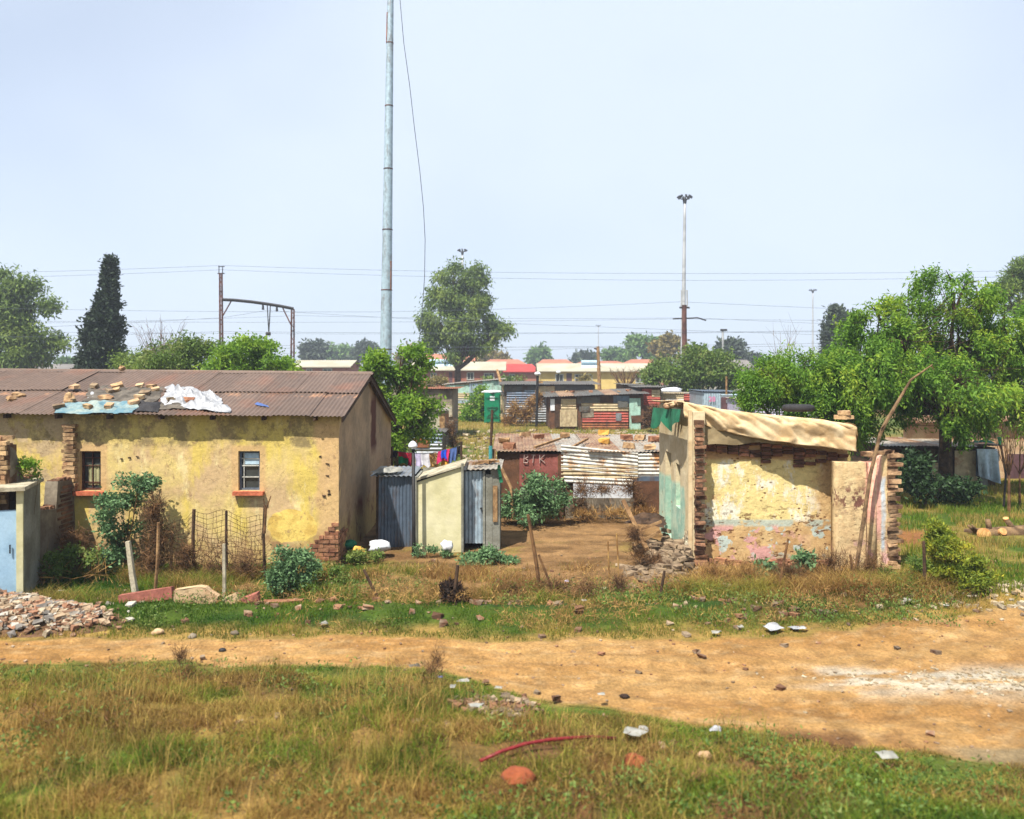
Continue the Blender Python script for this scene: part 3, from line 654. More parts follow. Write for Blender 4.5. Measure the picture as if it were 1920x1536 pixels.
# roof sheets
rl, rr_ = HX0-.25, -3.37
def roofz(x, Y): return (3.02+(-3.4-x)*.0085+(Y-16.05)*.2565) if Y <= 19.3 else (3.854+(-3.4-x)*.0085-(Y-19.3)*.33)
mb = MB(); ns = 13; sw = (rr_-rl)/ns
for i in range(ns):
    a, b = rl+sw*i-.03, rl+sw*(i+1)+(.03 if i < ns-1 else 0)
    o1 = .012*(i % 2)+rnd.uniform(0, .008)
    for (Ya, Yb, o2) in ((16.05, 17.75, 0), (17.62, 19.3, .022)):
        ja = rnd.uniform(-.03, .03) if Ya < 16.5 else rnd.uniform(-.02, .02)
        mb.corr((a, Ya+ja, roofz(a, Ya)+o1+o2), (b, Ya+ja, roofz(b, Ya)+o1+o2), (b, Yb, roofz(b, Yb)+o1+o2), (a, Yb, roofz(a, Yb)+o1+o2), sw/.085, .011, 2)
    mb.corr((a, 23.6, roofz(a, 23.6)+o1), (b, 23.6, roofz(b, 23.6)+o1), (b, 19.3, roofz(b, 19.3)+o1), (a, 19.3, roofz(a, 19.3)+o1), sw/.085, .011, 2)
roof = mb.build('roof', M['roofiron'], house, smooth=True)
mb = MB()
for sgn in (-1, 1):
    for i in range(5):
        a = rl+(rr_-rl)*i/5; b = rl+(rr_-rl)*(i+1)/5+.03; y2 = 19.3+sgn*.16; q = .035+.006*(i % 2)
        mb.quad((a, 19.3, roofz(a, 19.3)+q), (b, 19.3, roofz(b, 19.3)+q), (b, y2, roofz(b, y2)+q-.005), (a, y2, roofz(a, y2)+q-.005))
mb.tube([(rl, 19.3, roofz(rl, 19.3)+.03), (rr_, 19.3, roofz(rr_, 19.3)+.03)], .03, 8)
mb.build('ridge_cap', M['roofiron'], roof)
mb = MB()
for x_ in np.arange(HX0+.3, HX1, 1.04):
    mb.box((x_, 16.2, eave(x_)-.03), (.05, .2, .08))
mb.box(((HX0+HX1)/2, 16.36, 2.99), (HX1-HX0, .05, .05), M=Matrix.Rotation(.0085, 3, 'Y'))
mb.build('rafter_ends', M['wooddark'], house)
mb = MB()   # barge boards under the gable verge
for (Ya, Yb) in ((16.1, 19.3), (19.3, 23.55)):
    A, B = Vector((-3.42, Ya, roofz(-3.4, Ya)-.08)), Vector((-3.42, Yb, roofz(-3.4, Yb)-.08)); dd = B-A
    mb.box((A+B)/2, (.03, dd.length, .11), M=Matrix.Rotation(math.atan2(dd.z, dd.y), 3, 'X'))
mb.build('barge_board', M['wooddark'], house)
for i, (u0, u1, z0, z1) in enumerate(win):
    a, b = HX0+u0, HX0+u1; fm = (M['framebrown'], M['frameblue'])[i]; Yw = HY0+.1
    f = MB()
    for x_ in (a+.02, b-.02): f.box((x_, Yw, (z0+z1)/2), (.04, .05, z1-z0))
    for q in (z0+.02, z1-.02): f.box(((a+b)/2, Yw, q), (b-a-.08, .05, .04))
    wo = f.build('window', fm, house); wo['label'] = ('brown framed window with a curtain', 'blue grey window with pale upper panes')[i]
    f = MB(); bars = ((.2, .62, .82), (.33, .62, .8))[i]
    for t in bars: f.box(((a+b)/2, Yw-.005, z0+(z1-z0)*t), (b-a-.08, .03, .022 if i else .016))
    f.box(((a+b)/2-(.0 if i == 0 else .13), Yw-.003, (z0+z1)/2+(.0 if i == 0 else 0)), (.014, .026, z1-z0-.08))
    f.build('glazing_bars', (M['framebrown'], M['framewhite'])[i], wo)
    f = MB(); f.quad((a+.04, Yw+.02, z0+.04), (b-.04, Yw+.02, z0+.04), (b-.04, Yw+.02, z1-.04), (a+.04, Yw+.02, z1-.04)); f.build('pane', M['glass'], wo)
    f = MB(); zt = z0+(z1-z0)*(.64)
    if i: f.box(((a+b)/2+.02, Yw+.005, (zt+z1)/2-.02), (b-a-.12, .01, z1-zt-.06)); f.build('painted_pane', M['panepale'], wo)
    else:
        f.grid(lambda u, v: (a+.12+u*(b-a-.2), Yw+.008+.01*math.sin(u*19), z0+.1+v*(zt-z0-.1)), 16, 2); f.build('curtain', M['curtain'], wo)
    f = MB(); f.box(((a+b)/2+.01, HY0-.03, z0-.045), (b-a+.18, .2, .075), jit=.004); sl_ = f.build('sill', M['sill'], wo)
# exposed bricks at the right corner and low on the front
mb = MB()
def r1(z):
    if z > .84: return None
    k = (.58-.5*max(0, z-.25)/.6)*1.0
    return (9.07-k-rnd.uniform(0, .12), 9.07)
bricks(mb, (HX0, HY0, 0), (1, 0, 0), (0, -1, 0), r1, z0=.0, prot=.028)
bricks(mb, (HX1, HY0, 0), (0, 1, 0), (1, 0, 0), lambda z: (0, .35+.5*rnd.random()) if z < .7 else None, prot=.025)
mb.build('exposed_brickwork', M['brick'], house)
mb = MB()
for j in range(16):      # toothed brick quoin where the broken wall joined
    z_ = 1.55+j*.085; k = .2+.06*(j % 2)+rnd.uniform(-.03, .03)
    mb.box((-8.98+.02*rnd.random(), HY0-.06, z_), (k, .14, .07), jit=.008)
mb.build('brick_toothing', M['brickpale'], house)
# low dark holes in render
for i in range(6):
    mb = MB(); mb.box((-3.8+rnd.uniform(-.1, .1), HY0-.012, 2.2-i*.15-rnd.uniform(0, .12)*i), (rnd.uniform(.03, .07), .02, .03), jit=.014); mb.build('render_hole', M['wooddark'], house)
for i in range(3):
    mb = MB(); mb.box((-7.95+i*.16, HY0-.012, 2.15+.02*i), (.05, .02, .02), jit=.01); mb.build('render_hole', M['wooddark'], house)

def on_roof(px, py, off=0):
    m_ = (px-CX)/F; k = (py-HY)/F       # z=4-kY, x=mY, z=3.02+(-3.4-x)*.0085+(Y-16.05)*.2565
    Y = (4-3.02+3.4*.0085+16.05*.2565)/(.2565+k-m_*.0085); return Vector((m_*Y, Y, CAMZ-k*Y+off))
def rsheet(name, q, nu, nv, amp, mat, label, cat, edge=.06, grp=None, off=.03):
    mb = MB(); mb.crumple(*[on_roof(*p) for p in q], nu, nv, amp, edge, off); return tag(mb.build(name, mat, smooth=True), label, cat, grp)
rsheet('plastic_sheet', [(308, 764), (430, 777), (404, 742), (316, 725)], 60, 40, .15, M['whiteroof'], 'crumpled bright white plastic sheet, rightmost of the covers on the brown roof', 'plastic sheet', .07)
rsheet('plastic_sheet', [(385, 772), (432, 776), (430, 762), (396, 766)], 16, 8, .06, M['whiteroof'], 'narrow white plastic tail trailing down to the eave of the brown roof', 'plastic sheet', .04)
rsheet('tarpaulin', [(104, 777), (252, 779), (262, 756), (118, 758)], 44, 14, .08, M['bluetarp'], 'faded pale blue tarpaulin held down by bricks along the house eave', 'tarpaulin', .05)
rsheet('roofing_felt', [(158, 757), (292, 760), (308, 728), (172, 726)], 40, 20, .07, M['greyfelt'], 'grey felt sheet weighed down by bricks near the middle of the roof', 'roofing felt', .06)
rsheet('plastic_bag', [(164, 748), (190, 755), (196, 744), (170, 738)], 12, 8, .06, M['whiteroof'], 'small white plastic bag between the grey felt and the blue tarpaulin', 'plastic bag', .03)
rsheet('plastic_sheet', [(256, 775), (300, 776), (300, 757), (262, 757)], 16, 12, .08, M['rubber'], 'small black and grey plastic sheet between blue tarpaulin and white sheet', 'plastic sheet', .04)
rsheet('rag', [(300, 770), (346, 771), (345, 752), (308, 750)], 16, 10, .05, M['greyfelt'], 'grey rag lying under the edge of the bright white plastic', 'rag', .04)
rsheet('rag', [(478, 761), (505, 767), (502, 763), (482, 757)], 12, 6, .03, M['c_blue'], 'small blue rag lying alone on the brown roof', 'rag', .02)
bkl = ['brick on bare iron left of the grey felt, upper left', 'brick on the upper left corner of the grey felt', 'brick topmost on the grey felt edge, left of centre', 'brick topmost on the right part of the grey felt', 'brick on the middle left of the grey felt', 'brick at the upper right corner of the grey felt', 'brick just below the upper right corner of the grey felt', 'brick near the right edge of the grey felt, middle height', 'brick near the centre of the grey felt', 'brick on the lower right corner of the grey felt', 'brick at the far left end of the blue tarpaulin', 'brick on the blue tarpaulin, second from its left end', 'brick on the blue tarpaulin near its middle', 'brick on the grey rag left of the bright white plastic', 'orange brick on the lower edge of the bright white plastic', 'brick between the grey felt and the blue tarpaulin', 'brick leaning beside the tall stone on the blue tarpaulin']
bk = [(140, 734), (176, 732), (220, 731), (262, 731), (205, 742), (285, 733), (292, 738), (272, 745), (218, 739), (262, 753), (110, 770), (165, 770), (205, 770), (318, 757), (354, 759), (250, 763), (135, 757)]
for i, (a, b) in enumerate(bk):
    mb = MB(); p = on_roof(a, b, .10); s_ = rnd.uniform(.85, 1.2)
    mb.box(p, (.20*s_*rnd.uniform(.7, 1.1), .12*s_, .07), M=Matrix.Rotation(.25+rnd.uniform(-.3, .3), 3, 'X')@Matrix.Rotation(rnd.uniform(-.9, .9), 3, 'Z'), jit=.018)
    tag(mb.build('loose_brick', M[['brick', 'pinkstone', 'rubblegrey', 'brickpale'][0 if i == 14 else 1+i % 3]]), 'pale '+bkl[i] if i != 14 else bkl[i], 'brick', 'loose bricks on the covers')
for nm, a, b, r_, lb in (('stone', 129, 757, (.13, .1, .16), 'tall grey stone standing on the left end of the blue tarpaulin'), ('stone', 200, 752, (.16, .1, .09), 'wide flat stone on the grey felt near the white bag'), ('stone', 22, 752, (.1, .1, .08), 'brown stone lowest of the pair at the far left of the roof'), ('stone', 34, 745, (.14, .1, .06), 'flat grey stone upper of the pair at the far left of the roof'), ('stone', 229, 696.5, (.08, .08, .06), 'small pale stone resting on the roof ridge')):
    mb = MB(); p = on_roof(a, b, .05); 
    if b < 700: p = Vector((PX(229, 19.3), 19.3, roofz(-9, 19.3)+.09))
    mb.lump(p, r_, 9, .3); tag(mb.build(nm, M['brickpale']), lb, 'stone')

# ================================================================== broken wall beside the house
ruin_w = thing('broken_wall', 'stepped broken brick wall running out from the left end of the yellow house', 'wall', (-8.9, 15.2, 0))
pf = [(0, 2.6), (.12, 2.55), (.35, 2.1), (.4, 1.98), (.78, 1.93), (.82, 1.32), (1.42, 1.25), (1.46, 1.78), (2.05, 1.72), (2.1, 1.7)]
mb = MB(); slab_wall(mb, (-8.9, 14.2), (-8.9, 16.28), .24, lambda u: float(np.interp(u, [p[0] for p in pf], [p[1] for p in pf])), du=.06, dz=.12, disp=.02, seed=9)
mb.build('render', M['cement'], ruin_w)
mb = MB()
for j in range(22):
    z_ = .1+j*.085
    for (ya, yb) in ((15.66, 16.28),):
        if z_ < 1.68: mb.box((-8.895, (ya+yb)/2+rnd.uniform(-.05, .05), z_), (.015, .55+rnd.uniform(-.2, .05), .05), jit=.006)
for (ya, yb, zt) in ((14.22, 14.3, 2.6), (15.05, 15.6, 1.27), (15.68, 16.28, 1.74), (14.65, 14.95, 1.95)):
    y_ = ya
    while y_ < yb:
        mb.box((-9.02, y_+.05, zt+.02), (.2, .1, .08), jit=.015); y_ += .13
mb.build('brick_courses', M['brickquoin'], ruin_w)
mb = MB(); slab_wall(mb, (-10.2, 14.17), (-8.91, 14.17), .22, lambda u: 2.72-.12*(1 if u > 1.1 else 0)-.03*math.sin(u*9), du=.08, dz=.1, disp=.02, seed=12)
mb.build('front_return', M['mortar'], ruin_w)
mb = MB(); bricks(mb, (-10.2, 14.15, 0), (1, 0, 0), (0, -1, 0), lambda z: (0, 1.28+rnd.uniform(-.05, .03)) if z < 2.72 else None, z0=1.6, prot=.03)
for i in range(9): mb.box((-10.1+i*.14, 14.25, 2.75+rnd.uniform(-.02, .03)), (.2, .12, .08), rz=rnd.uniform(-.4, .4), jit=.015)
mb.build('return_bricks', M['brickpale'], ruin_w)

# ================================================================== outhouse builder
def rotz(o, a): o.rotation_euler = (0, 0, a)
loo = thing('outhouse', 'concrete outhouse with a powder blue door beside the rubble heap', 'outhouse', (-8.48, 13.9, 0))
lx, ly = -8.48, 13.9; wz = 1.88; WW = 1.15; DD = 1.05
mb = MB(); mb.box((lx-.03, ly+DD/2, wz/2-.05), (.06, DD, wz+.1)); mb.box((lx-WW+.03, ly+DD/2, wz/2-.05), (.06, DD, wz+.1)); mb.box((lx-WW/2, ly+DD-.03, wz/2-.05), (WW-.122, .06, wz+.1))
mb.build('wall_panels', M['greyconc'], loo)
mb = MB(); mb.box((lx-.05, ly-.03, wz/2-.05), (.1, .07, wz+.1), jit=.004); mb.box((lx-WW+.05, ly-.03, wz/2-.05), (.1, .07, wz+.1)); mb.build('door_frame', M['cream'], loo)
mb = MB(); mb.box((lx-WW/2, ly+DD/2-.05, wz+.035), (WW+.1, DD+.2, .07), jit=.005); mb.build('roof_slab', M['concrete'], loo)
mb = MB(); mb.box((lx-WW/2, ly+.0, .77), (WW-.22, .035, 1.54))
for t in (.3, .62): mb.box((lx-WW+.1+t*(WW-.2), ly-.024, .77), (.03, .012, 1.5))
d_ = mb.build('door', M['door'], loo)
mb = MB(); mb.tube([(lx-.2, ly-.05, .95), (lx-.2, ly-.05, .8)], .012); mb.build('handle', M['dark'], d_)
rotz(loo, math.radians(17))

# rubble heap by the outhouse
hp = thing('rubble_heap', 'heap of broken bricks and concrete in front of the blue doored outhouse', 'rubble heap', (-9.0, 12.9, 0))
def heapz(x, y): return .30*math.exp(-((x+9.1)/1.7)**4-((y-12.7)/.55)**2)+.12*math.exp(-((x+7.0)/.8)**2-((y-12.45)/.4)**2)
mb = MB(); mb.grid(lambda u, v: (-12+u*6.2, 11.7+v*2.2, heapz(-12+u*6.2, 11.7+v*2.2)-.03+zf(-12+u*6.2, 11.7+v*2.2)), 60, 24); mb.build('mound', M['mortar'], hp)
mb = MB()
for i in range(3600):
    x_ = rnd.uniform(-11.8, -5.9); y_ = 12.6+rnd.gauss(0, .38); h_ = heapz(x_, y_)
    if h_ < .05 and rnd.random() > .16: continue
    if x_ > -6.5 and rnd.random() > .35: continue
    s_ = rnd.uniform(.025, .085)
    mb.box((x_, y_, h_+zf(x_, y_)+rnd.uniform(-.01, .035)), (s_*rnd.uniform(.8, 1.9), s_, s_*rnd.uniform(.4, .8)), M=Matrix.Rotation(rnd.uniform(0, 3), 3, 'Z')@Matrix.Rotation(rnd.uniform(-.6, .6), 3, 'X'), jit=s_*.28)
tag(mb.build('fragments', M['mixrubble'], hp), kind='stuff')

# ================================================================== sheds in the middle
# tall cream outhouse with iron lean-to
co = thing('outhouse', 'cream concrete outhouse with a sloping top behind the globe lamp post', 'outhouse', (PX(823, 17.4), 17.4, 0))
Yc = 17.4; A0, A1 = PX(781, Yc), PX(865, Yc)
mb = MB(); slab_wall(mb, (A0, Yc), (A1, Yc), .07, lambda u: PZ(905, Yc)+(PZ(876, Yc)-PZ(905, Yc))*u/(A1-A0), disp=.004, seed=4)
mb.build('side_panel', M['cream'], co)
mb = MB()
for x_ in (A0-.02, A1+.025): mb.box((x_, Yc-.01, .95 if x_ > A0 else .8), (.05, .09, 1.95 if x_ > A0 else 1.68))
mb.build('corner_post', M['greyconc'], co)
mb = MB(); za, zb = PZ(902, Yc), PZ(873, Yc); mb.add([(A0-.05, Yc-.05, za), (A1+.08, Yc-.05, zb), (A1+.08, Yc+1.1, zb), (A0-.05, Yc+1.1, za), (A0-.05, Yc-.05, za+.04), (A1+.08, Yc-.05, zb+.04), (A1+.08, Yc+1.1, zb+.04), (A0-.05, Yc+1.1, za+.04)], [(0, 3, 2, 1), (4, 5, 6, 7), (0, 1, 5, 4), (1, 2, 6, 5), (2, 3, 7, 6), (3, 0, 4, 7)])
mb.build('roof_slab', M['concrete'], co)
mb = MB(); mb.box((A0+.0, Yc+.55, .8), (.05, 1.0, 1.66)); mb.box((A1, Yc+.55, .92), (.05, 1.0, 1.88)); mb.box(((A0+A1)/2, Yc+1.05, .85), (A1-A0-.06, .05, 1.7)); mb.build('wall_panels', M['greyconc'], co)
# iron shed at left
ir = thing('iron_shed', 'dark blue grey corrugated iron shed between the house gable and cream outhouse', 'shed', (PX(740, 17.9), 17.9, 0))
Yi = 17.9; a, b = PX(709, Yi), PX(778, Yi); zt = PZ(893, Yi)
mb = MB(); mb.corr((a, Yi, -.05), (b-.22, Yi, -.05), (b-.22, Yi, zt), (a+.02, Yi, zt-.01), 8, .012, 2); mb.corr((b-.24, Yi-.02, -.05), (b, Yi-.02, -.05), (b, Yi-.02, zt-.02), (b-.24, Yi-.02, zt-.02), 3, .01, 2)
mb.build('front_sheets', M['ironblue'], ir, smooth=True)
mb = MB(); mb.box((a-.02, Yi+.02, .8), (.05, .05, 1.6)); mb.build('corner_post', M['wooddark'], ir)
mb = MB(); mb.corr((a-.16, Yi+1.5, zt+.04), (b, Yi+1.5, zt+.04), (b, Yi-.12, zt+.02), (a-.16, Yi-.12, zt+.02), 9, .012, 2); mb.build('roof_sheet', M['iron'], ir)
mb = MB(); mb.box((b, Yi+.75, .78), (.03, 1.45, 1.56)); mb.box(((a+b)/2, Yi+1.46, .78), (b-a-.04, .03, 1.56)); mb.build('rear_sheets', M['irondark'], ir)
mb = MB(); mb.crumple((a-.15, Yi, zt+.06), (a+.5, Yi-.05, zt+.06), (a+.45, Yi+.6, zt+.06), (a-.1, Yi+.6, zt+.06), 14, 10, .12, .05, .02)
tag(mb.build('plastic_sheet', M['litter'], smooth=True), 'crumpled whitish plastic on top of the dark blue grey iron shed', 'plastic sheet')
# right outhouse with galvanised door
ro = thing('outhouse', 'grey outhouse with a galvanised iron door right of the cream outhouse', 'outhouse', (PX(903, 17.7), 17.7, 0))
Yr = 17.7; a, b, c_ = PX(870, Yr), PX(905, Yr), PX(935, Yr-.15); zt = PZ(882, Yr)
mb = MB(); mb.corr((a, Yr, .12), (b, Yr, .12), (b, Yr, zt-.02), (a, Yr, zt-.02), 5, .012, 2); dr = mb.build('door', M['ironpale'], ro, smooth=True)
mb = MB(); mb.box((b-.03, Yr-.03, .9), (.05, .03, .03)); mb.build('latch', M['dark'], dr)
mb = MB(); mb.box((b+.03, Yr-.01, zt/2), (.05, .06, zt)); mb.box((b+.14, Yr+.0, zt/2-.04), (.14, .05, zt-.1)); mb.box((c_-.08, Yr+.02, zt/2), (.2, .06, zt+.06), rz=.12); mb.box((c_+.01, Yr+.5, zt/2), (.05, .9, zt+.02)); mb.box((a-.02, Yr+.5, zt/2), (.05, .9, zt)); mb.box(((a+c_)/2, Yr+.96, zt/2), (c_-a, .05, zt))
mb.build('wall_panels', M['greyconc'], ro)
mb = MB(); mb.box((c_-.08, Yr-.035, 1.0), (.1, .02, .8), rz=.12); mb.build('timber_patch', M['wood'], ro)
mb = MB(); mb.corr((a-.05, Yr+1.1, zt+.1), (c_+.1, Yr+1.1, zt+.12), (c_+.06, Yr-.12, zt+.05), (a-.05, Yr-.12, zt+.02), 8, .012, 2); mb.build('roof_sheet', M['roofwhite'], ro)
mb = MB()
for i in range(5): mb.box((a+.3+i*.09, Yr+.1+rnd.uniform(0, .5), zt+.14), (.22, .1, .05), rz=rnd.uniform(-.6, .6), jit=.02)
tag(mb.build('scrap_boards', M['wood']), 'broken brown board scraps lying on the grey outhouse roof', 'scrap wood')
mb = MB(); mb.crumple(P(935, 905, 17.6), P(942, 905, 17.6), P(940, 872, 17.55), P(936, 872, 17.55), 6, 12, .02, .02, .01); tag(mb.build('rag', M['green']), 'bright green rag hanging from the corner of the grey outhouse', 'rag')

# globe lamp post
lp = thing('garden_lamp', 'short black lamp post with a white globe in front of the iron shed', 'lamp post', (PX(775, 17.1), 17.1, 0))
mb = MB(); mb.tube([(PX(776, 17.1), 17.1, -.05), (PX(776, 17.1), 17.1, .4), (PX(775, 17.1), 17.1, PZ(842, 17.1))], [.05, .04, .035], 12); mb.build('post', M['dark'], lp, smooth=True)
mb = MB(); c0 = Vector((PX(774, 17.1), 17.1, PZ(840, 17.1))); mb.tube([c0, c0+Vector((0, 0, .02)), c0+Vector((0, 0, .05)), c0+Vector((0, 0, .09)), c0+Vector((0, 0, .13)), c0+Vector((0, 0, .15))], [.07, .10, .10, .085, .05, .015], 16); mb.build('globe', M['white'], lp, smooth=True)

# ================================================================== laundry line
Yl = 21.5
ll = thing('washing_line', 'washing line strung between two stakes behind the sheds', 'washing line', (PX(800, Yl), Yl, 0))
def lz(px): return PZ(845+6*math.sin((px-735)/125*math.pi)-8*max(0, (px-800)/60), Yl)
mb = MB(); mb.tube([(PX(p_, Yl), Yl, lz(p_)) for p_ in range(735, 866, 10)], .006, 4); mb.build('line', M['wire'], ll)
for p_ in (735, 865):
    mb = MB(); mb.tube([(PX(p_, Yl), Yl, -.05), (PX(p_, Yl), Yl, lz(p_)+.1)], .03, 6); mb.build('stake', M['wooddark'], ll)
for (p0, p1, dp, mt, lb) in ((733, 745, 14, 'black', 'black cloth at the left end of the washing line'), (746, 772, 10, 'red', 'dark red towel on the washing line'), (748, 768, 24, 'greencl', 'green shirt on the washing line behind the lamp post'), (764, 773, 26, 'dkred', 'maroon garment hanging by the lamp post'), (778, 792, 28, 'lav', 'pale lavender shirt on the washing line'), (790, 806, 24, 'whitecl', 'white shirt in the middle of the washing line'), (820, 842, 22, 'pink', 'bright pink cloth near the right of the washing line'), (828, 838, 16, 'navy', 'blue square cloth overlapping the pink one'), (842, 855, 28, 'blue', 'blue grey checked cloth on the washing line'), (826, 848, 30, 'orange', 'yellow orange cloth hanging low on the washing line'), (856, 866, 18, 'black', 'black garment at the right end of the washing line')):
    mb = MB(); sd = rnd.random()*9; k_ = {'navy': -.03, 'pink': -.02, 'greencl': .03, 'orange': .03, 'dkred': -.02}.get(mt, 0)
    mb.grid(lambda u, v: (PX(p0+(p1-p0)*u, Yl)+.02*math.sin(v*3+sd), Yl+k_+.03*math.sin(u*9+sd)*v, lz(p0+(p1-p0)*u)+.01-v*dp/F*Yl*(1+.12*math.sin(u*5+sd))), 10, 6)
    tag(mb.build('laundry', M['c_'+mt], smooth=True), lb, 'laundry', 'clothes drying on the washing line')

# ================================================================== shack builder
def panel(mb, p0, y0, p1, y1, Y, kind, wl=.09, amp=.012, skew=0):
    A, B, C, D = P(p0, y1, Y), P(p1, y1+skew, Y), P(p1, y0+skew, Y), P(p0, y0, Y)
    if kind == 'v': mb.corr(A, B, C, D, (B-A).length/wl, amp, 1)
    elif kind == 'h': mb.corr(D, A, B, C, (D-A).length/wl, amp, 3)
    else:
        mb.box((A+C)/2, (abs(B.x-A.x), .02, abs(D.z-A.z)), jit=.004)
def shack(label, p0, p1, ytl, ytr, Y, depth, panels, roofm, wallm, name='shack', wl=.1, zback=0, junk=0, roofov=.15, rp=None, gap_seed=0, patch=True):
    x0, x1 = PX(p0, Y), PX(p1, Y); zl, zr = PZ(ytl, Y), PZ(ytr, Y)
    t = thing(name, label, 'shack', ((x0+x1)/2, Y+depth/2, 0))
    mb = MB(); slab_wall(mb, (x0, Y+.05), (x1, Y+.05), .05, lambda u: zl+(zr-zl)*u/(x1-x0)-.03, disp=.01, seed=gap_seed, du=.4, dz=.4)
    slab_wall(mb, (x1, Y+.1), (x1, Y+depth), .05, lambda u: zr-.03+zback*u/depth, du=.5, dz=.5); slab_wall(mb, (x0, Y+depth), (x0, Y+.1), .05, lambda u: zl-.03+zback*(1-u/depth), du=.5, dz=.5); slab_wall(mb, (x1, Y+depth+.05), (x0, Y+depth+.05), .05, lambda u: zr+(zl-zr)*u/(x1-x0)-.03+zback, du=.5, dz=.5)
    mb.build('walls', M[wallm], t)
    for i, pn in enumerate(panels):
        q0, a0, q1, a1, kd, mt = pn[:6]; nm = pn[6] if len(pn) > 6 else 'wall_sheet'; sk = pn[7] if len(pn) > 7 else 0
        mb = MB(); panel(mb, q0, a0, q1, a1, Y-.01-.016*(i % 3)-(.02 if kd != 'flat' else 0), kd, wl, wl*.12, sk); mb.build(nm, M[mt], t, smooth=kd != 'flat')
    for i in range(int((x1-x0)*(.9 if Y > 30 else .5)) if patch else 0):       # small odd patches nailed over the sheets
        q = rnd.uniform(p0+4, p1-8); w0 = rnd.uniform(.3, .9)/Y*F; h0 = rnd.uniform(.2, .55)/Y*F; yt_ = rnd.uniform(ytl+3, 690+CAMZ*F/Y-h0-4)
        mb = MB(); c = P(q+w0/2, yt_+h0/2, Y-.085-.02*(i % 3)); mb.box(c, (min(w0, p1-q-2)/F*Y, .015, h0/F*Y), M=Matrix.Rotation(rnd.uniform(-.08, .08), 3, 'Y'), jit=.01); mb.build('patch', M[rnd.choice(['irontan', 'iron', 'irondark', 'ironrust', 'wood', 'cement', 'brownboard'])], t)
    if roofm:
        n = max(2, int((x1-x0)/.8)); w_ = (x1-x0+2*roofov)/n; rm = rp or [roofm]
        for i in range(n):
            a = x0-roofov+w_*i; b = a+w_+.05; ja = rnd.uniform(-.1, .08)
            def rz(x): return zl+(zr-zl)*(x-x0)/(x1-x0)+.03+.01*(i % 2)+rnd.uniform(0, .02)
            mb = MB(); za, zb = rz(a), rz(b)
            mb.corr((a, Y-roofov+ja, za), (b, Y-roofov+ja+.04, zb), (b, Y+depth+.15, zb+zback), (a, Y+depth+.15, za+zback), (b-a)/wl, wl*.12, 3)
            mb.build('roof_sheet', M[rm[i % len(rm)]], t, smooth=True)
    for i, x_ in enumerate(sorted(rnd.uniform(x0, x1) for _ in range(junk))):
        y_ = Y+rnd.uniform(.1, depth*.7); zz = zl+(zr-zl)*(x_-x0)/(x1-x0)+zback*(y_-Y)/depth+.1
        mb = MB(); s_ = rnd.uniform(.1, .22); mb.box((x_, y_, zz+.02), (s_*1.4, s_, s_*.6), rz=rnd.uniform(0, 3), jit=.03)
        tag(mb.build('loose_brick', M[rnd.choice(['brick', 'brickpale', 'wood'])]), nth(i, junk)+' block on the roof of the '+label.split(' with')[0], 'brick', 'weights on '+label.split(' with')[0])
    return t

# middle shack with BIK board
Ym = 21.3
sk = shack('low patched shack with a chalked red board and white corrugated sheets', 932, 1330, 848, 850, Ym, 4.0,
  [(934, 848, 976, 975, 'flat', 'brownboard'), (974, 852, 1046, 912, 'flat', 'redpanel', 'red_board'), (1046, 850, 1056, 975, 'flat', 'brownboard'), (976, 912, 1046, 972, 'flat', 'irondark'),
   (1052, 834, 1196, 880, 'h', 'ironwhite', 'wall_sheet', 15), (1058, 893, 1186, 905, 'h', 'ironwhite', 'wall_sheet', 6), (1196, 850, 1330, 893, 'h', 'ironwhite'), (1052, 872, 1196, 896, 'h', 'irontan'),
   (1075, 903, 1186, 934, 'flat', 'white'), (1186, 893, 1330, 903, 'flat', 'ironblue'), (1190, 902, 1330, 975, 'flat', 'brownboard'), (1060, 934, 1188, 972, 'flat', 'cement')],
  'roofpatch', 'brownboard', patch=False, junk=0, roofov=.12, zback=.12, rp=['roofpatch', 'roofpatch', 'roofwhite', 'roofpatch', 'roofwhite', 'roofwhite'])
bd = [o for o in sk.children if o.name.startswith('red_board')][0]
def text(txt, px, py, Y, size, mat, parent, name='lettering', rot=0):
    cu = bpy.data.curves.new(name, 'FONT'); cu.body = txt; cu.size = size; cu.extrude = .003; cu.align_x = 'CENTER'; cu.align_y = 'CENTER'; cu.offset = size*.01
    tmp = bpy.data.objects.new('tmp', cu); COL.objects.link(tmp); dg = bpy.context.evaluated_depsgraph_get(); me = bpy.data.meshes.new_from_object(tmp.evaluated_get(dg)); bpy.data.objects.remove(tmp)
    p = P(px, py, Y); r = parent
    while r.parent: r = r.parent
    me.transform(Matrix.Translation(p-r.location)@Matrix.Rotation(math.pi/2, 4, 'X')@Matrix.Rotation(rot, 4, 'Z')); me.materials.clear(); me.materials.append(mat)
    o = bpy.data.objects.new(name, me); COL.objects.link(o); o.parent = parent; return o
for strokes in ([[(982, 868), (983, 853), (988, 853), (990, 857), (984, 860), (990, 863), (989, 868), (982, 868)]], [[(999, 868), (1000, 853)], [(996, 853), (1004, 853.5)]], [[(1012, 869), (1012, 853)], [(1021, 853), (1013, 861), (1022, 868)]]):
    mb = MB()
    for st_k in strokes: mb.tube([P(a, b, Ym-.072) for a, b in st_k], .011, 4)
    mb.build('letter', M['chalk'], bd)
jl = ['wooden block at the far left', 'red brick near the left front corner', 'pale brick by the long plank', 'upper ochre block', 'lower ochre block', 'red brick right of the ochre blocks', 'pale brick at the middle right', 'red brick farthest right', 'pale brick on the front edge at the right', 'pale brick on the front edge right of centre', 'red brick behind the long plank', 'wooden block left of the short plank']
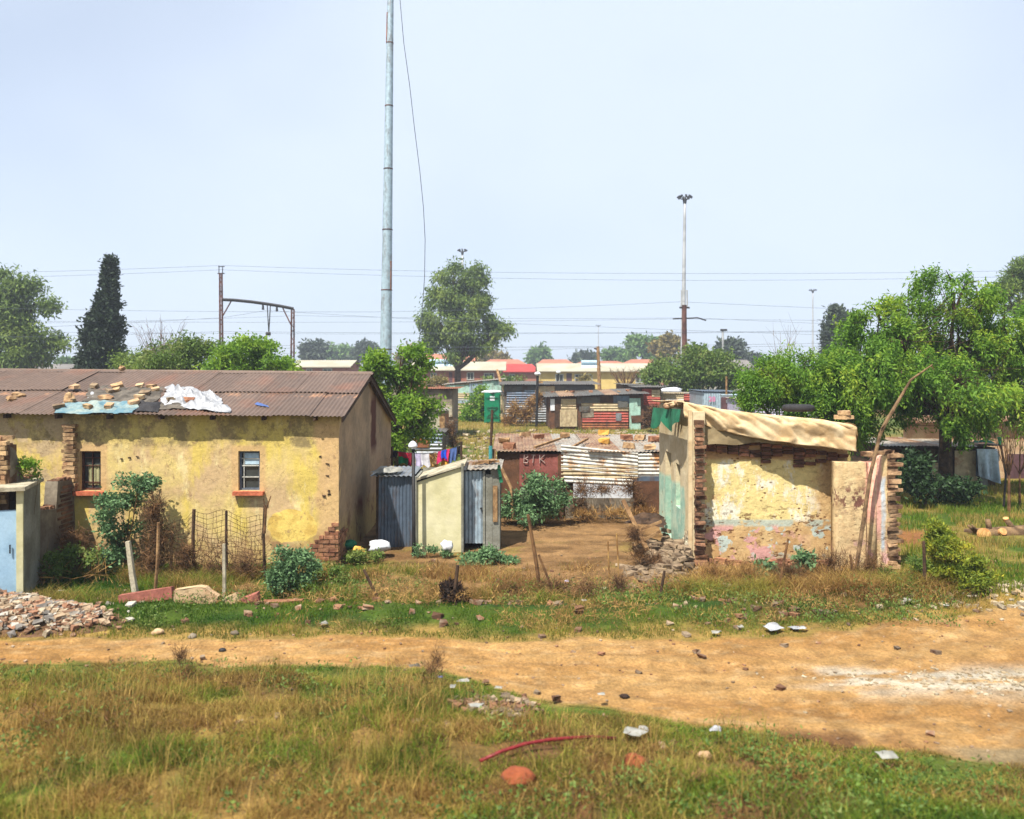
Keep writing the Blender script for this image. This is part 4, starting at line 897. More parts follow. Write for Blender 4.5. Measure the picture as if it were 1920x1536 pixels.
jk = [(945, 838, 'wood'), (955, 846, 'brick'), (985, 826, 'brickpale'), (1132, 822, 'yellow'), (1133, 838, 'yellow'), (1175, 832, 'brick'), (1200, 832, 'brickpale'), (1228, 835, 'brick'), (1218, 848, 'brickpale'), (1180, 845, 'brickpale'), (1010, 830, 'brick'), (1060, 828, 'wood')]
for i, (a, b, mt) in enumerate(jk):
    mb = MB(); Yj = Ym+.2+max(0, (848-b))*.14; z_ = PZ(848, Ym)+.07+.03*(Yj-Ym)
    mb.box((PX(a, Yj), Yj, z_+.04), (.3, .2, .13), rz=rnd.uniform(-.5, .5), jit=.03)
    tag(mb.build('loose_brick', M[mt]), jl[i]+' on the roof of the chalked shack', 'brick', 'weights on the chalked shack roof')
for i, (p0, y0, p1, y1, lb) in enumerate(((1002, 838, 1050, 826, 'long bleached plank lying across the left of the chalked shack roof'), (1072, 832, 1102, 818, 'short plank lying across the middle of the chalked shack roof'))):
    mb = MB(); z_ = PZ(848, Ym)+.12; A = Vector((PX(p0, Ym+.1), Ym+.1, z_)); B = Vector((PX(p1, Ym+1.6), Ym+1.6, z_+.1)); mb.tube([A, B], .04, 4); tag(mb.build('plank', M['wood']), lb, 'plank')

# second row
shack('long shack with red corrugated panel and mint green door', 1030, 1207, 745, 739, 52, 5,
  [(1040, 748, 1052, 802, 'flat', 'wooddark'), (1052, 748, 1080, 768, 'h', 'irontan'), (1050, 768, 1082, 800, 'flat', 'irontan', 'stained_sheet'), (1082, 745, 1125, 757, 'flat', 'irondark'), (1090, 756, 1178, 773, 'h', 'irontan'), (1092, 772, 1178, 791, 'h', 'ironred', 'red_sheet'), (1092, 791, 1178, 805, 'h', 'ironrust'), (1150, 742, 1180, 757, 'flat', 'ironblue'), (1180, 747, 1201, 806, 'flat', 'ironmint', 'door'), (1032, 748, 1042, 770, 'flat', 'white')],
  'irondark', 'brownboard', wl=.17, junk=7, roofov=.35, zback=.2, rp=['irondark', 'roofpatch', 'irondark'])
shack('blue grey shack with dark flat roof behind the green portable toilet', 945, 1116, 722, 722, 57, 5,
  [(948, 724, 975, 735, 'flat', 'irondark'), (950, 734, 1010, 760, 'h', 'ironblue'), (948, 758, 1034, 790, 'h', 'iron'), (984, 732, 1006, 748, 'flat', 'ironpale'), (1008, 724, 1040, 742, 'flat', 'irontan'), (1012, 745, 1036, 772, 'flat', 'white'), (1018, 750, 1025, 764, 'flat', 'glass', 'window'), (1030, 750, 1036, 768, 'flat', 'ironblue')],
  'irondark', 'irondark', wl=.17, junk=2, roofov=.4, zback=.15)
shack('pale shack of mint and cream sheets left of the toilet', 832, 942, 722, 712, 64, 6,
  [(836, 722, 880, 737, 'flat', 'ironmint'), (880, 719, 905, 742, 'v', 'ironpale'), (905, 714, 940, 738, 'flat', 'ironmint'), (836, 737, 880, 750, 'h', 'irontan'), (838, 748, 880, 756, 'flat', 'ironpale'), (880, 743, 905, 753, 'flat', 'ironblue'), (836, 756, 940, 768, 'h', 'irontan')],
  'roofwhite', 'irontan', wl=.17, roofov=.2)
shack('grey block walled shack with an orange edged roof left of the dirt path', 770, 850, 731, 730, 46, 4,
  [(775, 736, 848, 775, 'flat', 'cement'), (800, 760, 848, 782, 'flat', 'concrete')], 'ironrust', 'cement', wl=.13, roofov=.3)
shack('small tan block shack below the grey block shack', 770, 834, 768, 772, 40, 2.5,
  [(790, 772, 832, 812, 'flat', 'concrete'), (824, 772, 834, 815, 'flat', 'wood')], 'roofwhite', 'cement', wl=.13, roofov=.1)
shack('low shed of dark corrugated iron below the tan block shack', 765, 829, 812, 812, 34, 2,
  [(770, 814, 829, 830, 'h', 'ironblue'), (770, 830, 829, 850, 'h', 'iron')], 'irondark', 'irondark', wl=.16, roofov=.1)
shack('shack of red corrugated sheets behind the left end of the ruin', 1202, 1240, 727, 727, 54, 4,
  [(1204, 729, 1222, 745, 'h', 'ironred'), (1222, 731, 1238, 746, 'h', 'irontan'), (1204, 745, 1238, 760, 'h', 'ironred'), (1204, 760, 1238, 792, 'flat', 'brownboard')], 'irondark', 'brownboard', wl=.16, roofov=.3)
shack('shack of cream and red sheets between the red and pale blue shacks', 1240, 1318, 738, 740, 56, 4,
  [(1240, 736, 1282, 748, 'h', 'irontan'), (1240, 748, 1282, 765, 'h', 'ironwhite'), (1282, 738, 1318, 752, 'h', 'ironred'), (1282, 752, 1318, 772, 'flat', 'brownboard')], 'roofwhite', 'brownboard', wl=.16, roofov=.2)
sb = shack('pale blue corrugated shack with a brown door and pink painted number', 1318, 1386, 735, 736, 52, 4,
  [(1320, 738, 1352, 790, 'v', 'ironpale'), (1352, 737, 1386, 745, 'h', 'ironpale'), (1352, 744, 1378, 790, 'flat', 'doordark', 'door'), (1378, 744, 1386, 790, 'flat', 'ironmint')], 'ironblue', 'ironpale', wl=.16, roofov=.1)
text('28', 1335, 749, 51.85, .45, M['pinkpaint'], sb, 'painted_number')
shack('black roofed shack behind the long shack with the mint door', 1170, 1285, 722, 727, 66, 5, [(1175, 726, 1280, 745, 'flat', 'brownboard')], 'irondark', 'brownboard', wl=.2, roofov=.3)
shack('lilac corrugated shack half hidden by the left pepper tree', 1405, 1545, 752, 752, 40, 4, [(1405, 753, 1475, 800, 'h', 'lilac'), (1475, 753, 1545, 800, 'h', 'lilac')], 'roofwhite', 'lilac', wl=.13, roofov=.1)
mb = MB(); mb.lump(P(1262, 733, 56)+Vector((0, .8, 0)), (.8, .5, .22), 12, .2); tag(mb.build('sack', M['white'], smooth=True), 'white bulging sack lying on the cream and red shack roof', 'sack')
# right side buildings
shack('dark lean-to under the big pepper tree with a pale roof edge', 1668, 1868, 838, 838, 26.5, 3,
  [(1790, 845, 1832, 905, 'flat', 'irontan'), (1830, 842, 1868, 893, 'flat', 'ironblue'), (1838, 895, 1852, 935, 'flat', 'greyconc'), (1748, 868, 1766, 900, 'h', 'irontan'), (1700, 845, 1745, 935, 'flat', 'wooddark')], 'roofwhite', 'wooddark', wl=.12, junk=0, roofov=.2, rp=['roofwhite', 'roofpatch'])
bt = thing('tan_house', 'tan plastered house with a dark roof at the right edge behind the trees', 'house', (13.5*1.25, 29, 0))
mb = MB(); slab_wall(mb, (PX(1700, 29), 29), (PX(2150, 29), 29), .25, lambda u: PZ(793, 29), du=.5, dz=.5, seed=8); slab_wall(mb, (PX(2150, 29), 29), (PX(2150, 29), 34), .25, lambda u: PZ(793, 29), du=.5, dz=.5); mb.build('wall', M['pinkstone'], bt)
mb = MB(); mb.corr((PX(1690, 29), 28.7, PZ(793, 29)+.04), (PX(2160, 29), 28.7, PZ(793, 29)+.04), (PX(2160, 29), 34, PZ(793, 29)+.5), (PX(1690, 29), 34, PZ(793, 29)+.5), 80, .02, 2); mb.build('roof', M['roofpatch'], bt)
mb = MB(); mb.box(P(1912, 880, 28.9), (.9, .06, 1.1)); mb.build('door', M['doordark'], bt)
mb = MB(); q = P(1850, 836, 26.4); mb.crumple(q+Vector((-.35, 0, .08)), q+Vector((.4, 0, .04)), q+Vector((.4, .5, .04)), q+Vector((-.3, .5, .04)), 12, 8, .14, .06, .02); tag(mb.build('tarpaulin', M['green'], smooth=True), 'small bright green tarpaulin on the roof of the dark lean-to', 'tarpaulin')
mb = MB(); sd = 3.3; mb.grid(lambda u, v: (PX(1832+38*u, 26.2), 26.2+.1*math.sin(u*11)*v-.1*v, PZ(842+(50+14*u)*v, 26.2)), 18, 10); tag(mb.build('hanging_tarp', M['ironpale'], smooth=True), 'blue grey tarp sheet hanging from the dark lean-to', 'tarp')

# ================================================================== RUIN on the right
ru = thing('ruined_house', 'small ruined house of flaking yellow plaster under a tan canvas roof', 'ruin', (5.2, 17.6, 0))
FX0, FX1, FYr = 3.66, 6.86, 16.35
mb = MB(); slab_wall(mb, (FX0, FYr), (FX1, FYr), .24, lambda u: 2.98-.40*u/3.2, disp=.014, seed=14, du=.07, dz=.07); mb.build('front_wall', M['ruin'], ru, smooth=True)
hl = [(0.95, 1.35, .85, 2.0), (2.2, 2.95, .02, 2.12)]
mb = MB(); slab_wall(mb, (3.63, 19.7), (3.63, 16.05), .24, lambda u: 3.12, [(19.7-18.9, 19.7-18.25, .1, 2.05), (19.7-17.75, 19.7-17.25, .95, 1.9)], disp=.01, seed=15, du=.12, dz=.12)
mb.build('side_wall', M['ruinside'], ru)
mb = MB(); mb.box((3.82, 18.57, 1.08), (.04, .62, 1.9)); mb.build('door', M['tealdark'], ru)
mb = MB(); bricks(mb, (3.63, 17.4, 0), (0, -1, 0), (-1, 0, 0), lambda z: (max(0, z*1.4+rnd.uniform(-.1, .1)), 1.33) if z < .85 else None, prot=.03); mb.build('exposed_base_bricks', M['brickwhite'], ru)
mb = MB(); mb.box((3.80, 17.5, 1.18), (.04, .48, .46)); mb.build('window_board', M['minthollow'], ru)
mb = MB(); slab_wall(mb, (6.84, 19.7), (3.9, 19.7), .22, lambda u: 2.7, du=.4, dz=.4); slab_wall(mb, (6.86, 16.6), (6.86, 19.7), .22, lambda u: 2.5, du=.4, dz=.4); mb.build('rear_wall', M['stub'], ru)
mb = MB()
for j in range(37):     # broken end of the side wall: toothed bricks facing the camera
    z_ = -.02+j*.084
    if z_ > 3.0: break
    k = .13+.07*(j % 2)+rnd.uniform(-.03, .05)+(.22*max(0, .5-z_))
    mb.box((3.66+k/2, 16.05+rnd.uniform(-.05, .05), z_), (k, .16, .066), rz=rnd.uniform(-.12, .12), jit=.016)
mb.build('broken_quoin', M['brickquoin'], ru)
mb = MB()
for j in range(4):
    bricks(mb, (3.9, FYr, 0), (1, 0, -.125), (0, -1, 0), (lambda jj: (lambda z: (0, 2.9) if z < 2.44 else None))(j), z0=2.3, prot=.02) if 0 else None
z_ = 0
for j in range(5):
    x_ = 3.95
    while x_ < 6.8:
        top = 2.64-.40*(x_-3.95)/2.9
        if rnd.random() > (.02+.13*j+.1*(x_-3.95)) or j == 0: mb.box((x_+.1, FYr-.02+rnd.uniform(-.015, .01), top-.06-j*.082), (.2, .1, .066), jit=.008)
        x_ += .225
mb.build('exposed_brick_courses', M['brickdark'], ru)
mb = MB()
for i in range(60): x_ = rnd.uniform(3.6, 6.9); mb.box((x_, 16.22-abs(rnd.gauss(0, .12)), .03+rnd.uniform(0, .08)), (.2, .11, .07), rz=rnd.uniform(-.8, .8), jit=.02)
tag(mb.build('fallen_bricks', M['brick'], ru), kind='stuff')
# canvas roof
def canv(u, v):
    x = 3.48+u*3.30; pro = .16+.46*u**1.3
    zt = 3.32-.43*u-.03*math.sin(u*7)-.05*math.sin(u*3.1)
    if v < .45: y = 19.9-(v/.45)*(19.9-(16.45-pro)); z = zt-.12*(1-v/.45)
    else:
        t = (v-.45)/.55; hang = .22+.24*math.sin(min(1, .15+u*1.1)*math.pi*.5); a_ = t*math.pi*.62
        y = 16.42-pro-.09*math.sin(a_); z = zt-.14*(1-math.cos(min(a_, 1.57)))-(hang-.1)*t*t
    f1 = float(fbm(u*4-v*2.5, v*2+u*2, 60, 2))-.5; wq = float(fbm(u*3, v*1.5, 71, 2)); f2 = 2*abs(float(fbm(u*9+wq*3-v*2.5, v*2.6+wq*2, 61, 3))-.5); f3 = abs(float(vn(u*7-v*4, v*1.5, 64))-.5)
    k = 1 if v > .35 else .6
    return (x+.03*f1, y-(.10*f1-.13*f2+.03*f3)*k, z+(.05*f1-.05*f2)*k+(.05*(float(vn(u*5, 0, 75))-.5) if v > .6 else 0)+.035*(float(vn(u*6, 0, 76))-.5))
mb = MB(); mb.grid(canv, 110, 60); o_ = mb.build('canvas_roof', M['canvas'], ru, smooth=True); sm = o_.modifiers.new('thick', 'SOLIDIFY'); sm.thickness = .02
def under(u, v):
    x = 3.9+u*2.3; zt = 3.0-.30*u; return (x, 16.20+.03*math.sin(u*13+v*3)*v-.03*v, zt-v*(.50*(1-u*.75)+.06)+.02*math.sin(u*17))
mb = MB(); mb.grid(under, 40, 8); mb.build('underlay_cloth', M['canvasgrey'], ru, smooth=True)
def endc(u, v): return (6.80+.05*math.sin(v*3)-.04*u, 15.84+u*3.9, 2.88-v*(.40+.05*math.sin(u*9))+.02*math.sin(v*9+u*20)-.08*u)
mb = MB(); mb.grid(endc, 30, 8); mb.build('canvas_end', M['canvas'], ru, smooth=True)
mb = MB(); slab_wall(mb, (3.54, 16.04), (3.62, 16.04), .05, lambda u: 3.15, du=.06, dz=.3); mb.build('pale_edge_board', M['canvas'], ru)
def gcl(u, v): 
    y = 16.25+3.2*(1-u); return (3.46-.05*v-.05*math.sin(u*16)*v-.03, y, 3.16-.12*(1-u)-v*(.38+.12*math.sin(u*11)))
mb = MB(); mb.grid(gcl, 50, 8); mb.build('green_cloth', M['green'], ru, smooth=True)
# tyre and bricks on the roof
mb = MB(); c0 = Vector((PX(1497, 17.6), 17.6, 3.12)); ring = [c0+Vector((.27*math.cos(t), .27*math.sin(t), 0)) for t in np.linspace(0, 2*math.pi, 25)]; mb.tube(ring, .075, 8, False); tag(mb.build('tyre', M['rubber'], smooth=True), 'black tyre lying flat on the tan canvas roof', 'tyre')
for i, (a, dz_) in enumerate(((1577, 0), (1590, 0), (1584, .09))):
    mb = MB(); mb.box((PX(a, 16.4), 16.45, 3.02+dz_-.03), (.24, .14, .08), rz=rnd.uniform(-.3, .3), jit=.01); tag(mb.build('loose_brick', M['brickpale']), ('left brick of the little stack', 'right brick of the little stack', 'top brick of the little stack')[i]+' on the right end of the canvas roof', 'brick', 'bricks on the canvas roof')
for i, (a, b) in enumerate(((1252, 764), (1262, 761), (1275, 759))):
    mb = MB(); mb.lump(P(a, b, 17.5-i*.3)+Vector((0, 0, .03)), (.12, .1, .07), 8, .3); tag(mb.build('stone', M['pinkstone']), nth(i, 3)+' small stone holding the green cloth on the canvas roof', 'stone', 'stones above the green cloth')
# low broken stub wall to the right
sw_ = thing('stub_wall', 'low broken plaster wall standing right of the yellow ruin with pink and blue paint', 'wall', (6.9, 15.75, 0))
def stt(u): return 2.14 if u < .72 else (2.14+.14*min(1, (u-.72)*6))+.02*math.sin(u*31)
mb = MB(); slab_wall(mb, (6.38, 15.75), (7.44, 15.75), .26, stt, disp=.03, seed=18, du=.05, dz=.06); mb.build('plaster_face', M['stub'], sw_, smooth=True)
mb = MB(); mb.tube([(7.1, 15.78, -.1), (7.1, 15.78, 1.0), (7.1, 15.78, 2.13)], .09, 14); mb.build('rounded_pier', M['stub'], sw_, smooth=True)
mb = MB()
for j in range(28):
    z_ = j*.084; k = .12+.09*(j % 2)+rnd.uniform(-.03, .05)
    mb.box((7.42+k/2, 15.86+rnd.uniform(-.02, .02), z_), (k+.06, .26, .07), jit=.012)
for i in range(12): mb.box((7.0+rnd.uniform(0, .55), 15.88, 2.27+rnd.uniform(-.02, .07)), (.2, .12, .07), rz=rnd.uniform(-.5, .5), jit=.015)
mb.build('toothed_end', M['brickquoin2'], sw_)

# left collapsed corner of the ruin with rubble and planks
mb = MB()
for i in range(230):
    x_ = 2.75+abs(rnd.gauss(0, .45)); y_ = 16.4+rnd.gauss(0, .8)
    if x_ > 3.55: continue
    h_ = max(0, .5*(x_-2.7))*rnd.random()
    mb.box((x_, y_, h_+.02), (.2, .11, .07), rz=rnd.uniform(0, 3), jit=.02)
for i in range(70): mb.box((rnd.uniform(2.2, 4.2), rnd.uniform(14.3, 16), .02), (rnd.uniform(.08, .25), .12, .07), rz=rnd.uniform(0, 3), jit=.025)
tag(mb.build('brick_rubble', M['rubblegrey']), 'spread of fallen bricks at the left foot of the ruin', 'rubble', kind='stuff')
for i, (p0, y0, p1, y1, Y, r_, lb) in enumerate(((1168, 938, 1214, 1032, 17.2, .06, 'thick grey beam leaning down to the brick rubble left of the ruin'), (1182, 1000, 1240, 978, 17.4, .04, 'short plank sticking out of the rubble left of the ruin'), (1190, 1022, 1238, 996, 17, .04, 'lower plank lying in the rubble left of the ruin'))):
    mb = MB(); A, B = P(p0, y0, Y), P(p1, y1, Y-.4); mb.tube([A, (A+B)/2, B], r_, 4); tag(mb.build('beam', M['wood']), lb, 'beam')
mb = MB(); mb.crumple(P(1178, 985, 17.3), P(1236, 990, 17.3), P(1240, 970, 18.0), P(1184, 968, 18.0), 14, 8, .1, .1, .02); tag(mb.build('board_heap', M['wooddark']), 'dark warped board resting on the rubble left of the ruin', 'board')
# ------------------------------------------------------------------ PART2
# ================================================================== trees
def crown(name, lobes, Y, nclump, per, spread, L, Wd, droop, mat, parent, depth=1.0, shell=.45, strands=False, cl=22, cs=.19, vp=1.0):
    """lobes in photo pixels at distance Y: (px, py, rx, ry[, dY])"""
    A = []
    for lb in lobes:
        yy = Y+(lb[4] if len(lb) > 4 else 0); c = P(lb[0], lb[1], yy); A.append((c.x, c.y, c.z, lb[2]/F*yy, lb[2]/F*yy*depth, lb[3]/F*yy))
    A = np.array(A); vol = (A[:, 3]*A[:, 5])**vp; pk = rng.choice(len(A), nclump, p=vol/vol.sum()); a = A[pk]
    ns_ = max(6, nclump//cl); sp_ = rng.choice(len(A), ns_, p=vol/vol.sum()); sd_ = unit(rng.normal(size=(ns_, 3))); sc_ = A[sp_][:, :3]+sd_*A[sp_][:, 3:]*rng.uniform(shell+.15, 1.12, ns_)[:, None]
    w_ = rng.uniform(.3, 1, ns_); k_ = rng.choice(ns_, nclump, p=w_/w_.sum()); d = unit(sd_[k_]+rng.normal(0, .5, (nclump, 3))); c = sc_[k_]+rng.normal(0, 1, (nclump, 3))*np.minimum(A[sp_][k_][:, 3:]*cs, 1.2)*[1, 1, .7]
    if strands:
        t = np.linspace(0, 1, per)[None, :, None]; ln = rng.uniform(.35, 1.15, nclump)[:, None, None]*spread
        o = (d*[1, 1, .2])[:, None, :]*t*.35*ln; p = c[:, None, :]+o+np.array([0, 0, -1.0])*t*ln+rng.normal(0, .035, (nclump, per, 3))
    else: p = c[:, None, :]+rng.normal(0, 1, (nclump, per, 3))*spread*np.array([1, 1, .75])
    p = p.reshape(-1, 3); n = len(p)
    dr = unit(rng.normal(size=(n, 3)))*(1-droop)+np.repeat(d, per, 0)*.35+np.array([0, 0, -1.0])*droop
    p[:, 2] = np.maximum(p[:, 2], .04)
    V, Fc = leaf_mesh(p, dr, rng.uniform(.6, 1.3, n)*L, rng.uniform(.7, 1.3, n)*Wd)
    return np_mesh(name, V, Fc, mat, parent), A, c
def tree(name, label, cat, Y, bx, lobes, nclump, per, spread, L, Wd, droop, mat, tr=.15, fork=.4, group=None, depth=1.0, shell=.45, strands=False, bark='bark', crownname='crown', twigs=0, lean=0, cl=22, cs=.19, vp=1.0):
    x0 = PX(bx, Y); t = thing(name, label, cat, (x0, Y, 0), group)
    o, A, c = crown(crownname, lobes, Y, nclump, per, spread, L, Wd, droop, mat, t, depth, shell, strands, cl, cs, vp)
    mb = MB(); top = A[:, 2].max(); fz = top*fork; f = Vector((x0+lean, Y, fz)); mb.tube([(x0, Y, -.1), (x0+.05*tr+lean*.4, Y, fz*.5), f], [tr*1.25, tr, tr*.85], 8)
    for a in A:
        e = Vector(a[:3]); m_ = (f+e)/2+Vector((0, 0, -.08*(e-f).length)); mb.tube([f, m_, e], [tr*.55, tr*.38, tr*.16], 6)
        for k in range(3):
            q = e+Vector((rnd.uniform(-1, 1)*a[3], rnd.uniform(-1, 1)*a[4], rnd.uniform(-.3, 1)*a[5]))*.8; mb.tube([m_*.3+e*.7, (e+q)/2+Vector((0, 0, .1*a[5])), q], [tr*.16, tr*.1, tr*.04], 5)
    for k in range(twigs):
        q = Vector(c[rnd.randrange(len(c))]); a = A[rnd.randrange(len(A))]; mb.tube([Vector(a[:3]), q], [tr*.08, tr*.03], 4)
    mb.build('trunk', M[bark], t); return t
tree('pepper_tree', 'large drooping pepper tree with dark trunk in the yard right of the ruin', 'tree', 24.5, 1772,
     [(1790, 548, 62, 50), (1842, 560, 50, 40), (1725, 608, 62, 40, 1), (1648, 600, 52, 42), (1612, 668, 50, 46), (1690, 700, 70, 50, -1), (1800, 640, 80, 56), (1884, 612, 52, 52), (1905, 700, 60, 80), (1800, 712, 84, 50, -1.5), (1880, 752, 50, 36), (1640, 756, 56, 46), (1950, 640, 60, 90), (1715, 745, 60, 36, 1), (1640, 690, 60, 50, -1), (1760, 660, 60, 50, 1), (1690, 640, 50, 40, -1), (1745, 720, 50, 40), (1820, 775, 30, 24, -1), (1770, 790, 34, 22, -1.2), (1850, 800, 34, 22), (1670, 650, 40, 40)],
     6300, 13, .5, .15, .045, .45, M['lf_pepper'], .19, .42, strands=True, depth=1.0, twigs=120, cl=24, cs=.21)
tree('pepper_tree', 'lower rounded pepper tree rising behind the canvas roof of the ruin', 'tree', 24.0, 1520,
     [(1440, 702, 46, 36), (1500, 690, 52, 40), (1562, 706, 48, 40), (1545, 748, 60, 36), (1410, 742, 26, 24), (1595, 770, 40, 46), (1480, 735, 46, 26)],
     3300, 12, .42, .13, .04, .42, M['lf_pepper'], .16, .4, strands=True, twigs=60, cl=22, cs=.21)
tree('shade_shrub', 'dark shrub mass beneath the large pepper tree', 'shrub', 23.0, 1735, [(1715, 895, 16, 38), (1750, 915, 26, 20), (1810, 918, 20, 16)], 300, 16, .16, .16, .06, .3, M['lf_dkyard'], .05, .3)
tree('leafy_tree', 'bright green tree beside the gable of the yellow house', 'tree', 27.5, 745,
     [(690, 684, 32, 22), (752, 664, 38, 20), (700, 722, 20, 22), (748, 732, 40, 36), (778, 690, 26, 18), (775, 785, 44, 40), (742, 830, 26, 28), (806, 760, 22, 26), (724, 690, 26, 24)], 1050, 14, .15, .15, .075, .25, M['lf_bright'], .12, .35, twigs=60)
tree('leafy_tree', 'bright green bush topping the roof ridge left of the steel gantry post', 'tree', 33, 460, [(455, 668, 44, 36), (500, 688, 38, 24), (410, 692, 40, 22), (545, 700, 22, 12)], 900, 14, .17, .16, .08, .2, M['lf_bright'], .1, .3)
tree('leafy_tree', 'olive green bush behind the roof in the middle of the hedge', 'tree', 36, 340, [(345, 672, 46, 32), (300, 690, 30, 22), (380, 664, 26, 24)], 700, 14, .2, .16, .07, .2, M['lf_mid'], .1, .3)
tree('leafy_tree', 'grey green bush just right of the dark cypress', 'tree', 38, 260, [(262, 686, 34, 32), (285, 700, 24, 16)], 420, 14, .2, .15, .06, .2, M['lf_euc'], .1, .3)
tree('eucalyptus_tree', 'big grey green gum tree cut by the left edge', 'tree', 70, 20, [(20, 540, 34, 34), (62, 572, 32, 32), (8, 590, 44, 40), (66, 640, 38, 36), (20, 660, 44, 34), (92, 652, 20, 26), (-50, 600, 60, 70), (40, 610, 30, 20)], 1700, 16, .45, .42, .15, .4, M['lf_euc'], .45, .4, depth=.8, strands=False)
tree('eucalyptus_tree', 'tall gum tree with leaning crown above the brick house', 'tree', 95, 858,
     [(852, 514, 32, 22), (890, 528, 20, 30), (832, 556, 28, 32), (868, 566, 30, 30), (824, 600, 26, 34), (866, 612, 30, 30), (904, 574, 20, 26), (934, 604, 15, 22), (918, 632, 24, 24), (832, 644, 28, 28), (870, 654, 32, 20), (900, 655, 20, 18)], 1600, 16, .48, .5, .18, .5, M['lf_euc'], .42, .25, depth=.8)
cy = [(207, 492, 1.5, 10), (206, 503, 3, 10), (205, 515, 5, 12), (204, 527, 6, 14), (203, 548, 10, 18), (200, 575, 16, 22), (197, 603, 23, 26), (194, 632, 29, 28), (192, 662, 34, 28), (191, 695, 36, 30), (191, 730, 32, 30)]
tree('cypress_tree', 'dark pointed cypress standing behind the left end of the roof', 'tree', 55, 191, cy, 2600, 16, .16, .3, .14, -.25, M['lf_cyp'], .3, .2, shell=.45, cl=8, cs=.2, vp=.45)
tree('conifer_tree', 'tall narrow green conifer behind the pepper trees', 'tree', 82, 1575, [(1578, 590, 14, 18), (1574, 615, 18, 24), (1572, 650, 22, 30), (1575, 690, 24, 30)], 1500, 14, .35, .45, .2, -.2, M['lf_fardk'], .3, .2, shell=.6)
tree('pine_tree', 'loose brown green pine at the right edge above the pepper tree', 'tree', 60, 1925, [(1902, 514, 22, 14), (1920, 535, 22, 14), (1885, 546, 15, 10), (1935, 510, 26, 20), (1910, 570, 24, 14)], 900, 14, .28, .4, .09, .1, M['lf_euc'], .3, .6)
tree('leafy_tree', 'leafy green tree in front of the yellow far house, right of the rusty pole', 'tree', 62, 1318, [(1302, 676, 24, 22), (1340, 684, 30, 24), (1366, 704, 24, 22), (1318, 706, 44, 24), (1275, 706, 22, 20)], 1300, 14, .32, .3, .12, .2, M['lf_mid'], .2, .3)
tree('leafy_tree', 'smaller loose tree left of the rusty pole', 'tree', 64, 1245, [(1245, 690, 20, 16), (1232, 705, 14, 12), (1258, 710, 22, 12)], 260, 14, .35, .3, .12, .2, M['lf_mid'], .12, .3)
far = [('round pale green far tree between the gum tree and the wooden pole', 1010, 666, 18, 13, 'lf_far', 230), ('big green far tree behind the orange roofs', 1212, 652, 30, 24, 'lf_far', 190), ('ochre crowned far tree beside the tall lighting mast', 1258, 654, 30, 22, 'lf_ochre', 150),
       ('thin grey far tree right of the wooden pole', 1160, 668, 22, 12, 'lf_far', 220), ('small dark far tree beside the wooden pole', 1096, 674, 14, 9, 'lf_fardk', 230), ('dark domed far tree behind the slim white lamp post', 1372, 656, 20, 15, 'lf_fardk', 160), ('low dark far tree at the left edge of the pepper tree', 1400, 672, 20, 9, 'lf_fardk', 170),
       ('dark far tree right of the steel gantry', 588, 658, 24, 14, 'lf_fardk', 200), ('hazy green far tree right of the dark far tree', 638, 660, 28, 15, 'lf_far', 240), ('low dark far tree left of the tall steel mast', 684, 660, 20, 11, 'lf_fardk', 210), ('olive far tree at the foot of the gum tree', 926, 674, 22, 11, 'lf_ochre', 180), ('low far tree between the left gum and the cypress', 128, 690, 22, 12, 'lf_far', 150), ('far tree just right of the cypress top hedge', 300, 668, 30, 12, 'lf_ochre', 160), ('low brownish far tree beside the tall steel mast', 775, 668, 24, 13, 'lf_ochre', 200)]
for lb, px, py, rx, ry, mt, Y in far:
    tree('far_tree', lb, 'tree', Y, px, [(px-rx*.4, py+2, rx*.6, ry*.8), (px+rx*.35, py+1, rx*.6, ry*.8), (px, py-ry*.25, rx*.55, ry*.7)], 260, 12, Y*.004, Y*.006, Y*.003, .1, M[mt], .2, .4, group='trees on the far skyline')
# bare trees
def bare(label, px, Y, ph, n, spreadpx, top=None, mat='twig', r=.05):
    t = thing('bare_tree', label, 'tree', (PX(px, Y), Y, 0)); mb = MB(); b = Vector((PX(px, Y), Y, -.1)); z1 = PZ(ph, Y)
    f = b+Vector((0, 0, z1*.45)); mb.tube([b, f], [r*1.6, r], 6)
    for i in range(n):
        e = Vector((PX(px+rnd.uniform(-1, 1)*spreadpx, Y), Y+rnd.uniform(-.5, .5), z1*rnd.uniform(.8, 1))); m_ = (f+e)/2+Vector((rnd.uniform(-.1, .1), 0, -.05*z1)); mb.tube([f, m_, e], [r*.6, r*.35, r*.12], 4, False)
        for k in range(3):
            q = m_+(e-m_)*rnd.random(); mb.tube([q, q+Vector((rnd.uniform(-.2, .2)*z1*.5, 0, rnd.uniform(.03, .18)*z1))], [r*.2, r*.08], 3, False)
    mb.build('branches', M[mat], t)
bare('leafless pale tree behind the hedge, left of the gantry', 300, 70, 600, 26, 50, r=.08)
bare('leafless purple brown tree in front of the long yellow house', 1172, 90, 690, 40, 32, r=.12)
bare('bare twiggy tree sticking out above the left pepper tree', 1475, 26, 608, 12, 26, r=.025)
bare('bare dark sapling in front of the tan house at the right edge', 1892, 22, 790, 12, 26, r=.03)
bare('second bare sapling close to the right edge of the yard', 1912, 23, 800, 9, 18, r=.025)

# far skyline wood
n = 6000; yy = rng.uniform(260, 420, n); xx = rng.uniform(-.85, .85, n)*yy; hh = 2+3.2*fbm(xx*.02, yy*.02, 90); zz = rng.uniform(.1, 1, n)*hh
V, Fc = leaf_mesh(np.stack([xx, yy, zz], 1), rng.normal(size=(n, 3)), rng.uniform(1.5, 3.4, n), rng.uniform(1, 2.4, n))
tag(np_mesh('far_woodland', V, Fc, M['lf_fardk']), 'low band of trees along the horizon', 'woodland', kind='stuff')

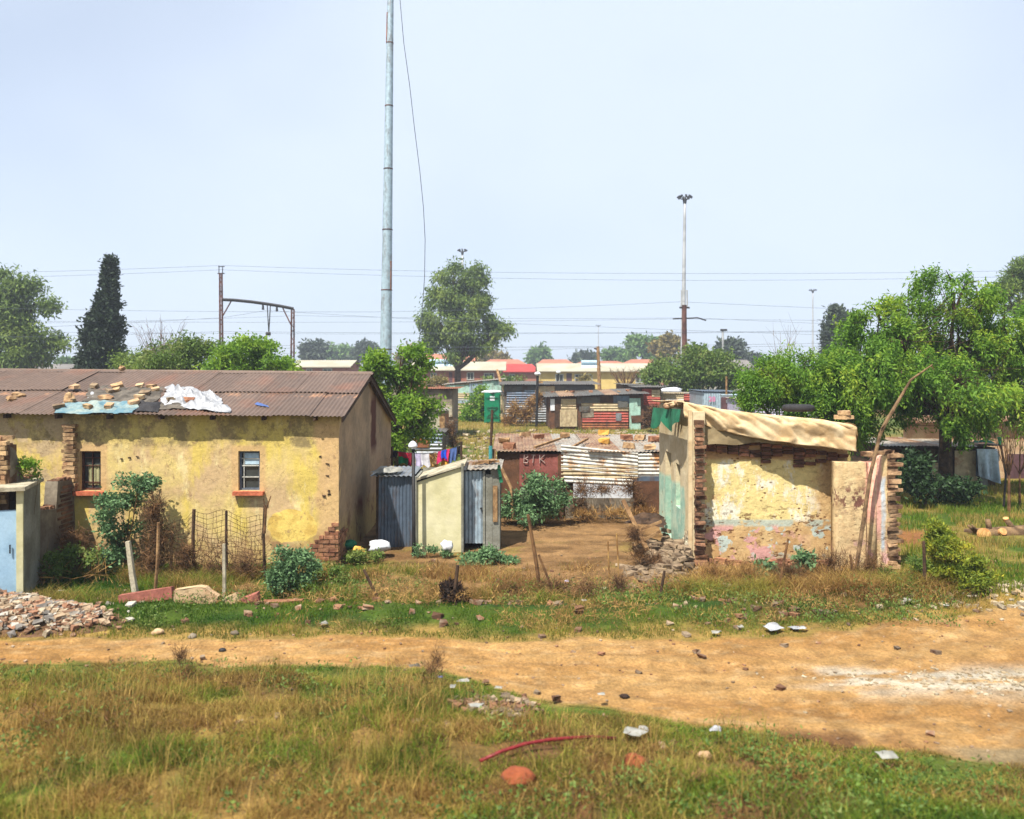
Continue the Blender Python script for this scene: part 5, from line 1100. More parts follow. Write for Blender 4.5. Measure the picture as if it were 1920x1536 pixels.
for lb_, px_, py_, rx_, ry_, mt_, Yq in (('small green bush at the right end of the brick house', 960, 714, 16, 8, 'lf_mid', 84), ('brown green bush left of the wooden pole foot', 1092, 716, 18, 8, 'lf_ochre', 86), ('green bush in front of the right end of the long yellow house', 1222, 708, 16, 14, 'lf_mid', 82), ('olive bush left of the mint and cream shack', 815, 716, 20, 8, 'lf_ochre', 80), ('low green bush between the two roof edges above the toilet', 925, 722, 16, 6, 'lf_mid', 80)):
    tree('bush', lb_, 'bush', Yq, px_, [(px_-rx_*.4, py_, rx_*.6, ry_), (px_+rx_*.4, py_, rx_*.6, ry_*.8)], 120, 12, .25, .3, .14, .1, M[mt_], .08, .3, bark='twig', crownname='foliage')
# ================================================================== far houses
m_ = simple
M['hw_brick'] = simple('far_house_red_brick', W(178, 120, 98), W(160, 100, 80), .6, .9, bump=0, amt=.1)
M['hw_yellow'] = simple('far_house_yellow_wall', W(228, 200, 124), W(214, 184, 110), .6, .9, bump=0, amt=.1)
M['hw_white'] = simple('far_house_pale_wall', W(220, 214, 196), None, .6, .9, bump=0, amt=.1)
M['hr_cream'] = simple('far_cream_roof', H(232, 224, 200), H(216, 206, 178), .4, .8, bump=0, amt=.1)
M['hr_red'] = simple('far_red_roof', H(226, 88, 80), H(212, 80, 72), .6, .8, bump=0, amt=.08)
M['hr_orange'] = simple('far_orange_tiles', H(232, 156, 124), H(214, 136, 106), .6, .85, bump=0, amt=.1)
M['hr_grey'] = simple('far_grey_roof', H(168, 160, 152), None, .4, .85, bump=0, amt=.1)
def house2(name, label, p0, p1, ye, yr, Y, depth, wm, rm, wins=(), doors=(), hip=False, geyser=()):
    x0, x1 = PX(p0, Y), PX(p1, Y); ze, zr = PZ(ye, Y), PZ(yr, Y+depth/2)
    t = thing(name, label, 'house', ((x0+x1)/2, Y, 0)); mb = MB(); mb.box(((x0+x1)/2, Y+depth/2, ze/2-.1), (x1-x0, depth, ze+.2))
    if not hip:
        for x_ in (x0, x1): mb.add([(x_, Y, ze), (x_, Y+depth, ze), (x_, Y+depth/2, zr-.08)], [(0, 1, 2)])
    mb.build('wall', M[wm], t)
    mb = MB(); o = .5; hp_ = (x1-x0)*.22 if hip else 0; yr_ = Y+depth/2; th = .12
    for q in (0, th):
        mb.quad((x0-o, Y-o, ze-.1+q), (x1+o, Y-o, ze-.1+q), (x1+o-hp_, yr_, zr+q), (x0-o+hp_, yr_, zr+q)); mb.quad((x1+o, Y+depth+o, ze-.1+q), (x0-o, Y+depth+o, ze-.1+q), (x0-o+hp_, yr_, zr+q), (x1+o-hp_, yr_, zr+q))
        if hip: mb.add([(x1+o, Y-o, ze-.1+q), (x1+o, Y+depth+o, ze-.1+q), (x1+o-hp_, yr_, zr+q)], [(0, 1, 2)]); mb.add([(x0-o, Y-o, ze-.1+q), (x0-o, Y+depth+o, ze-.1+q), (x0-o+hp_, yr_, zr+q)], [(0, 2, 1)])
    mb.quad((x0-o, Y-o, ze-.1), (x1+o, Y-o, ze-.1), (x1+o, Y-o, ze-.1+th), (x0-o, Y-o, ze-.1+th)); rf = mb.build('roof', M[rm], t)
    for (a, b, c, d) in wins:
        mb = MB(); A, B = P(a, d, Y), P(b, c, Y); cx, cz, w_, h_ = (A.x+B.x)/2, (A.z+B.z)/2, B.x-A.x, B.z-A.z
        for s_ in (-1, 1): mb.box((cx+s_*(w_/2), Y-.04, cz), (.12, .1, h_+.12)); mb.box((cx, Y-.045, cz+s_*h_/2), (w_-.12, .1, .12))
        mb.box((cx, Y-.04, cz), (.08, .06, h_-.12)); f_ = mb.build('window', M['framewhite'], t)
        mb = MB(); mb.quad((cx-w_/2, Y-.02, cz-h_/2), (cx+w_/2, Y-.02, cz-h_/2), (cx+w_/2, Y-.02, cz+h_/2), (cx-w_/2, Y-.02, cz+h_/2)); mb.build('pane', M['glass'], f_)
    for (a, b, c, d) in doors:
        mb = MB(); A, B = P(a, d, Y), P(b, c, Y); mb.box(((A.x+B.x)/2, Y-.03, (A.z+B.z)/2), (B.x-A.x, .06, B.z-A.z)); mb.build('door', M['doordark'], t)
    for (a, c) in geyser:
        g_ = P(a, c, Y+depth*.2); mb = MB(); mb.box(g_+Vector((0, 0, -.5)), (2.6, .1, 1.5), M=Matrix.Rotation(-1.0, 3, 'X')); mb.tube([g_+Vector((-1.3, .5, .2)), g_+Vector((1.3, .5, .2))], .28, 10); mb.build('solar_heater', M['panepale'], t)
    return t
house2('brick_house', 'long red brick house with a cream roof under the tall gum tree', 772, 942, 694, 680, 110, 8, 'hw_brick', 'hr_cream', [(808, 818, 700, 713), (876, 888, 699, 712), (908, 926, 700, 712)], [(842, 848, 698, 725)], geyser=[(822, 680), (850, 680)])
house2('yellow_house', 'long yellow house with a cream roof behind the wooden pole', 1014, 1222, 696, 683, 110, 8, 'hw_yellow', 'hr_cream', [(1042, 1056, 702, 716), (1078, 1092, 702, 716), (1100, 1110, 702, 714), (1192, 1208, 704, 718)], [(1062, 1072, 700, 725)], geyser=[(1108, 682)])
house2('far_house', 'house with a bright red roof between the brick and yellow houses', 940, 1008, 697, 684, 125, 9, 'hw_brick', 'hr_red', [(955, 965, 702, 712)], hip=True)
house2('far_house', 'gabled house with an orange tiled roof behind the gum tree trunk', 800, 886, 684, 665, 140, 9, 'hw_brick', 'hr_orange', [(815, 825, 690, 700)])
house2('far_house', 'orange roofed house behind the bright red roof', 905, 985, 684, 675, 165, 10, 'hw_white', 'hr_orange', hip=True)
house2('far_house', 'house with a tan tiled hipped roof left of the solar heater', 1010, 1075, 684, 675, 165, 10, 'hw_white', 'hr_orange', hip=True)
house2('far_house', 'low dark red roofed house right of the wooden pole', 1080, 1180, 686, 678, 160, 10, 'hw_brick', 'hr_orange', hip=True)
house2('far_house', 'orange roofed house at the foot of the big green far tree', 1178, 1262, 684, 675, 150, 10, 'hw_brick', 'hr_orange', hip=True)
house2('far_house', 'long cream roofed house seen beyond the cottage roof', 512, 652, 688, 677, 110, 8, 'hw_brick', 'hr_cream', [(575, 585, 692, 702), (606, 622, 692, 702)], geyser=[(535, 676)])
house2('far_house', 'grey roofed house by the dark domed far tree', 1352, 1410, 690, 676, 130, 9, 'hw_white', 'hr_grey')
house2('far_house', 'pale house seen left of the dark cypress', 60, 128, 692, 684, 130, 9, 'hw_white', 'hr_grey')
house2('far_house', 'small pale house seen just right of the cypress', 236, 300, 688, 680, 120, 8, 'hw_white', 'hr_cream')
house2('far_house', 'orange roofed house at the far left edge', -30, 56, 690, 681, 140, 9, 'hw_white', 'hr_orange', hip=True)

# ================================================================== masts, gantry, poles, wires
def mast(name, label, px_b, px_t, py_t, Y, r0, r1, mt, head=True, arms=8, hr=2.0, zbands=0):
    zt = PZ(py_t, Y); t = thing(name, label, 'lighting mast', (PX(px_b, Y), Y, 0)); b = Vector((PX(px_b, Y), Y, -.2)); e = Vector((PX(px_t, Y), Y, zt))
    mb = MB(); k = 10; pts = [b.lerp(e, i/k) for i in range(k+1)]; mb.tube(pts, [r0+(r1-r0)*i/k for i in range(k+1)], 20); mb.build('pole', M[mt], t, smooth=True)
    if head:
        mb = MB(); mb.tube([e+Vector((0, 0, -.5)), e+Vector((0, 0, .1)), e+Vector((0, 0, .5))], [r1*1.2, hr*.35, hr*.15], 12); hd = mb.build('head_frame', M['dark'], t)
        for i in range(arms):
            a = 2*math.pi*i/arms; d = Vector((math.cos(a), math.sin(a), 0)); mb = MB(); mb.tube([e, e+d*hr*.8+Vector((0, 0, .35))], .07, 5); mb.box(e+d*hr+Vector((0, 0, .55)), (.5, .25, .3), M=Matrix.Rotation(a, 3, 'Z')@Matrix.Rotation(.6, 3, 'Y')); mb.build('floodlight', M['dark'], t)
    return t
tm = mast('lighting_mast', 'tall galvanised steel mast rising out of the top of the picture', 721, 733.5, -110, 40, .33, .135, 'steel', head=False)
# flange seams of the mast sections
b0, e0 = Vector((PX(721, 40), 40, -.2)), Vector((PX(733.5, 40), 40, PZ(-110, 40)))
for pyy in (-20, 82, 200, 318, 432, 545, 656):
    z_ = PZ(pyy, 40); f_ = (z_+.2)/(e0.z+.2); c = b0.lerp(e0, f_); r_ = .33+(.135-.33)*f_; mb = MB(); mb.tube([c, c+Vector((0, 0, .05))], [r_+.012, r_+.012], 20); mb.build('joint_collar', M['rustpost'], tm)
mb = MB()
for (y0_, y1_) in ((25, 80), (490, 545)):
    pts = []
    for k in range(6):
        z_ = PZ(y0_+(y1_-y0_)*k/5, 40); f_ = (z_+.2)/(e0.z+.2); c = b0.lerp(e0, f_); r_ = .33+(.135-.33)*f_; s_ = -1 if y0_ < 100 else 1; pts.append(c+Vector((s_*r_*.8, -r_*.48, 0)))
    mb = MB(); mb.tube(pts, .045, 6); mb.build('rust_streak', M['ironrust'], tm)
cbl = [(750, 0), (757, 80), (768, 160), (777, 240), (787, 320), (794, 390), (797, 450), (796, 520), (791, 590), (786, 640), (778, 700), (768, 760)]
mb = MB(); mb.tube([P(735, -100, 39.6)]+[P(a, b, 39.4) for a, b in cbl], .018, 5); tag(mb.build('hanging_cable', M['wire']), 'thin slack cable hanging beside the tall galvanised mast', 'cable')
mast('lighting_mast', 'pale far lighting mast with a dark lamp crown right of the middle', 1279.5, 1284, 376, 124, .42, .2, 'mastwhite', hr=.95)
mast('lighting_mast', 'far lighting mast whose lamp crown shows above the gum tree', 866, 867, 474, 179, .4, .2, 'mastwhite', hr=.9)
mast('lighting_mast', 'faint far lighting mast left of the narrow conifer', 1524, 1524, 547, 273, .4, .2, 'mastwhite', hr=1.1)
mast('lighting_mast', 'faintest far lighting mast above the yellow house', 1122, 1122, 612, 480, .45, .25, 'mastwhite', hr=1.5)
Yg = 70
ga = thing('railway_gantry', 'rust brown railway gantry with a curved beam above the cottage roof', 'gantry', (PX(480, Yg), Yg, 0))
def lattice(mb, p0, p1, w_, n):
    for s_ in (-1, 1):
        for q in (-1, 1): mb.tube([Vector((p0.x+s_*w_, p0.y+q*w_, p0.z)), Vector((p1.x+s_*w_*.7, p1.y+q*w_*.7, p1.z))], .05, 4)
    for i in range(n):
        a = p0.lerp(p1, i/n); b = p0.lerp(p1, (i+1)/n); s_ = 1 if i % 2 else -1; mb.tube([a+Vector((s_*w_, -w_, 0)), b+Vector((-s_*w_, -w_, 0))], .03, 4)
mb = MB(); lattice(mb, Vector((PX(416, Yg), Yg, 0)), Vector((PX(414, Yg), Yg, PZ(512, Yg))), .13, 20); mb.build('tall_post', M['rustpost'], ga)
mb = MB(); lattice(mb, Vector((PX(548, Yg+1), Yg+1, 0)), Vector((PX(549, Yg+1), Yg+1, PZ(578, Yg))), .15, 16); mb.build('short_post', M['rustpost'], ga)
mb = MB(); pts = [(416, 562), (440, 563), (470, 566), (500, 570), (525, 574), (550, 579)]; mb.tube([P(a, b, Yg) for a, b in pts], .14, 6); mb.build('curved_beam', M['dark'], ga)
mb = MB(); mb.tube([P(418, 592, Yg), P(434, 564, Yg)], .06, 5); mb.build('brace', M['rustpost'], ga)
mb = MB(); mb.tube([P(546, 610, Yg), P(530, 577, Yg)], .06, 5); mb.build('brace', M['rustpost'], ga)
mb = MB()
for k in (-1, 1): mb.tube([P(414+k*3.4, 500, Yg), P(414+k*3.4, 514, Yg)], .04, 4)
mb.tube([P(409, 500, Yg), P(421, 500, Yg)], .05, 4); mb.tube([P(408, 513, Yg), P(421, 513, Yg)], .06, 4); mb.build('top_crossarms', M['dark'], ga)
mb = MB(); mb.tube([P(501, 570, Yg), P(504, 625, Yg)], .05, 4); mb.tube([P(507, 572, Yg), P(504, 625, Yg)], .05, 4); mb.tube([P(499, 626, Yg), P(507, 626, Yg)], .16, 6); mb.build('hanging_insulator', M['dark'], ga)
for a, b in ((493, 575), (519, 578)):
    mb = MB(); mb.tube([P(a, b-8, Yg), P(a, b+6, Yg)], [.05, .12], 5); mb.build('insulator', M['dark'], ga)
rp_ = thing('utility_pole', 'rusty brown power pole with crossarms in front of the pale lighting mast', 'utility pole', (PX(1284, 68), 68, 0))
mb = MB(); mb.tube([P(1284, 790, 68), P(1283, 572, 68)], [.24, .2], 8); mb.build('post', M['rustpost'], rp_)
mb = MB()
for k in (-1, 1): mb.tube([P(1283+k*5.5, 575, 68), P(1283+k*5, 546, 68)], .07, 5)
mb.tube([P(1276, 545, 68), P(1290, 545, 68)], .05, 4); mb.build('top_brackets', M['mastwhite'], rp_)
mb = MB(); mb.tube([P(1274, 577, 68), P(1293, 577, 68)], .08, 5); mb.tube([P(1262, 598, 68), P(1308, 596, 68), P(1324, 601, 68)], .06, 5); mb.build('crossarms', M['dark'], rp_)
wp = thing('utility_pole', 'bleached wooden pole in front of the long yellow house', 'utility pole', (PX(1123, 80), 80, 0))
mb = MB(); mb.tube([P(1125, 765, 80), P(1123, 700, 80), P(1121, 650, 80)], [.2, .18, .15], 8); mb.build('post', M['wood'], wp)
mb = MB(); mb.tube([P(1114, 653, 80), P(1124, 657, 80)], .08, 5); mb.build('bracket', M['wooddark'], wp)
sp = thing('street_lamp', 'slim white lamp post in front of the dark domed far tree', 'street lamp', (PX(1356, 100), 100, 0))
mb = MB(); mb.tube([P(1357, 740, 100), P(1355, 618, 100)], .13, 6); mb.build('post', M['mastwhite'], sp)
mb = MB(); mb.box(P(1357, 619, 100), (.8, .3, .25)); mb.build('lamp', M['dark'], sp)
for px, y0_, y1_, Y, r_, lb in ((1008, 703, 792, 54, .09, 'dark street pole in front of the blue grey shack'), (1047, 700, 745, 75, .08, 'short dark pole with a pale lamp before the yellow house')):
    t = thing('street_lamp', lb, 'street lamp', (PX(px, Y), Y, 0)); mb = MB(); mb.tube([P(px-2, y1_, Y), P(px, y0_, Y)], r_, 6); mb.tube([P(px-2, y1_, Y)+Vector((0, 0, -3)), P(px-2, y1_, Y)], r_, 6); mb.build('post', M['dark'], t); mb = MB(); mb.lump(P(px, y0_-2, Y), (.22, .22, .14), 8, .05); mb.build('lamp', M['white'], t)
mb = MB(); mb.tube([P(1362, 740, 51), P(1362, 706, 51)], .06, 5); tag(mb.build('stake', M['wood']), 'thin orange wooden stake above the pale blue shack', 'stake')
mb = MB(); mb.tube([P(932, 694, 62), P(940, 722, 61)], .12, 4); tag(mb.build('plank', M['wood']), 'leaning orange plank above the pale mint shack roof', 'plank')
def wire(pts, Y, r=.014, lb='', Y2=None):
    mb = MB(); V_ = []
    Y2 = Y2 or Y
    for i in range(len(pts)-1):
        (a, b), (c, d) = pts[i], pts[i+1]
        for k in range(8): t_ = k/8; sg = (4*t_*(1-t_))*abs(c-a)*.0045; px = a+(c-a)*t_; V_.append(P(px, b+(d-b)*t_+sg, Y+(Y2-Y)*(px+200)/2300))
    V_.append(P(pts[-1][0], pts[-1][1], Y2)); mb.tube(V_, r, 4, False); tag(mb.build('overhead_wire', M['wire']), lb, 'wire', 'overhead railway and power wires')
wire([(-300, 516), (414, 498), (1280, 513), (2200, 500)], 70, .014, 'topmost overhead wire passing over the gantry post')
wire([(-300, 526), (414, 506), (1280, 526), (2200, 510)], 70, .014, 'second highest overhead wire just below the topmost one')
wire([(-300, 597), (1274, 598), (2200, 596)], 75, .014, 'level overhead wire at the lower crossarms of the rusty pole')
wire([(-300, 570), (700, 585), (1276, 566), (2200, 596)], 68, .014, 'overhead wire meeting the top of the rusty pole and sloping down right')
wire([(-300, 626), (414, 596), (500, 582), (1100, 612), (2200, 640)], 72, .014, 'slack overhead wire climbing to the gantry beam from the left')
wire([(-300, 610), (560, 592), (1300, 596), (2200, 625)], 77, .014, 'overhead wire falling to the right of the rusty pole')
wire([(-300, 618), (2200, 612)], 79, .014, 'level overhead wire behind the middle of the gum tree')
wire([(-300, 634), (414, 622), (2200, 608)], 66, .014, 'dark overhead wire crossing in front of the conifer')
wire([(-300, 650), (2200, 630)], 73, .014, 'overhead wire running just above the hedge tops')
wire([(-300, 642), (560, 648), (2200, 638)], 81, .014, 'lowest but one overhead wire across the skyline')
wire([(-300, 660), (980, 656), (1118, 652), (2200, 668)], 79.6, .014, 'lowest overhead wire tied to the wooden pole bracket')

# ================================================================== portable toilet
Yt = 58; tl = thing('portable_toilet', 'green portable toilet with a white domed roof on the open ground', 'portable toilet', (PX(923, Yt), Yt, 0))
x0, x1, z1 = PX(908, Yt), PX(938, Yt), PZ(737, Yt); cx = (x0+x1)/2
mb = MB(); mb.box((cx, Yt+.6, z1/2), (x1-x0, 1.15, z1), jit=0); mb.build('cabin', M['toilet'], tl)
mb = MB(); mb.box((cx, Yt-.01, z1*.5), (x1-x0-.16, .06, z1-.16)); d_ = mb.build('door', M['toilet'], tl)
mb = MB()
for (a, b, c, d) in ((-.38, .32, .38, .95), (-.38, .95, .38, .32), (-.4, 1.0, .4, 1.0), (-.4, .28, .4, .28), (-.38, 1.15, .38, 1.62), (-.42, 1.68, .42, 1.68)):
    if b != d and b > 1: continue
    A, B = Vector((cx+a, Yt-.06, b+.15)), Vector((cx+c, Yt-.06, d+.15)); mb.tube([A, B], .04, 4)
mb.build('moulded_ribs', M['green'], d_)
mb = MB(); mb.box((cx, Yt-.05, z1*.82), (.34, .02, .32)); mb.build('sign', M['white'], d_)
mb = MB(); mb.tube([Vector((cx, Yt+.6, z1)), Vector((cx, Yt+.6, z1+.06)), Vector((cx, Yt+.6, z1+.16)), Vector((cx, Yt+.6, z1+.2))], [.8, .84, .6, .1], 4); r_ = mb.build('roof', M['white'], tl)
rb = r_; 
me = r_.data
for v_ in me.vertices:
    q = Vector((v_.co.x-(cx-tl.location.x), v_.co.y-.6, 0)); q.rotate(Matrix.Rotation(math.radians(45), 3, 'Z')); v_.co.x = cx-tl.location.x+q.x; v_.co.y = .6+q.y

# stake in front of it: rusty top, teal lower part
st_ = thing('stake', 'tall thin stake rusty above and teal below left of the chalked shack', 'stake', (PX(921, 21), 21, 0))
mb = MB(); mb.tube([P(920, 838, 21), P(922, 800, 21), P(923, 768, 21)], [.035, .04, .035], 6); mb.build('rusty_top', M['wooddark'], st_)
mb = MB(); mb.tube([P(918, 978, 21), P(920, 836, 21)], .05, 8); mb.build('teal_pipe', M['teal'], st_)
mb = MB(); mb.tube([P(928, 978, 21.1), P(927, 842, 21.1)], .05, 5); tag(mb.build('fence_post', M['wood']), 'pale timber post beside the teal stake', 'post')
mb = MB(); mb.tube([P(932, 862, 20.5), P(958, 915, 20.3), P(962, 975, 20.2)], .045, 5); tag(mb.build('branch', M['wood']), 'crooked pale branch leaning at the left end of the chalked shack', 'branch')

# ================================================================== shrubs and plants
def shrub(label, Y, bx, lobes, n, per, sp_, L, Wd, mt, name='shrub', droop=.1, tr=.03, cat='shrub', **k): return tree(name, label, cat, Y, bx, lobes, n, per, sp_, L, Wd, droop, M[mt], tr, .2, bark='twig', crownname='foliage', **k)
shrub('green shrub with glossy leaves against the yellow wall between the two windows', 15.7, 235, [(262, 900, 26, 22), (245, 935, 34, 34), (232, 975, 34, 34), (218, 1015, 36, 36), (208, 1045, 28, 20)], 420, 15, .08, .08, .04, 'lf_teal')
shrub('small blue green shrub by the brick corner of the house', 14.1, 543, [(545, 1040, 26, 24), (560, 1062, 24, 22), (530, 1070, 20, 24), (548, 1090, 28, 18)], 330, 14, .06, .07, .03, 'lf_teal')
shrub('dense blue green bush in front of the chalked shack', 20.4, 1010, [(1000, 915, 22, 24), (1040, 922, 22, 26), (975, 938, 20, 18), (1018, 940, 26, 20), (1000, 958, 46, 14), (1052, 948, 16, 18)], 430, 14, .10, .11, .045, 'lf_teal')
shrub('low green weeds right of the cream outhouse', 16.6, 915, [(905, 1050, 34, 16), (930, 1060, 26, 12), (885, 1060, 20, 12)], 260, 12, .07, .08, .035, 'lf_teal', 'low_bush')
shrub('yellow green conifer bush leaning at the right edge of the brush', 14.2, 1780, [(1765, 1010, 24, 26), (1785, 1045, 38, 28), (1805, 1085, 50, 28), (1835, 1110, 40, 20), (1770, 1090, 46, 26), (1720, 1110, 36, 18)], 1900, 16, .05, .085, .022, 'lf_yel', droop=-.3)
shrub('dark green shrub at the right end of the dry brush', 14.3, 1690, [(1690, 1095, 34, 26), (1655, 1110, 26, 18), (1715, 1070, 20, 20)], 420, 14, .06, .07, .02, 'lf_mid')
shrub('broad leaved blue green plant at the foot of the ruin wall', 15.3, 1435, [(1432, 1052, 16, 14), (1424, 1072, 16, 10), (1445, 1070, 12, 10)], 60, 10, .05, .13, .05, 'lf_teal', 'leafy_plant', tr=.015)
shrub('second broad leaved plant right of the first below the ruin wall', 15.2, 1500, [(1502, 1052, 15, 14), (1495, 1066, 12, 10)], 50, 10, .05, .13, .05, 'lf_teal', 'leafy_plant', tr=.015)
shrub('green creeper bush in the field beside the portable toilet', 60, 898, [(898, 745, 14, 20), (890, 770, 22, 16), (880, 780, 22, 10), (902, 728, 8, 10)], 380, 12, .25, .26, .12, 'lf_bright')
shrub('low weeds around the refuse at the gable foot', 16.4, 665, [(660, 1045, 22, 12), (690, 1042, 24, 9), (730, 1045, 26, 8)], 220, 12, .05, .06, .03, 'lf_mid', 'low_bush')
shrub('thin weeds growing against the cream outhouse', 16.9, 800, [(792, 1025, 10, 18), (800, 1038, 20, 8), (845, 1032, 12, 12)], 90, 10, .04, .06, .03, 'lf_teal', 'low_bush', tr=.012)
shrub('green weed clump between the house corner and small blue green shrub', 14.9, 610, [(610, 1068, 26, 10), (640, 1076, 20, 8)], 140, 10, .06, .06, .025, 'lf_mid', 'low_bush', tr=.012)
shrub('shaded weeds behind the stepped broken wall end', 15.0, 100, [(95, 1055, 28, 14), (150, 1040, 26, 14)], 200, 12, .07, .07, .03, 'lf_mid', 'low_bush', tr=.012)
shrub('leafy creeper sprouting on top of the broken wall end', 14.5, 50, [(48, 855, 14, 16), (58, 880, 14, 18), (75, 865, 12, 10)], 60, 10, .05, .07, .03, 'lf_bright', 'creeper', tr=.01)
def brush(name, label, cat, Y, lobes, n, L, mt, group=None, up=.3, rr=.012):
    A = []
    for lb in lobes: c = P(lb[0], lb[1], Y); A.append((c.x, c.y, c.z, lb[2]/F*Y, .3, lb[3]/F*Y))
    A = np.array(A); pk = rng.choice(len(A), n); a = A[pk]; p = a[:, :3]+unit(rng.normal(size=(n, 3)))*a[:, 3:]*rng.uniform(0, 1, n)[:, None]
    p[:, 2] = np.maximum(p[:, 2], .02); dr = rng.normal(size=(n, 3))+[0, 0, up]; V, Fc = leaf_mesh(p, dr, rng.uniform(.5, 1.3, n)*L, rr)
    return tag(np_mesh(name, V, Fc, M[mt], base=(a[0, 0], Y, 0)), label, cat, group)
brush('dry_shrub', 'dead brown shrub hung on the wire fence beside the green shrub', 'shrub', 15.2, [(290, 960, 18, 40), (300, 1010, 32, 50), (285, 1060, 34, 36)], 3600, .2, 'twig', rr=.010)
brush('dry_shrub', 'low dead brown brush along the foot of the wire mesh fence', 'shrub', 15.1, [(345, 1068, 30, 12), (400, 1072, 40, 10), (460, 1066, 36, 16), (350, 1040, 14, 26)], 2400, .2, 'twig', rr=.009)
brush('dry_shrub', 'brown dead weeds between the stakes in the bare yard', 'shrub', 14.0, [(1040, 1100, 40, 10), (1100, 1105, 50, 12), (960, 1108, 50, 8), (1160, 1095, 24, 16)], 1800, .18, 'twig', rr=.008)
brush('dry_shrub', 'tangled dead brush along the foot of the ruin wall', 'shrub', 15.4, [(1330, 1080, 30, 14), (1390, 1085, 40, 10), (1540, 1080, 40, 18), (1600, 1075, 24, 24), (1650, 1080, 20, 14)], 3600, .2, 'straw', rr=.009)
brush('dry_shrub', 'dark dry brush over the rubble left of the ruin', 'shrub', 16.0, [(1200, 1040, 26, 16), (1230, 1055, 22, 12), (1190, 1005, 16, 18)], 1500, .2, 'twig', rr=.010)
brush('dry_shrub', 'dead brown bush in the shade below the left window', 'shrub', 15.7, [(140, 1020, 40, 34), (110, 1050, 44, 26), (165, 1055, 34, 22)], 3000, .22, 'twig', rr=.010)
brush('dry_shrub', 'dead climber covering the pale sheets of the chalked shack', 'shrub', 20.8, [(1090, 920, 24, 30), (1130, 918, 44, 12), (1182, 915, 20, 24), (1200, 945, 18, 26), (1085, 950, 20, 30)], 2600, .22, 'twig', rr=.012)
brush('dry_grass', 'straw coloured dry grass along the base of the chalked shack', 'grass', 20.6, [(960, 965, 20, 10), (1010, 972, 60, 8), (1090, 966, 50, 12), (1160, 965, 50, 12), (1210, 965, 26, 14)], 3200, .2, 'straw', up=1.2, rr=.012)
brush('dry_shrub', 'brown dead bush standing behind the washing line', 'shrub', 22, [(810, 862, 12, 16), (812, 876, 14, 10)], 700, .16, 'straw')
brush('dry_shrub', 'brown dead bush behind the left end of the washing line', 'shrub', 22.5, [(745, 866, 18, 12), (760, 876, 20, 8)], 700, .16, 'twig')
brush('dry_shrub', 'arching heap of dry brown thatch before the blue grey shack', 'shrub', 55, [(995, 765, 14, 22), (985, 780, 12, 10), (1010, 750, 8, 14), (965, 775, 10, 26), (955, 790, 14, 8)], 2400, .6, 'straw', rr=.04)
brush('dry_shrub', 'dark brown dead bush right of the mint green door', 'shrub', 50, [(1220, 785, 14, 20), (1230, 775, 10, 14)], 1200, .5, 'twig', rr=.035)
brush('dry_shrub', 'dark dead brush clinging beside the grey block shack', 'shrub', 36, [(845, 805, 10, 30), (850, 830, 10, 20)], 900, .3, 'twig', rr=.02)
brush('charred_heap', 'dark burnt looking heap in the verge below the cream outhouse', 'heap', 13.3, [(850, 1118, 26, 20), (845, 1105, 20, 14), (858, 1132, 26, 12)], 3600, .11, 'char', rr=.03)
brush('dry_branches', 'bleached dead branches lying left of the leaning concrete post', 'branches', 14.9, [(95, 1075, 30, 10), (60, 1078, 22, 8), (180, 1075, 50, 6)], 220, .5, 'straw', up=0, rr=.012)

# ================================================================== yard fence and posts
fe = thing('wire_fence', 'rusty wire mesh fence in front of the yellow wall below the right window', 'fence', (PX(410, 15.3), 15.3, 0))
Yf = 15.3
for p_, y_, r_, mt in ((322, 1000, .03, 'wood'), (362, 955, .035, 'wooddark'), (424, 958, .028, 'wooddark'), (494, 948, .032, 'wooddark')):
    mb = MB(); mb.tube([(PX(p_+rnd.uniform(-3, 3), Yf), Yf, -.1), (PX(p_, Yf), Yf, PZ(y_, Yf)*.6), (PX(p_+rnd.uniform(-3, 3), Yf), Yf, PZ(y_, Yf))], r_, 6); mb.build('post', M[mt], fe)
mb = MB()
def fz(px, k): 
    top = np.interp(px, [325, 350, 362, 390, 424, 460, 496], [978, 976, 957, 962, 958, 970, 968]); return PZ(1075+(top-1075)*k+3*math.sin(px*.09+k*5), Yf)
for k in np.linspace(.02, 1, 13): mb.tube([(PX(p_, Yf), Yf+.01*math.sin(p_*.3), fz(p_, k)) for p_ in range(325, 498, 8)], .0045, 3, False)
for p_ in range(326, 498, 9): mb.tube([(PX(p_+2*math.sin(k*6+p_), Yf), Yf, fz(p_, k)) for k in np.linspace(.0, 1, 6)], .0035, 3, False)
mb.build('wire_mesh', M['wirerust'], fe)
for q in range(3):
    mb = MB()
    for i in range(70):
        px = rnd.uniform(326, 496); zz = abs(rnd.gauss(0, .35)); L_ = rnd.uniform(.15, .55); a_ = rnd.uniform(-1.5, 1.5); x_ = PX(px, Yf)
        mb.tube([(x_, Yf+rnd.uniform(-.06, .06), zz), (x_+L_*.5*math.sin(a_)+rnd.uniform(-.05, .05), Yf+rnd.uniform(-.08, .08), zz+L_*.5*math.cos(a_)), (x_+L_*math.sin(a_), Yf+rnd.uniform(-.1, .1), min(1.15, zz+L_*math.cos(a_)))], [.006, .004, .002], 3, False)
    tag(mb.build('dead_vines', M['twig'], fe), kind='stuff')
mb = MB(); mb.tube([P(496, 1000, Yf-.05), P(499, 955, Yf-.05), P(508, 930, Yf-.05)], [.03, .02, .01], 5); mb.tube([P(497, 990, Yf-.05), P(497, 950, Yf-.05), P(494, 935, Yf-.05)], [.02, .015, .008], 5); mb.build('forked_branch', M['twig'], fe)
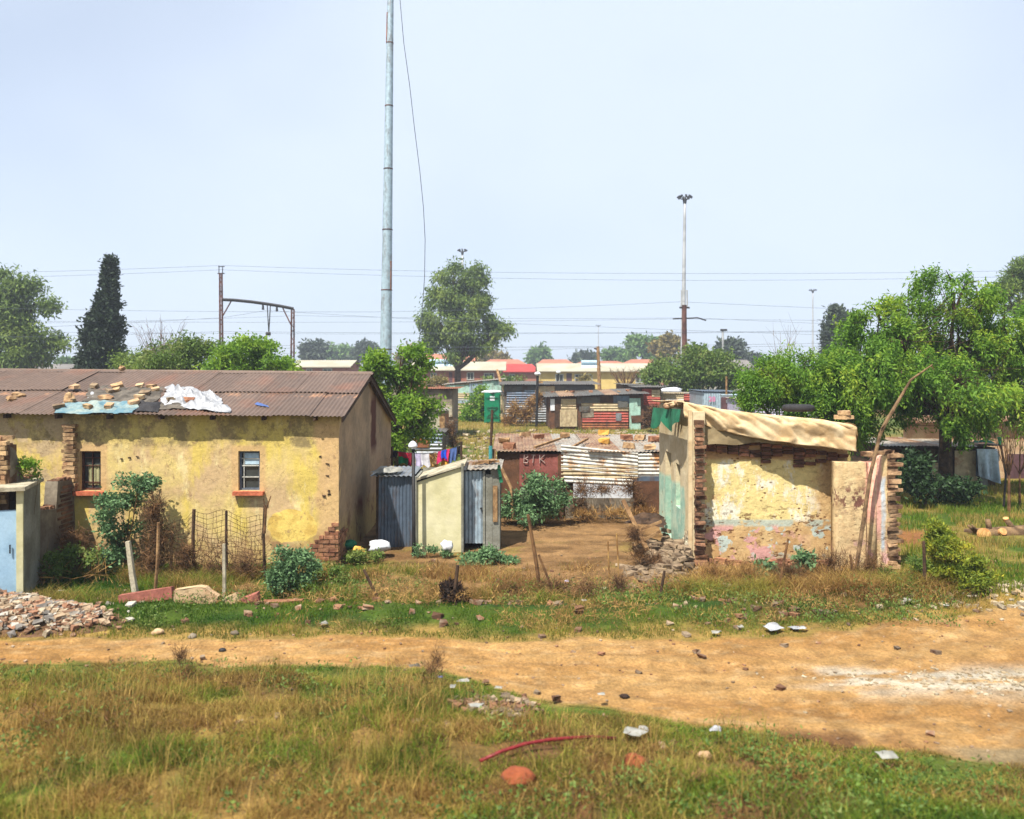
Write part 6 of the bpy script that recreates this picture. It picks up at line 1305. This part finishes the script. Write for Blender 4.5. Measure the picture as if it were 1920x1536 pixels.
for (a, b, c, d, Y, r_, mt, nm, lb) in ((258, 1132, 240, 1015, 13.6, .055, 'concrete', 'fence_post', 'leaning pale concrete fence post by the dead shrub'), (421, 1126, 420, 1020, 13.7, .035, 'concrete', 'fence_post', 'thin pale fence post in front of the wire mesh'), (290, 1115, 297, 980, 14.1, .03, 'wood', 'fence_post', 'weathered timber post among the dead shrub'),
        (712, 1118, 682, 1068, 13.9, .03, 'wooddark', 'stake', 'short dark stake leaning left in the bare yard'), (1014, 1108, 990, 965, 14.4, .035, 'twig', 'stake', 'tall crooked stake of the leaning pair in the yard'), (1040, 1106, 1010, 1040, 14.2, .025, 'twig', 'stake', 'short slanting stake propped on the tall crooked stake'),
        (845, 1146, 858, 1060, 13.1, .035, 'wooddark', 'stake', 'dark stake standing in the burnt heap'), (1236, 1130, 1246, 1070, 13.8, .025, 'wooddark', 'stake', 'short dark stake before the rubble left of the ruin'), (1734, 1110, 1732, 1015, 14.0, .03, 'wooddark', 'fence_post', 'dark fence post left of the yellow green conifer bush'), (1602, 1100, 1594, 1040, 14.6, .025, 'twig', 'stake', 'thin forked stick below the stub wall'),
        (1460, 1110, 1478, 1010, 14.4, .022, 'twig', 'stake', 'thin slanting stick in the brush below the ruin wall'), (1144, 1112, 1140, 1015, 14.3, .015, 'straw', 'stake', 'pale thin dry stalk left of the ruin rubble'), (1160, 1110, 1156, 1000, 14.4, .015, 'straw', 'stake', 'taller pale dry stalk beside the first'),
        (1660, 1095, 1652, 1060, 14.6, .02, 'twig', 'stake', 'short stick at the foot of the toothed brick end')):
    mb = MB(); A, B = P(a, b, Y), P(c, d, Y); A.z = min(A.z, 0)-.05; m1 = A.lerp(B, .5)+Vector((rnd.uniform(-.02, .02), 0, 0)); mb.tube([A, m1, B], [r_*1.1, r_, r_*.85], 6 if mt != 'concrete' else 4)
    if 'forked' in lb: mb.tube([m1, m1+Vector((.12, 0, .35))], [r_*.7, r_*.3], 5)
    tag(mb.build(nm, M[mt]), lb, 'post' if nm == 'fence_post' else 'stake')
mb = MB(); mb.tube([P(x_, y_, Y_) for x_, y_, Y_ in ((1606, 1062, 15.2), (1618, 985, 15.3), (1632, 890, 15.4), (1650, 815, 15.5), (1662, 790, 15.5), (1690, 742, 15.6), (1708, 712, 15.6), (1748, 684, 15.7))], [.04, .04, .036, .034, .036, .028, .022, .012], 7)
mb.tube([P(1661, 792, 15.5), P(1652, 803, 15.45)], [.03, .012], 5); mb.tube([P(1746, 686, 15.7), P(1752, 694, 15.7)], [.014, .01], 4)
tag(mb.build('long_branch', M['log']), 'long bent branch leaning up past the stub wall', 'branch')
gp = thing('garden_pole', 'black leaning pole with a bright green tip in the right yard', 'pole', (PX(1880, 22.5), 22.5, 0))
mb = MB(); mb.tube([P(1882, 950, 22.5), P(1886, 890, 22.5), P(1876, 832, 22.5)], .03, 6); mb.build('post', M['dark'], gp); mb = MB(); mb.tube([P(1877, 834, 22.5), P(1873, 820, 22.5)], .05, 6); mb.build('green_tip', M['toilet'], gp)

# fallen log
lg = thing('fallen_log', 'fallen tree log with sawn branch stubs lying in the right yard', 'log', (11.8, 19.3, 0))
Yg2 = 19.2
mb = MB(); mb.tube([P(1808, 996, Yg2+.3)+Vector((0, 0, 0)), P(1850, 1000, Yg2), P(1890, 1000, Yg2), P(1935, 998, Yg2), P(2010, 996, Yg2)], [.06, .13, .17, .18, .16], 10)
mb.tube([P(1830, 998, Yg2), P(1815, 985, Yg2)], [.05, .03], 6); mb.tube([P(1856, 996, Yg2), P(1852, 974, Yg2)], [.07, .06], 7); mb.tube([P(1902, 995, Yg2), P(1886, 974, Yg2)], [.075, .06], 8); mb.tube([P(1834, 998, Yg2), P(1822, 984, Yg2-.1)], [.04, .02], 5)
mb.build('trunk', M['log'], lg, smooth=True)
for a, b, r_, nx_, nz_ in ((1845, 1002, .15, -.25, .2), (1886, 973, .062, -.3, .9), (1880, 997, .09, .1, .5)):
    mb = MB(); c = P(a, b, Yg2-.17 if b > 990 else Yg2); n_ = Vector((nx_, -.9 if b > 990 else -.3, nz_)).normalized(); mb.tube([c-n_*.05, c+n_*.02], [r_, r_], 14); mb.build('sawn_face', M['logcut'], lg)
# refuse and stones
def lumpobj(name, px, py, Y, r_, mt, lb, cat, n=10, rough=.25, smooth=False):
    mb = MB(); c = P(px, py, Y); c.z = max(c.z, zf(c.x, c.y)+r_[2]*.5); mb.lump(c, r_, n, rough); return tag(mb.build(name, M[mt], smooth=smooth), lb, cat)
lumpobj('refuse_bag', 712, 1024, 17.0, (.26, .18, .13), 'white', 'white rubbish bag lying at the foot of the iron shed', 'rubbish bag', 14, .35, True)
lumpobj('refuse_bag', 672, 1035, 16.7, (.15, .12, .11), 'yellow', 'yellow rubbish bag left of the white one', 'rubbish bag', 12, .3, True)
lumpobj('refuse_bag', 655, 1022, 17.0, (.14, .12, .1), 'green', 'dark green rubbish bag by the gable wall', 'rubbish bag', 12, .3, True)
lumpobj('refuse_bag', 838, 1024, 16.9, (.13, .1, .13), 'white', 'white plastic bag leaning on the cream outhouse', 'rubbish bag', 12, .35, True)
for (p0, y0, p1, y1, Y, h_, mt, nm, lb) in ((226, 1154, 326, 1138, 13.3, .17, 'redkerb', 'kerb_slab', 'long faded red kerb slab tilted in the verge'), (425, 1150, 448, 1140, 13.2, .14, 'pinkstone', 'concrete_block', 'left of two small sunken blocks after the round stone'), (456, 1148, 486, 1138, 13.2, .13, 'redkerb', 'concrete_block', 'right of two small sunken blocks after the round stone'), (494, 1138, 568, 1136, 13.35, .06, 'brick', 'kerb_slab', 'thin flat red slab in the verge right of the blocks')):
    A, B = P(p0, y0, Y), P(p1, y1, Y); mb = MB(); c = (A+B)/2; c.z = max(c.z, zf(c.x, c.y))+h_*.5+.03; mb.box(c, ((B-A).length, .12, h_), M=Matrix.Rotation(-math.atan2(B.z-A.z, B.x-A.x), 3, 'Y'), jit=.012); tag(mb.build(nm, M[mt]), lb, 'kerb' if nm == 'kerb_slab' else 'block')
mb = MB(); pts = [(326, 1122), (345, 1119), (372, 1115), (385, 1117), (392, 1124), (408, 1134), (402, 1152), (370, 1157), (334, 1154), (326, 1140)]; Y = 13.15
o = len(mb.v); mb.v += [tuple(P(a, b, Y)+Vector((0, rnd.uniform(-.02, .02), .13))) for a, b in pts]+[tuple(P(a, b, Y)+Vector((0, .13, .13))) for a, b in pts]; n = len(pts)
mb.f.append(tuple(range(n))[::-1]); mb.m.append(0); mb.f.append(tuple(range(n, 2*n))); mb.m.append(0)
for i in range(n): mb.f.append((i, (i+1) % n, n+(i+1) % n, n+i)); mb.m.append(0)
tag(mb.build('broken_slab', M['pinkstone']), 'rounded pinkish broken concrete slab standing beside the red kerb', 'slab')
mb = MB(); mb.box(P(748, 1167, 12.7)+Vector((0, 0, .03)), (.4, .12, .09), jit=.015); tag(mb.build('foam_block', M['yellow']), 'ochre yellow block lying on the grass verge', 'block')
for (px, py, w_, h_, mt, lb) in ((606, 1173, .16, .10, 'litter', 'white flat litter on the verge left of the ochre block'), (1450, 1184, .30, .16, 'whiteroof', 'left piece of white plastic at the road edge below the ruin'), (1498, 1181, .32, .12, 'whiteroof', 'right piece of white plastic at the road edge below the ruin'), (1388, 1181, .12, .06, 'litter', 'small white paper left of the white plastic pieces'), (1344, 1191, .18, .08, 'litter', 'greyish litter on the verge edge'), (1095, 1141, .10, .08, 'litter', 'white cup like litter at the end of the green verge'), (1775, 1140, .12, .07, 'litter', 'white paper on the soil mound at right'), (1703, 1135, .22, .12, 'litter', 'thin clear plastic in the weeds below the conifer bush'), (113, 1109, .12, .03, 'litter', 'white scrap on the green grass behind the rubble heap'), (1063, 1096, .12, .04, 'c_lav', 'lilac wrapper lying in the yard dirt'),
                             (775, 1272, .16, .14, 'greyfelt', 'grey plastic lump at the near edge of the road'), (870, 1303, .16, .06, 'litter', 'yellowish white litter in the foreground rubble'), (848, 1329, .14, .05, 'litter', 'small white litter left of the foreground stones'), (893, 1391, .20, .04, 'litter', 'flat white litter below the foreground stones'), (1206, 1405, .12, .06, 'litter', 'white litter by the red hose'), (1343, 1400, .14, .12, 'whiteroof', 'white bag at the near edge of the road'), (1196, 1419, .28, .05, 'litter', 'long whitish scrap right of the red hose'), (1665, 1449, .20, .05, 'litter', 'white scrap near the bottom right weeds'), (826, 1298, .08, .03, 'c_blue', 'blue scrap in the foreground rubble'), (1128, 1325, .10, .02, 'litter', 'small white scrap on the road edge'), (935, 1314, .12, .03, 'litter', 'thin white scrap above the foreground stones')):
    Y = GY(py+3); c = Vector((PX(px, Y), Y, 0)); c.z = zf(c.x, c.y)+.05+(.10 if py > 1260 else 0); a = rnd.uniform(-.4, .4); dx = Vector((math.cos(a), math.sin(a), 0))*w_*.38; dy = Vector((-math.sin(a), math.cos(a), 0))*w_*.28
    mb = MB(); mb.crumple(c-dx-dy, c+dx-dy, c+dx+dy, c-dx+dy, 14, 10, h_*.45, w_*.16, .01, 2.2/w_*.4); tag(mb.build('litter', M[mt], smooth=True), lb, 'litter', 'litter on the verge and road')
mb = MB()
for i in range(150):
    px = rnd.gauss(925, 42); py = rnd.gauss(1345, 16); Y = GY(py); s_ = rnd.uniform(.02, .07); mb.box((PX(px, Y), Y, zf(PX(px, Y), Y)+s_*.5+.03), (s_*1.5, s_, s_*.8), rz=rnd.uniform(0, 3), jit=s_*.3)
tag(mb.build('foreground_rubble', M['rubble']), 'patch of broken stones in the foreground grass', 'rubble', kind='stuff')
mb = MB()
for i in range(1100):
    if i % 3: x_ = rnd.gauss(7.0, 1.3); y_ = 10.25+rnd.gauss(0, .22)-.04*(x_-5); s_ = rnd.uniform(.01, .035)
    else: x_ = rnd.gauss(9.0, 1.1); y_ = 13.7+rnd.gauss(0, .35); s_ = rnd.uniform(.02, .08)
    mb.box((x_, y_, zf(x_, y_)+s_*.3), (s_*1.6, s_, s_*.7), rz=rnd.uniform(0, 3), jit=s_*.3)
tag(mb.build('lime_rubble', M['lime']), 'pale crumbled rubble scattered on the road and the mound at right', 'rubble', kind='stuff')
mo = MB(); mo.grid(lambda u, v: (6.9+3.8*u, 9.9+1.5*v, zf(6.9+3.8*u, 9.9+1.5*v)-.03+.30*math.exp(-((u-.72)/.3)**2-((v-.55)/.3)**2)*(1+.7*(float(fbm(u*9, v*6, 70))-.5))), 50, 24)
tag(mo.build('rubble_mound', M['lime']), 'low pale rubble mound on the road at the right edge', 'mound')
# scattered pebbles and clods on the road, stones in verge and yard
mb = MB()
for i in range(1300):
    x_ = rnd.uniform(-12, 12); y_ = rnd.uniform(8, 17); s_ = rnd.uniform(.008, .026) if rnd.random() < .93 else rnd.uniform(.03, .07)
    mb.box((x_, y_, zf(x_, y_)+s_*.35+.005), (s_*1.7, s_*1.2, s_*.7), rz=rnd.uniform(0, 3), jit=s_*.3)
tag(mb.build('scattered_pebbles', M['rubble']), 'small stones and clods scattered over the road and yard', 'pebbles', kind='stuff')
mb = MB()
for i in range(80):
    x_ = rnd.uniform(-4.5, 5.4); y_ = 13.0+rnd.gauss(0, .35); s_ = rnd.uniform(.03, .10); mb.box((x_, y_, zf(x_, y_)+s_*.3), (s_*1.7, s_*1.2, s_*.7), rz=rnd.uniform(0, 3), jit=s_*.3)
tag(mb.build('verge_stones', M['rubble']), 'broken stones half buried in the green verge', 'stones', kind='stuff')
for px, py, r_, mt, lb in ((417, 1218, .04, 'dark', 'small dark stone alone on the left of the road'), (360, 1193, .05, 'cement', 'grey stone on the straw coloured road edge'), (440, 1187, .05, 'cement', 'pale round stone on the verge above the dark one'), (296, 1184, .07, 'pinkstone', 'pinkish stone beside the rubble heap end'), (1170, 1306, .055, 'char', 'dark flat clod on the near side of the road'), (1190, 1482, .09, 'terracotta', 'round terracotta lump in the foreground weeds'), (970, 1515, .12, 'terracotta', 'terracotta lump at the bottom edge'), (1320, 1440, .07, 'pinkstone', 'pinkish stone right of the terracotta lump')):
    Y = GY(py+4); c = Vector((PX(px, Y), Y, 0)); c.z = zf(c.x, c.y)+r_*.4; mb = MB(); mb.lump(c, (r_*1.3, r_, r_*(.3 if 'flat' in lb else .8)), 10, .25); tag(mb.build('stone' if mt != 'terracotta' else 'terracotta_lump', M[mt], smooth=True), lb, 'stone')
pts = []
for px, py in ((900, 1486), (940, 1474), (985, 1462), (1030, 1452), (1070, 1438), (1110, 1426), (1155, 1418)):
    Y = GY(py+9); c = Vector((PX(px, Y), Y, 0)); c.z = zf(c.x, c.y)+.10; pts.append(c)
mb = MB(); mb.tube(pts, .018, 8); tag(mb.build('hose', M['hose'], smooth=True), 'red hose lying in the foreground weeds', 'hose')
# refuse on the field
mb = MB()
for i in range(500):
    x_ = rnd.uniform(-6, 12); y_ = rnd.uniform(32, 51); s_ = rnd.uniform(.05, .2); mb.box((x_, y_, zf(x_, y_)+s_*.2), (s_*1.7, s_*1.2, s_*.6), rz=rnd.uniform(0, 3), jit=s_*.3)
tag(mb.build('field_debris', M['lime']), 'scattered stones and scrap on the open ground between the shacks', 'debris', kind='stuff')

def lowweeds(name, label, mt, n, per, x0, x1, y0, y1, L, Wd, seed, cond):
    g = np.random.default_rng(seed); x = g.uniform(x0, x1, n); y = g.uniform(y0, y1, n); k = cond(x, y) > g.random(n); x, y = x[k], y[k]; n = len(x)
    h = g.uniform(.03, .16, n); c = np.stack([x, y, gz(x, y)+h], 1); sz = g.uniform(.04, .11, n)[:, None, None]
    p = (c[:, None, :]+g.normal(0, 1, (n, per, 3))*sz*[1, 1, .6]).reshape(-1, 3); p[:, 2] = np.maximum(p[:, 2], gz(p[:, 0], p[:, 1])+.01)
    V, Fc = leaf_mesh(p, g.normal(size=(n*per, 3))+[0, 0, .5], g.uniform(.5, 1.4, n*per)*L, g.uniform(.6, 1.3, n*per)*Wd)
    tag(np_mesh(name, V, Fc, M[mt]), label, 'weeds', kind='stuff')
fgc = lambda x, y: (y < road_near(x)-.15)*sstep(.48, .6, fbm(x*1.1+3, y*1.6, 91))*np.where(x > -.5, 1, .45)
lowweeds('green_weeds', 'low leafy green weeds along the bottom of the foreground', 'lf_mid', 2600, 16, -7, 8, 6.2, 10.6, .05, .022, 301, fgc)
lowweeds('brown_weeds', 'low brown withered weeds in the foreground bank', 'twig', 2200, 14, -7, 8, 6.2, 10.6, .07, .008, 302, lambda x, y: (y < road_near(x)-.1)*sstep(.5, .6, fbm(x*1.0+13, y*1.5, 93)))
lowweeds('verge_weeds', 'low leafy green weeds in the verge beyond the road', 'lf_mid', 1800, 14, -6, 7.5, 12.3, 14.6, .05, .022, 303, lambda x, y: sstep(.45, .6, fbm(x*1.0+23, y*1.9, 95)))
lowweeds('verge_straw', 'matted straw coloured stalks in the verge beyond the road', 'straw', 3000, 12, -5, 7.5, 12.2, 15.4, .12, .007, 304, lambda x, y: sstep(.46, .6, fbm(x*1.0+33, y*1.9, 97)))
brush('dry_stalks', 'tall brown seeding stalks in the left foreground beside the road', 'weeds', 10.0, [(340, 1235, 16, 34), (350, 1265, 30, 24)], 500, .12, 'twig', up=1.5, rr=.006)
brush('dry_stalks', 'second clump of brown stalks reaching over the middle of the road edge', 'weeds', 9.6, [(820, 1240, 14, 30), (806, 1262, 26, 16)], 420, .12, 'twig', up=1.5, rr=.006)
brush('dry_stalks', 'thin brown stalks standing before the right half of the ruin wall', 'weeds', 14.7, [(1560, 1060, 40, 30), (1630, 1070, 40, 30), (1480, 1080, 40, 18)], 2400, .22, 'twig', up=1.6, rr=.006)
brush('dry_stalks', 'thin brown stalks standing before the left half of the ruin wall', 'weeds', 14.8, [(1340, 1080, 50, 18), (1400, 1075, 40, 22)], 1600, .2, 'straw', up=1.6, rr=.006)

# ------------------------------------------------------------------ haze
hz = MB(); hz.box((0, 230, 17.5), (1100, 620, 41)); ho = hz.build('haze', M['white']); tag(ho, kind='stuff', label='thin pale dry season haze in the air', cat='haze')
hm = bpy.data.materials.new('thin_air_haze'); hm.use_nodes = True; ht = hm.node_tree; ht.nodes.remove(ht.nodes['Principled BSDF'])
pv = ht.nodes.new('ShaderNodeVolumePrincipled'); pv.inputs['Color'].default_value = (.80, .88, 1, 1); pv.inputs['Density'].default_value = .0009; pv.inputs['Anisotropy'].default_value = .2
ht.links.new(pv.outputs[0], ht.nodes['Material Output'].inputs['Volume']); ho.data.materials.clear(); ho.data.materials.append(hm)
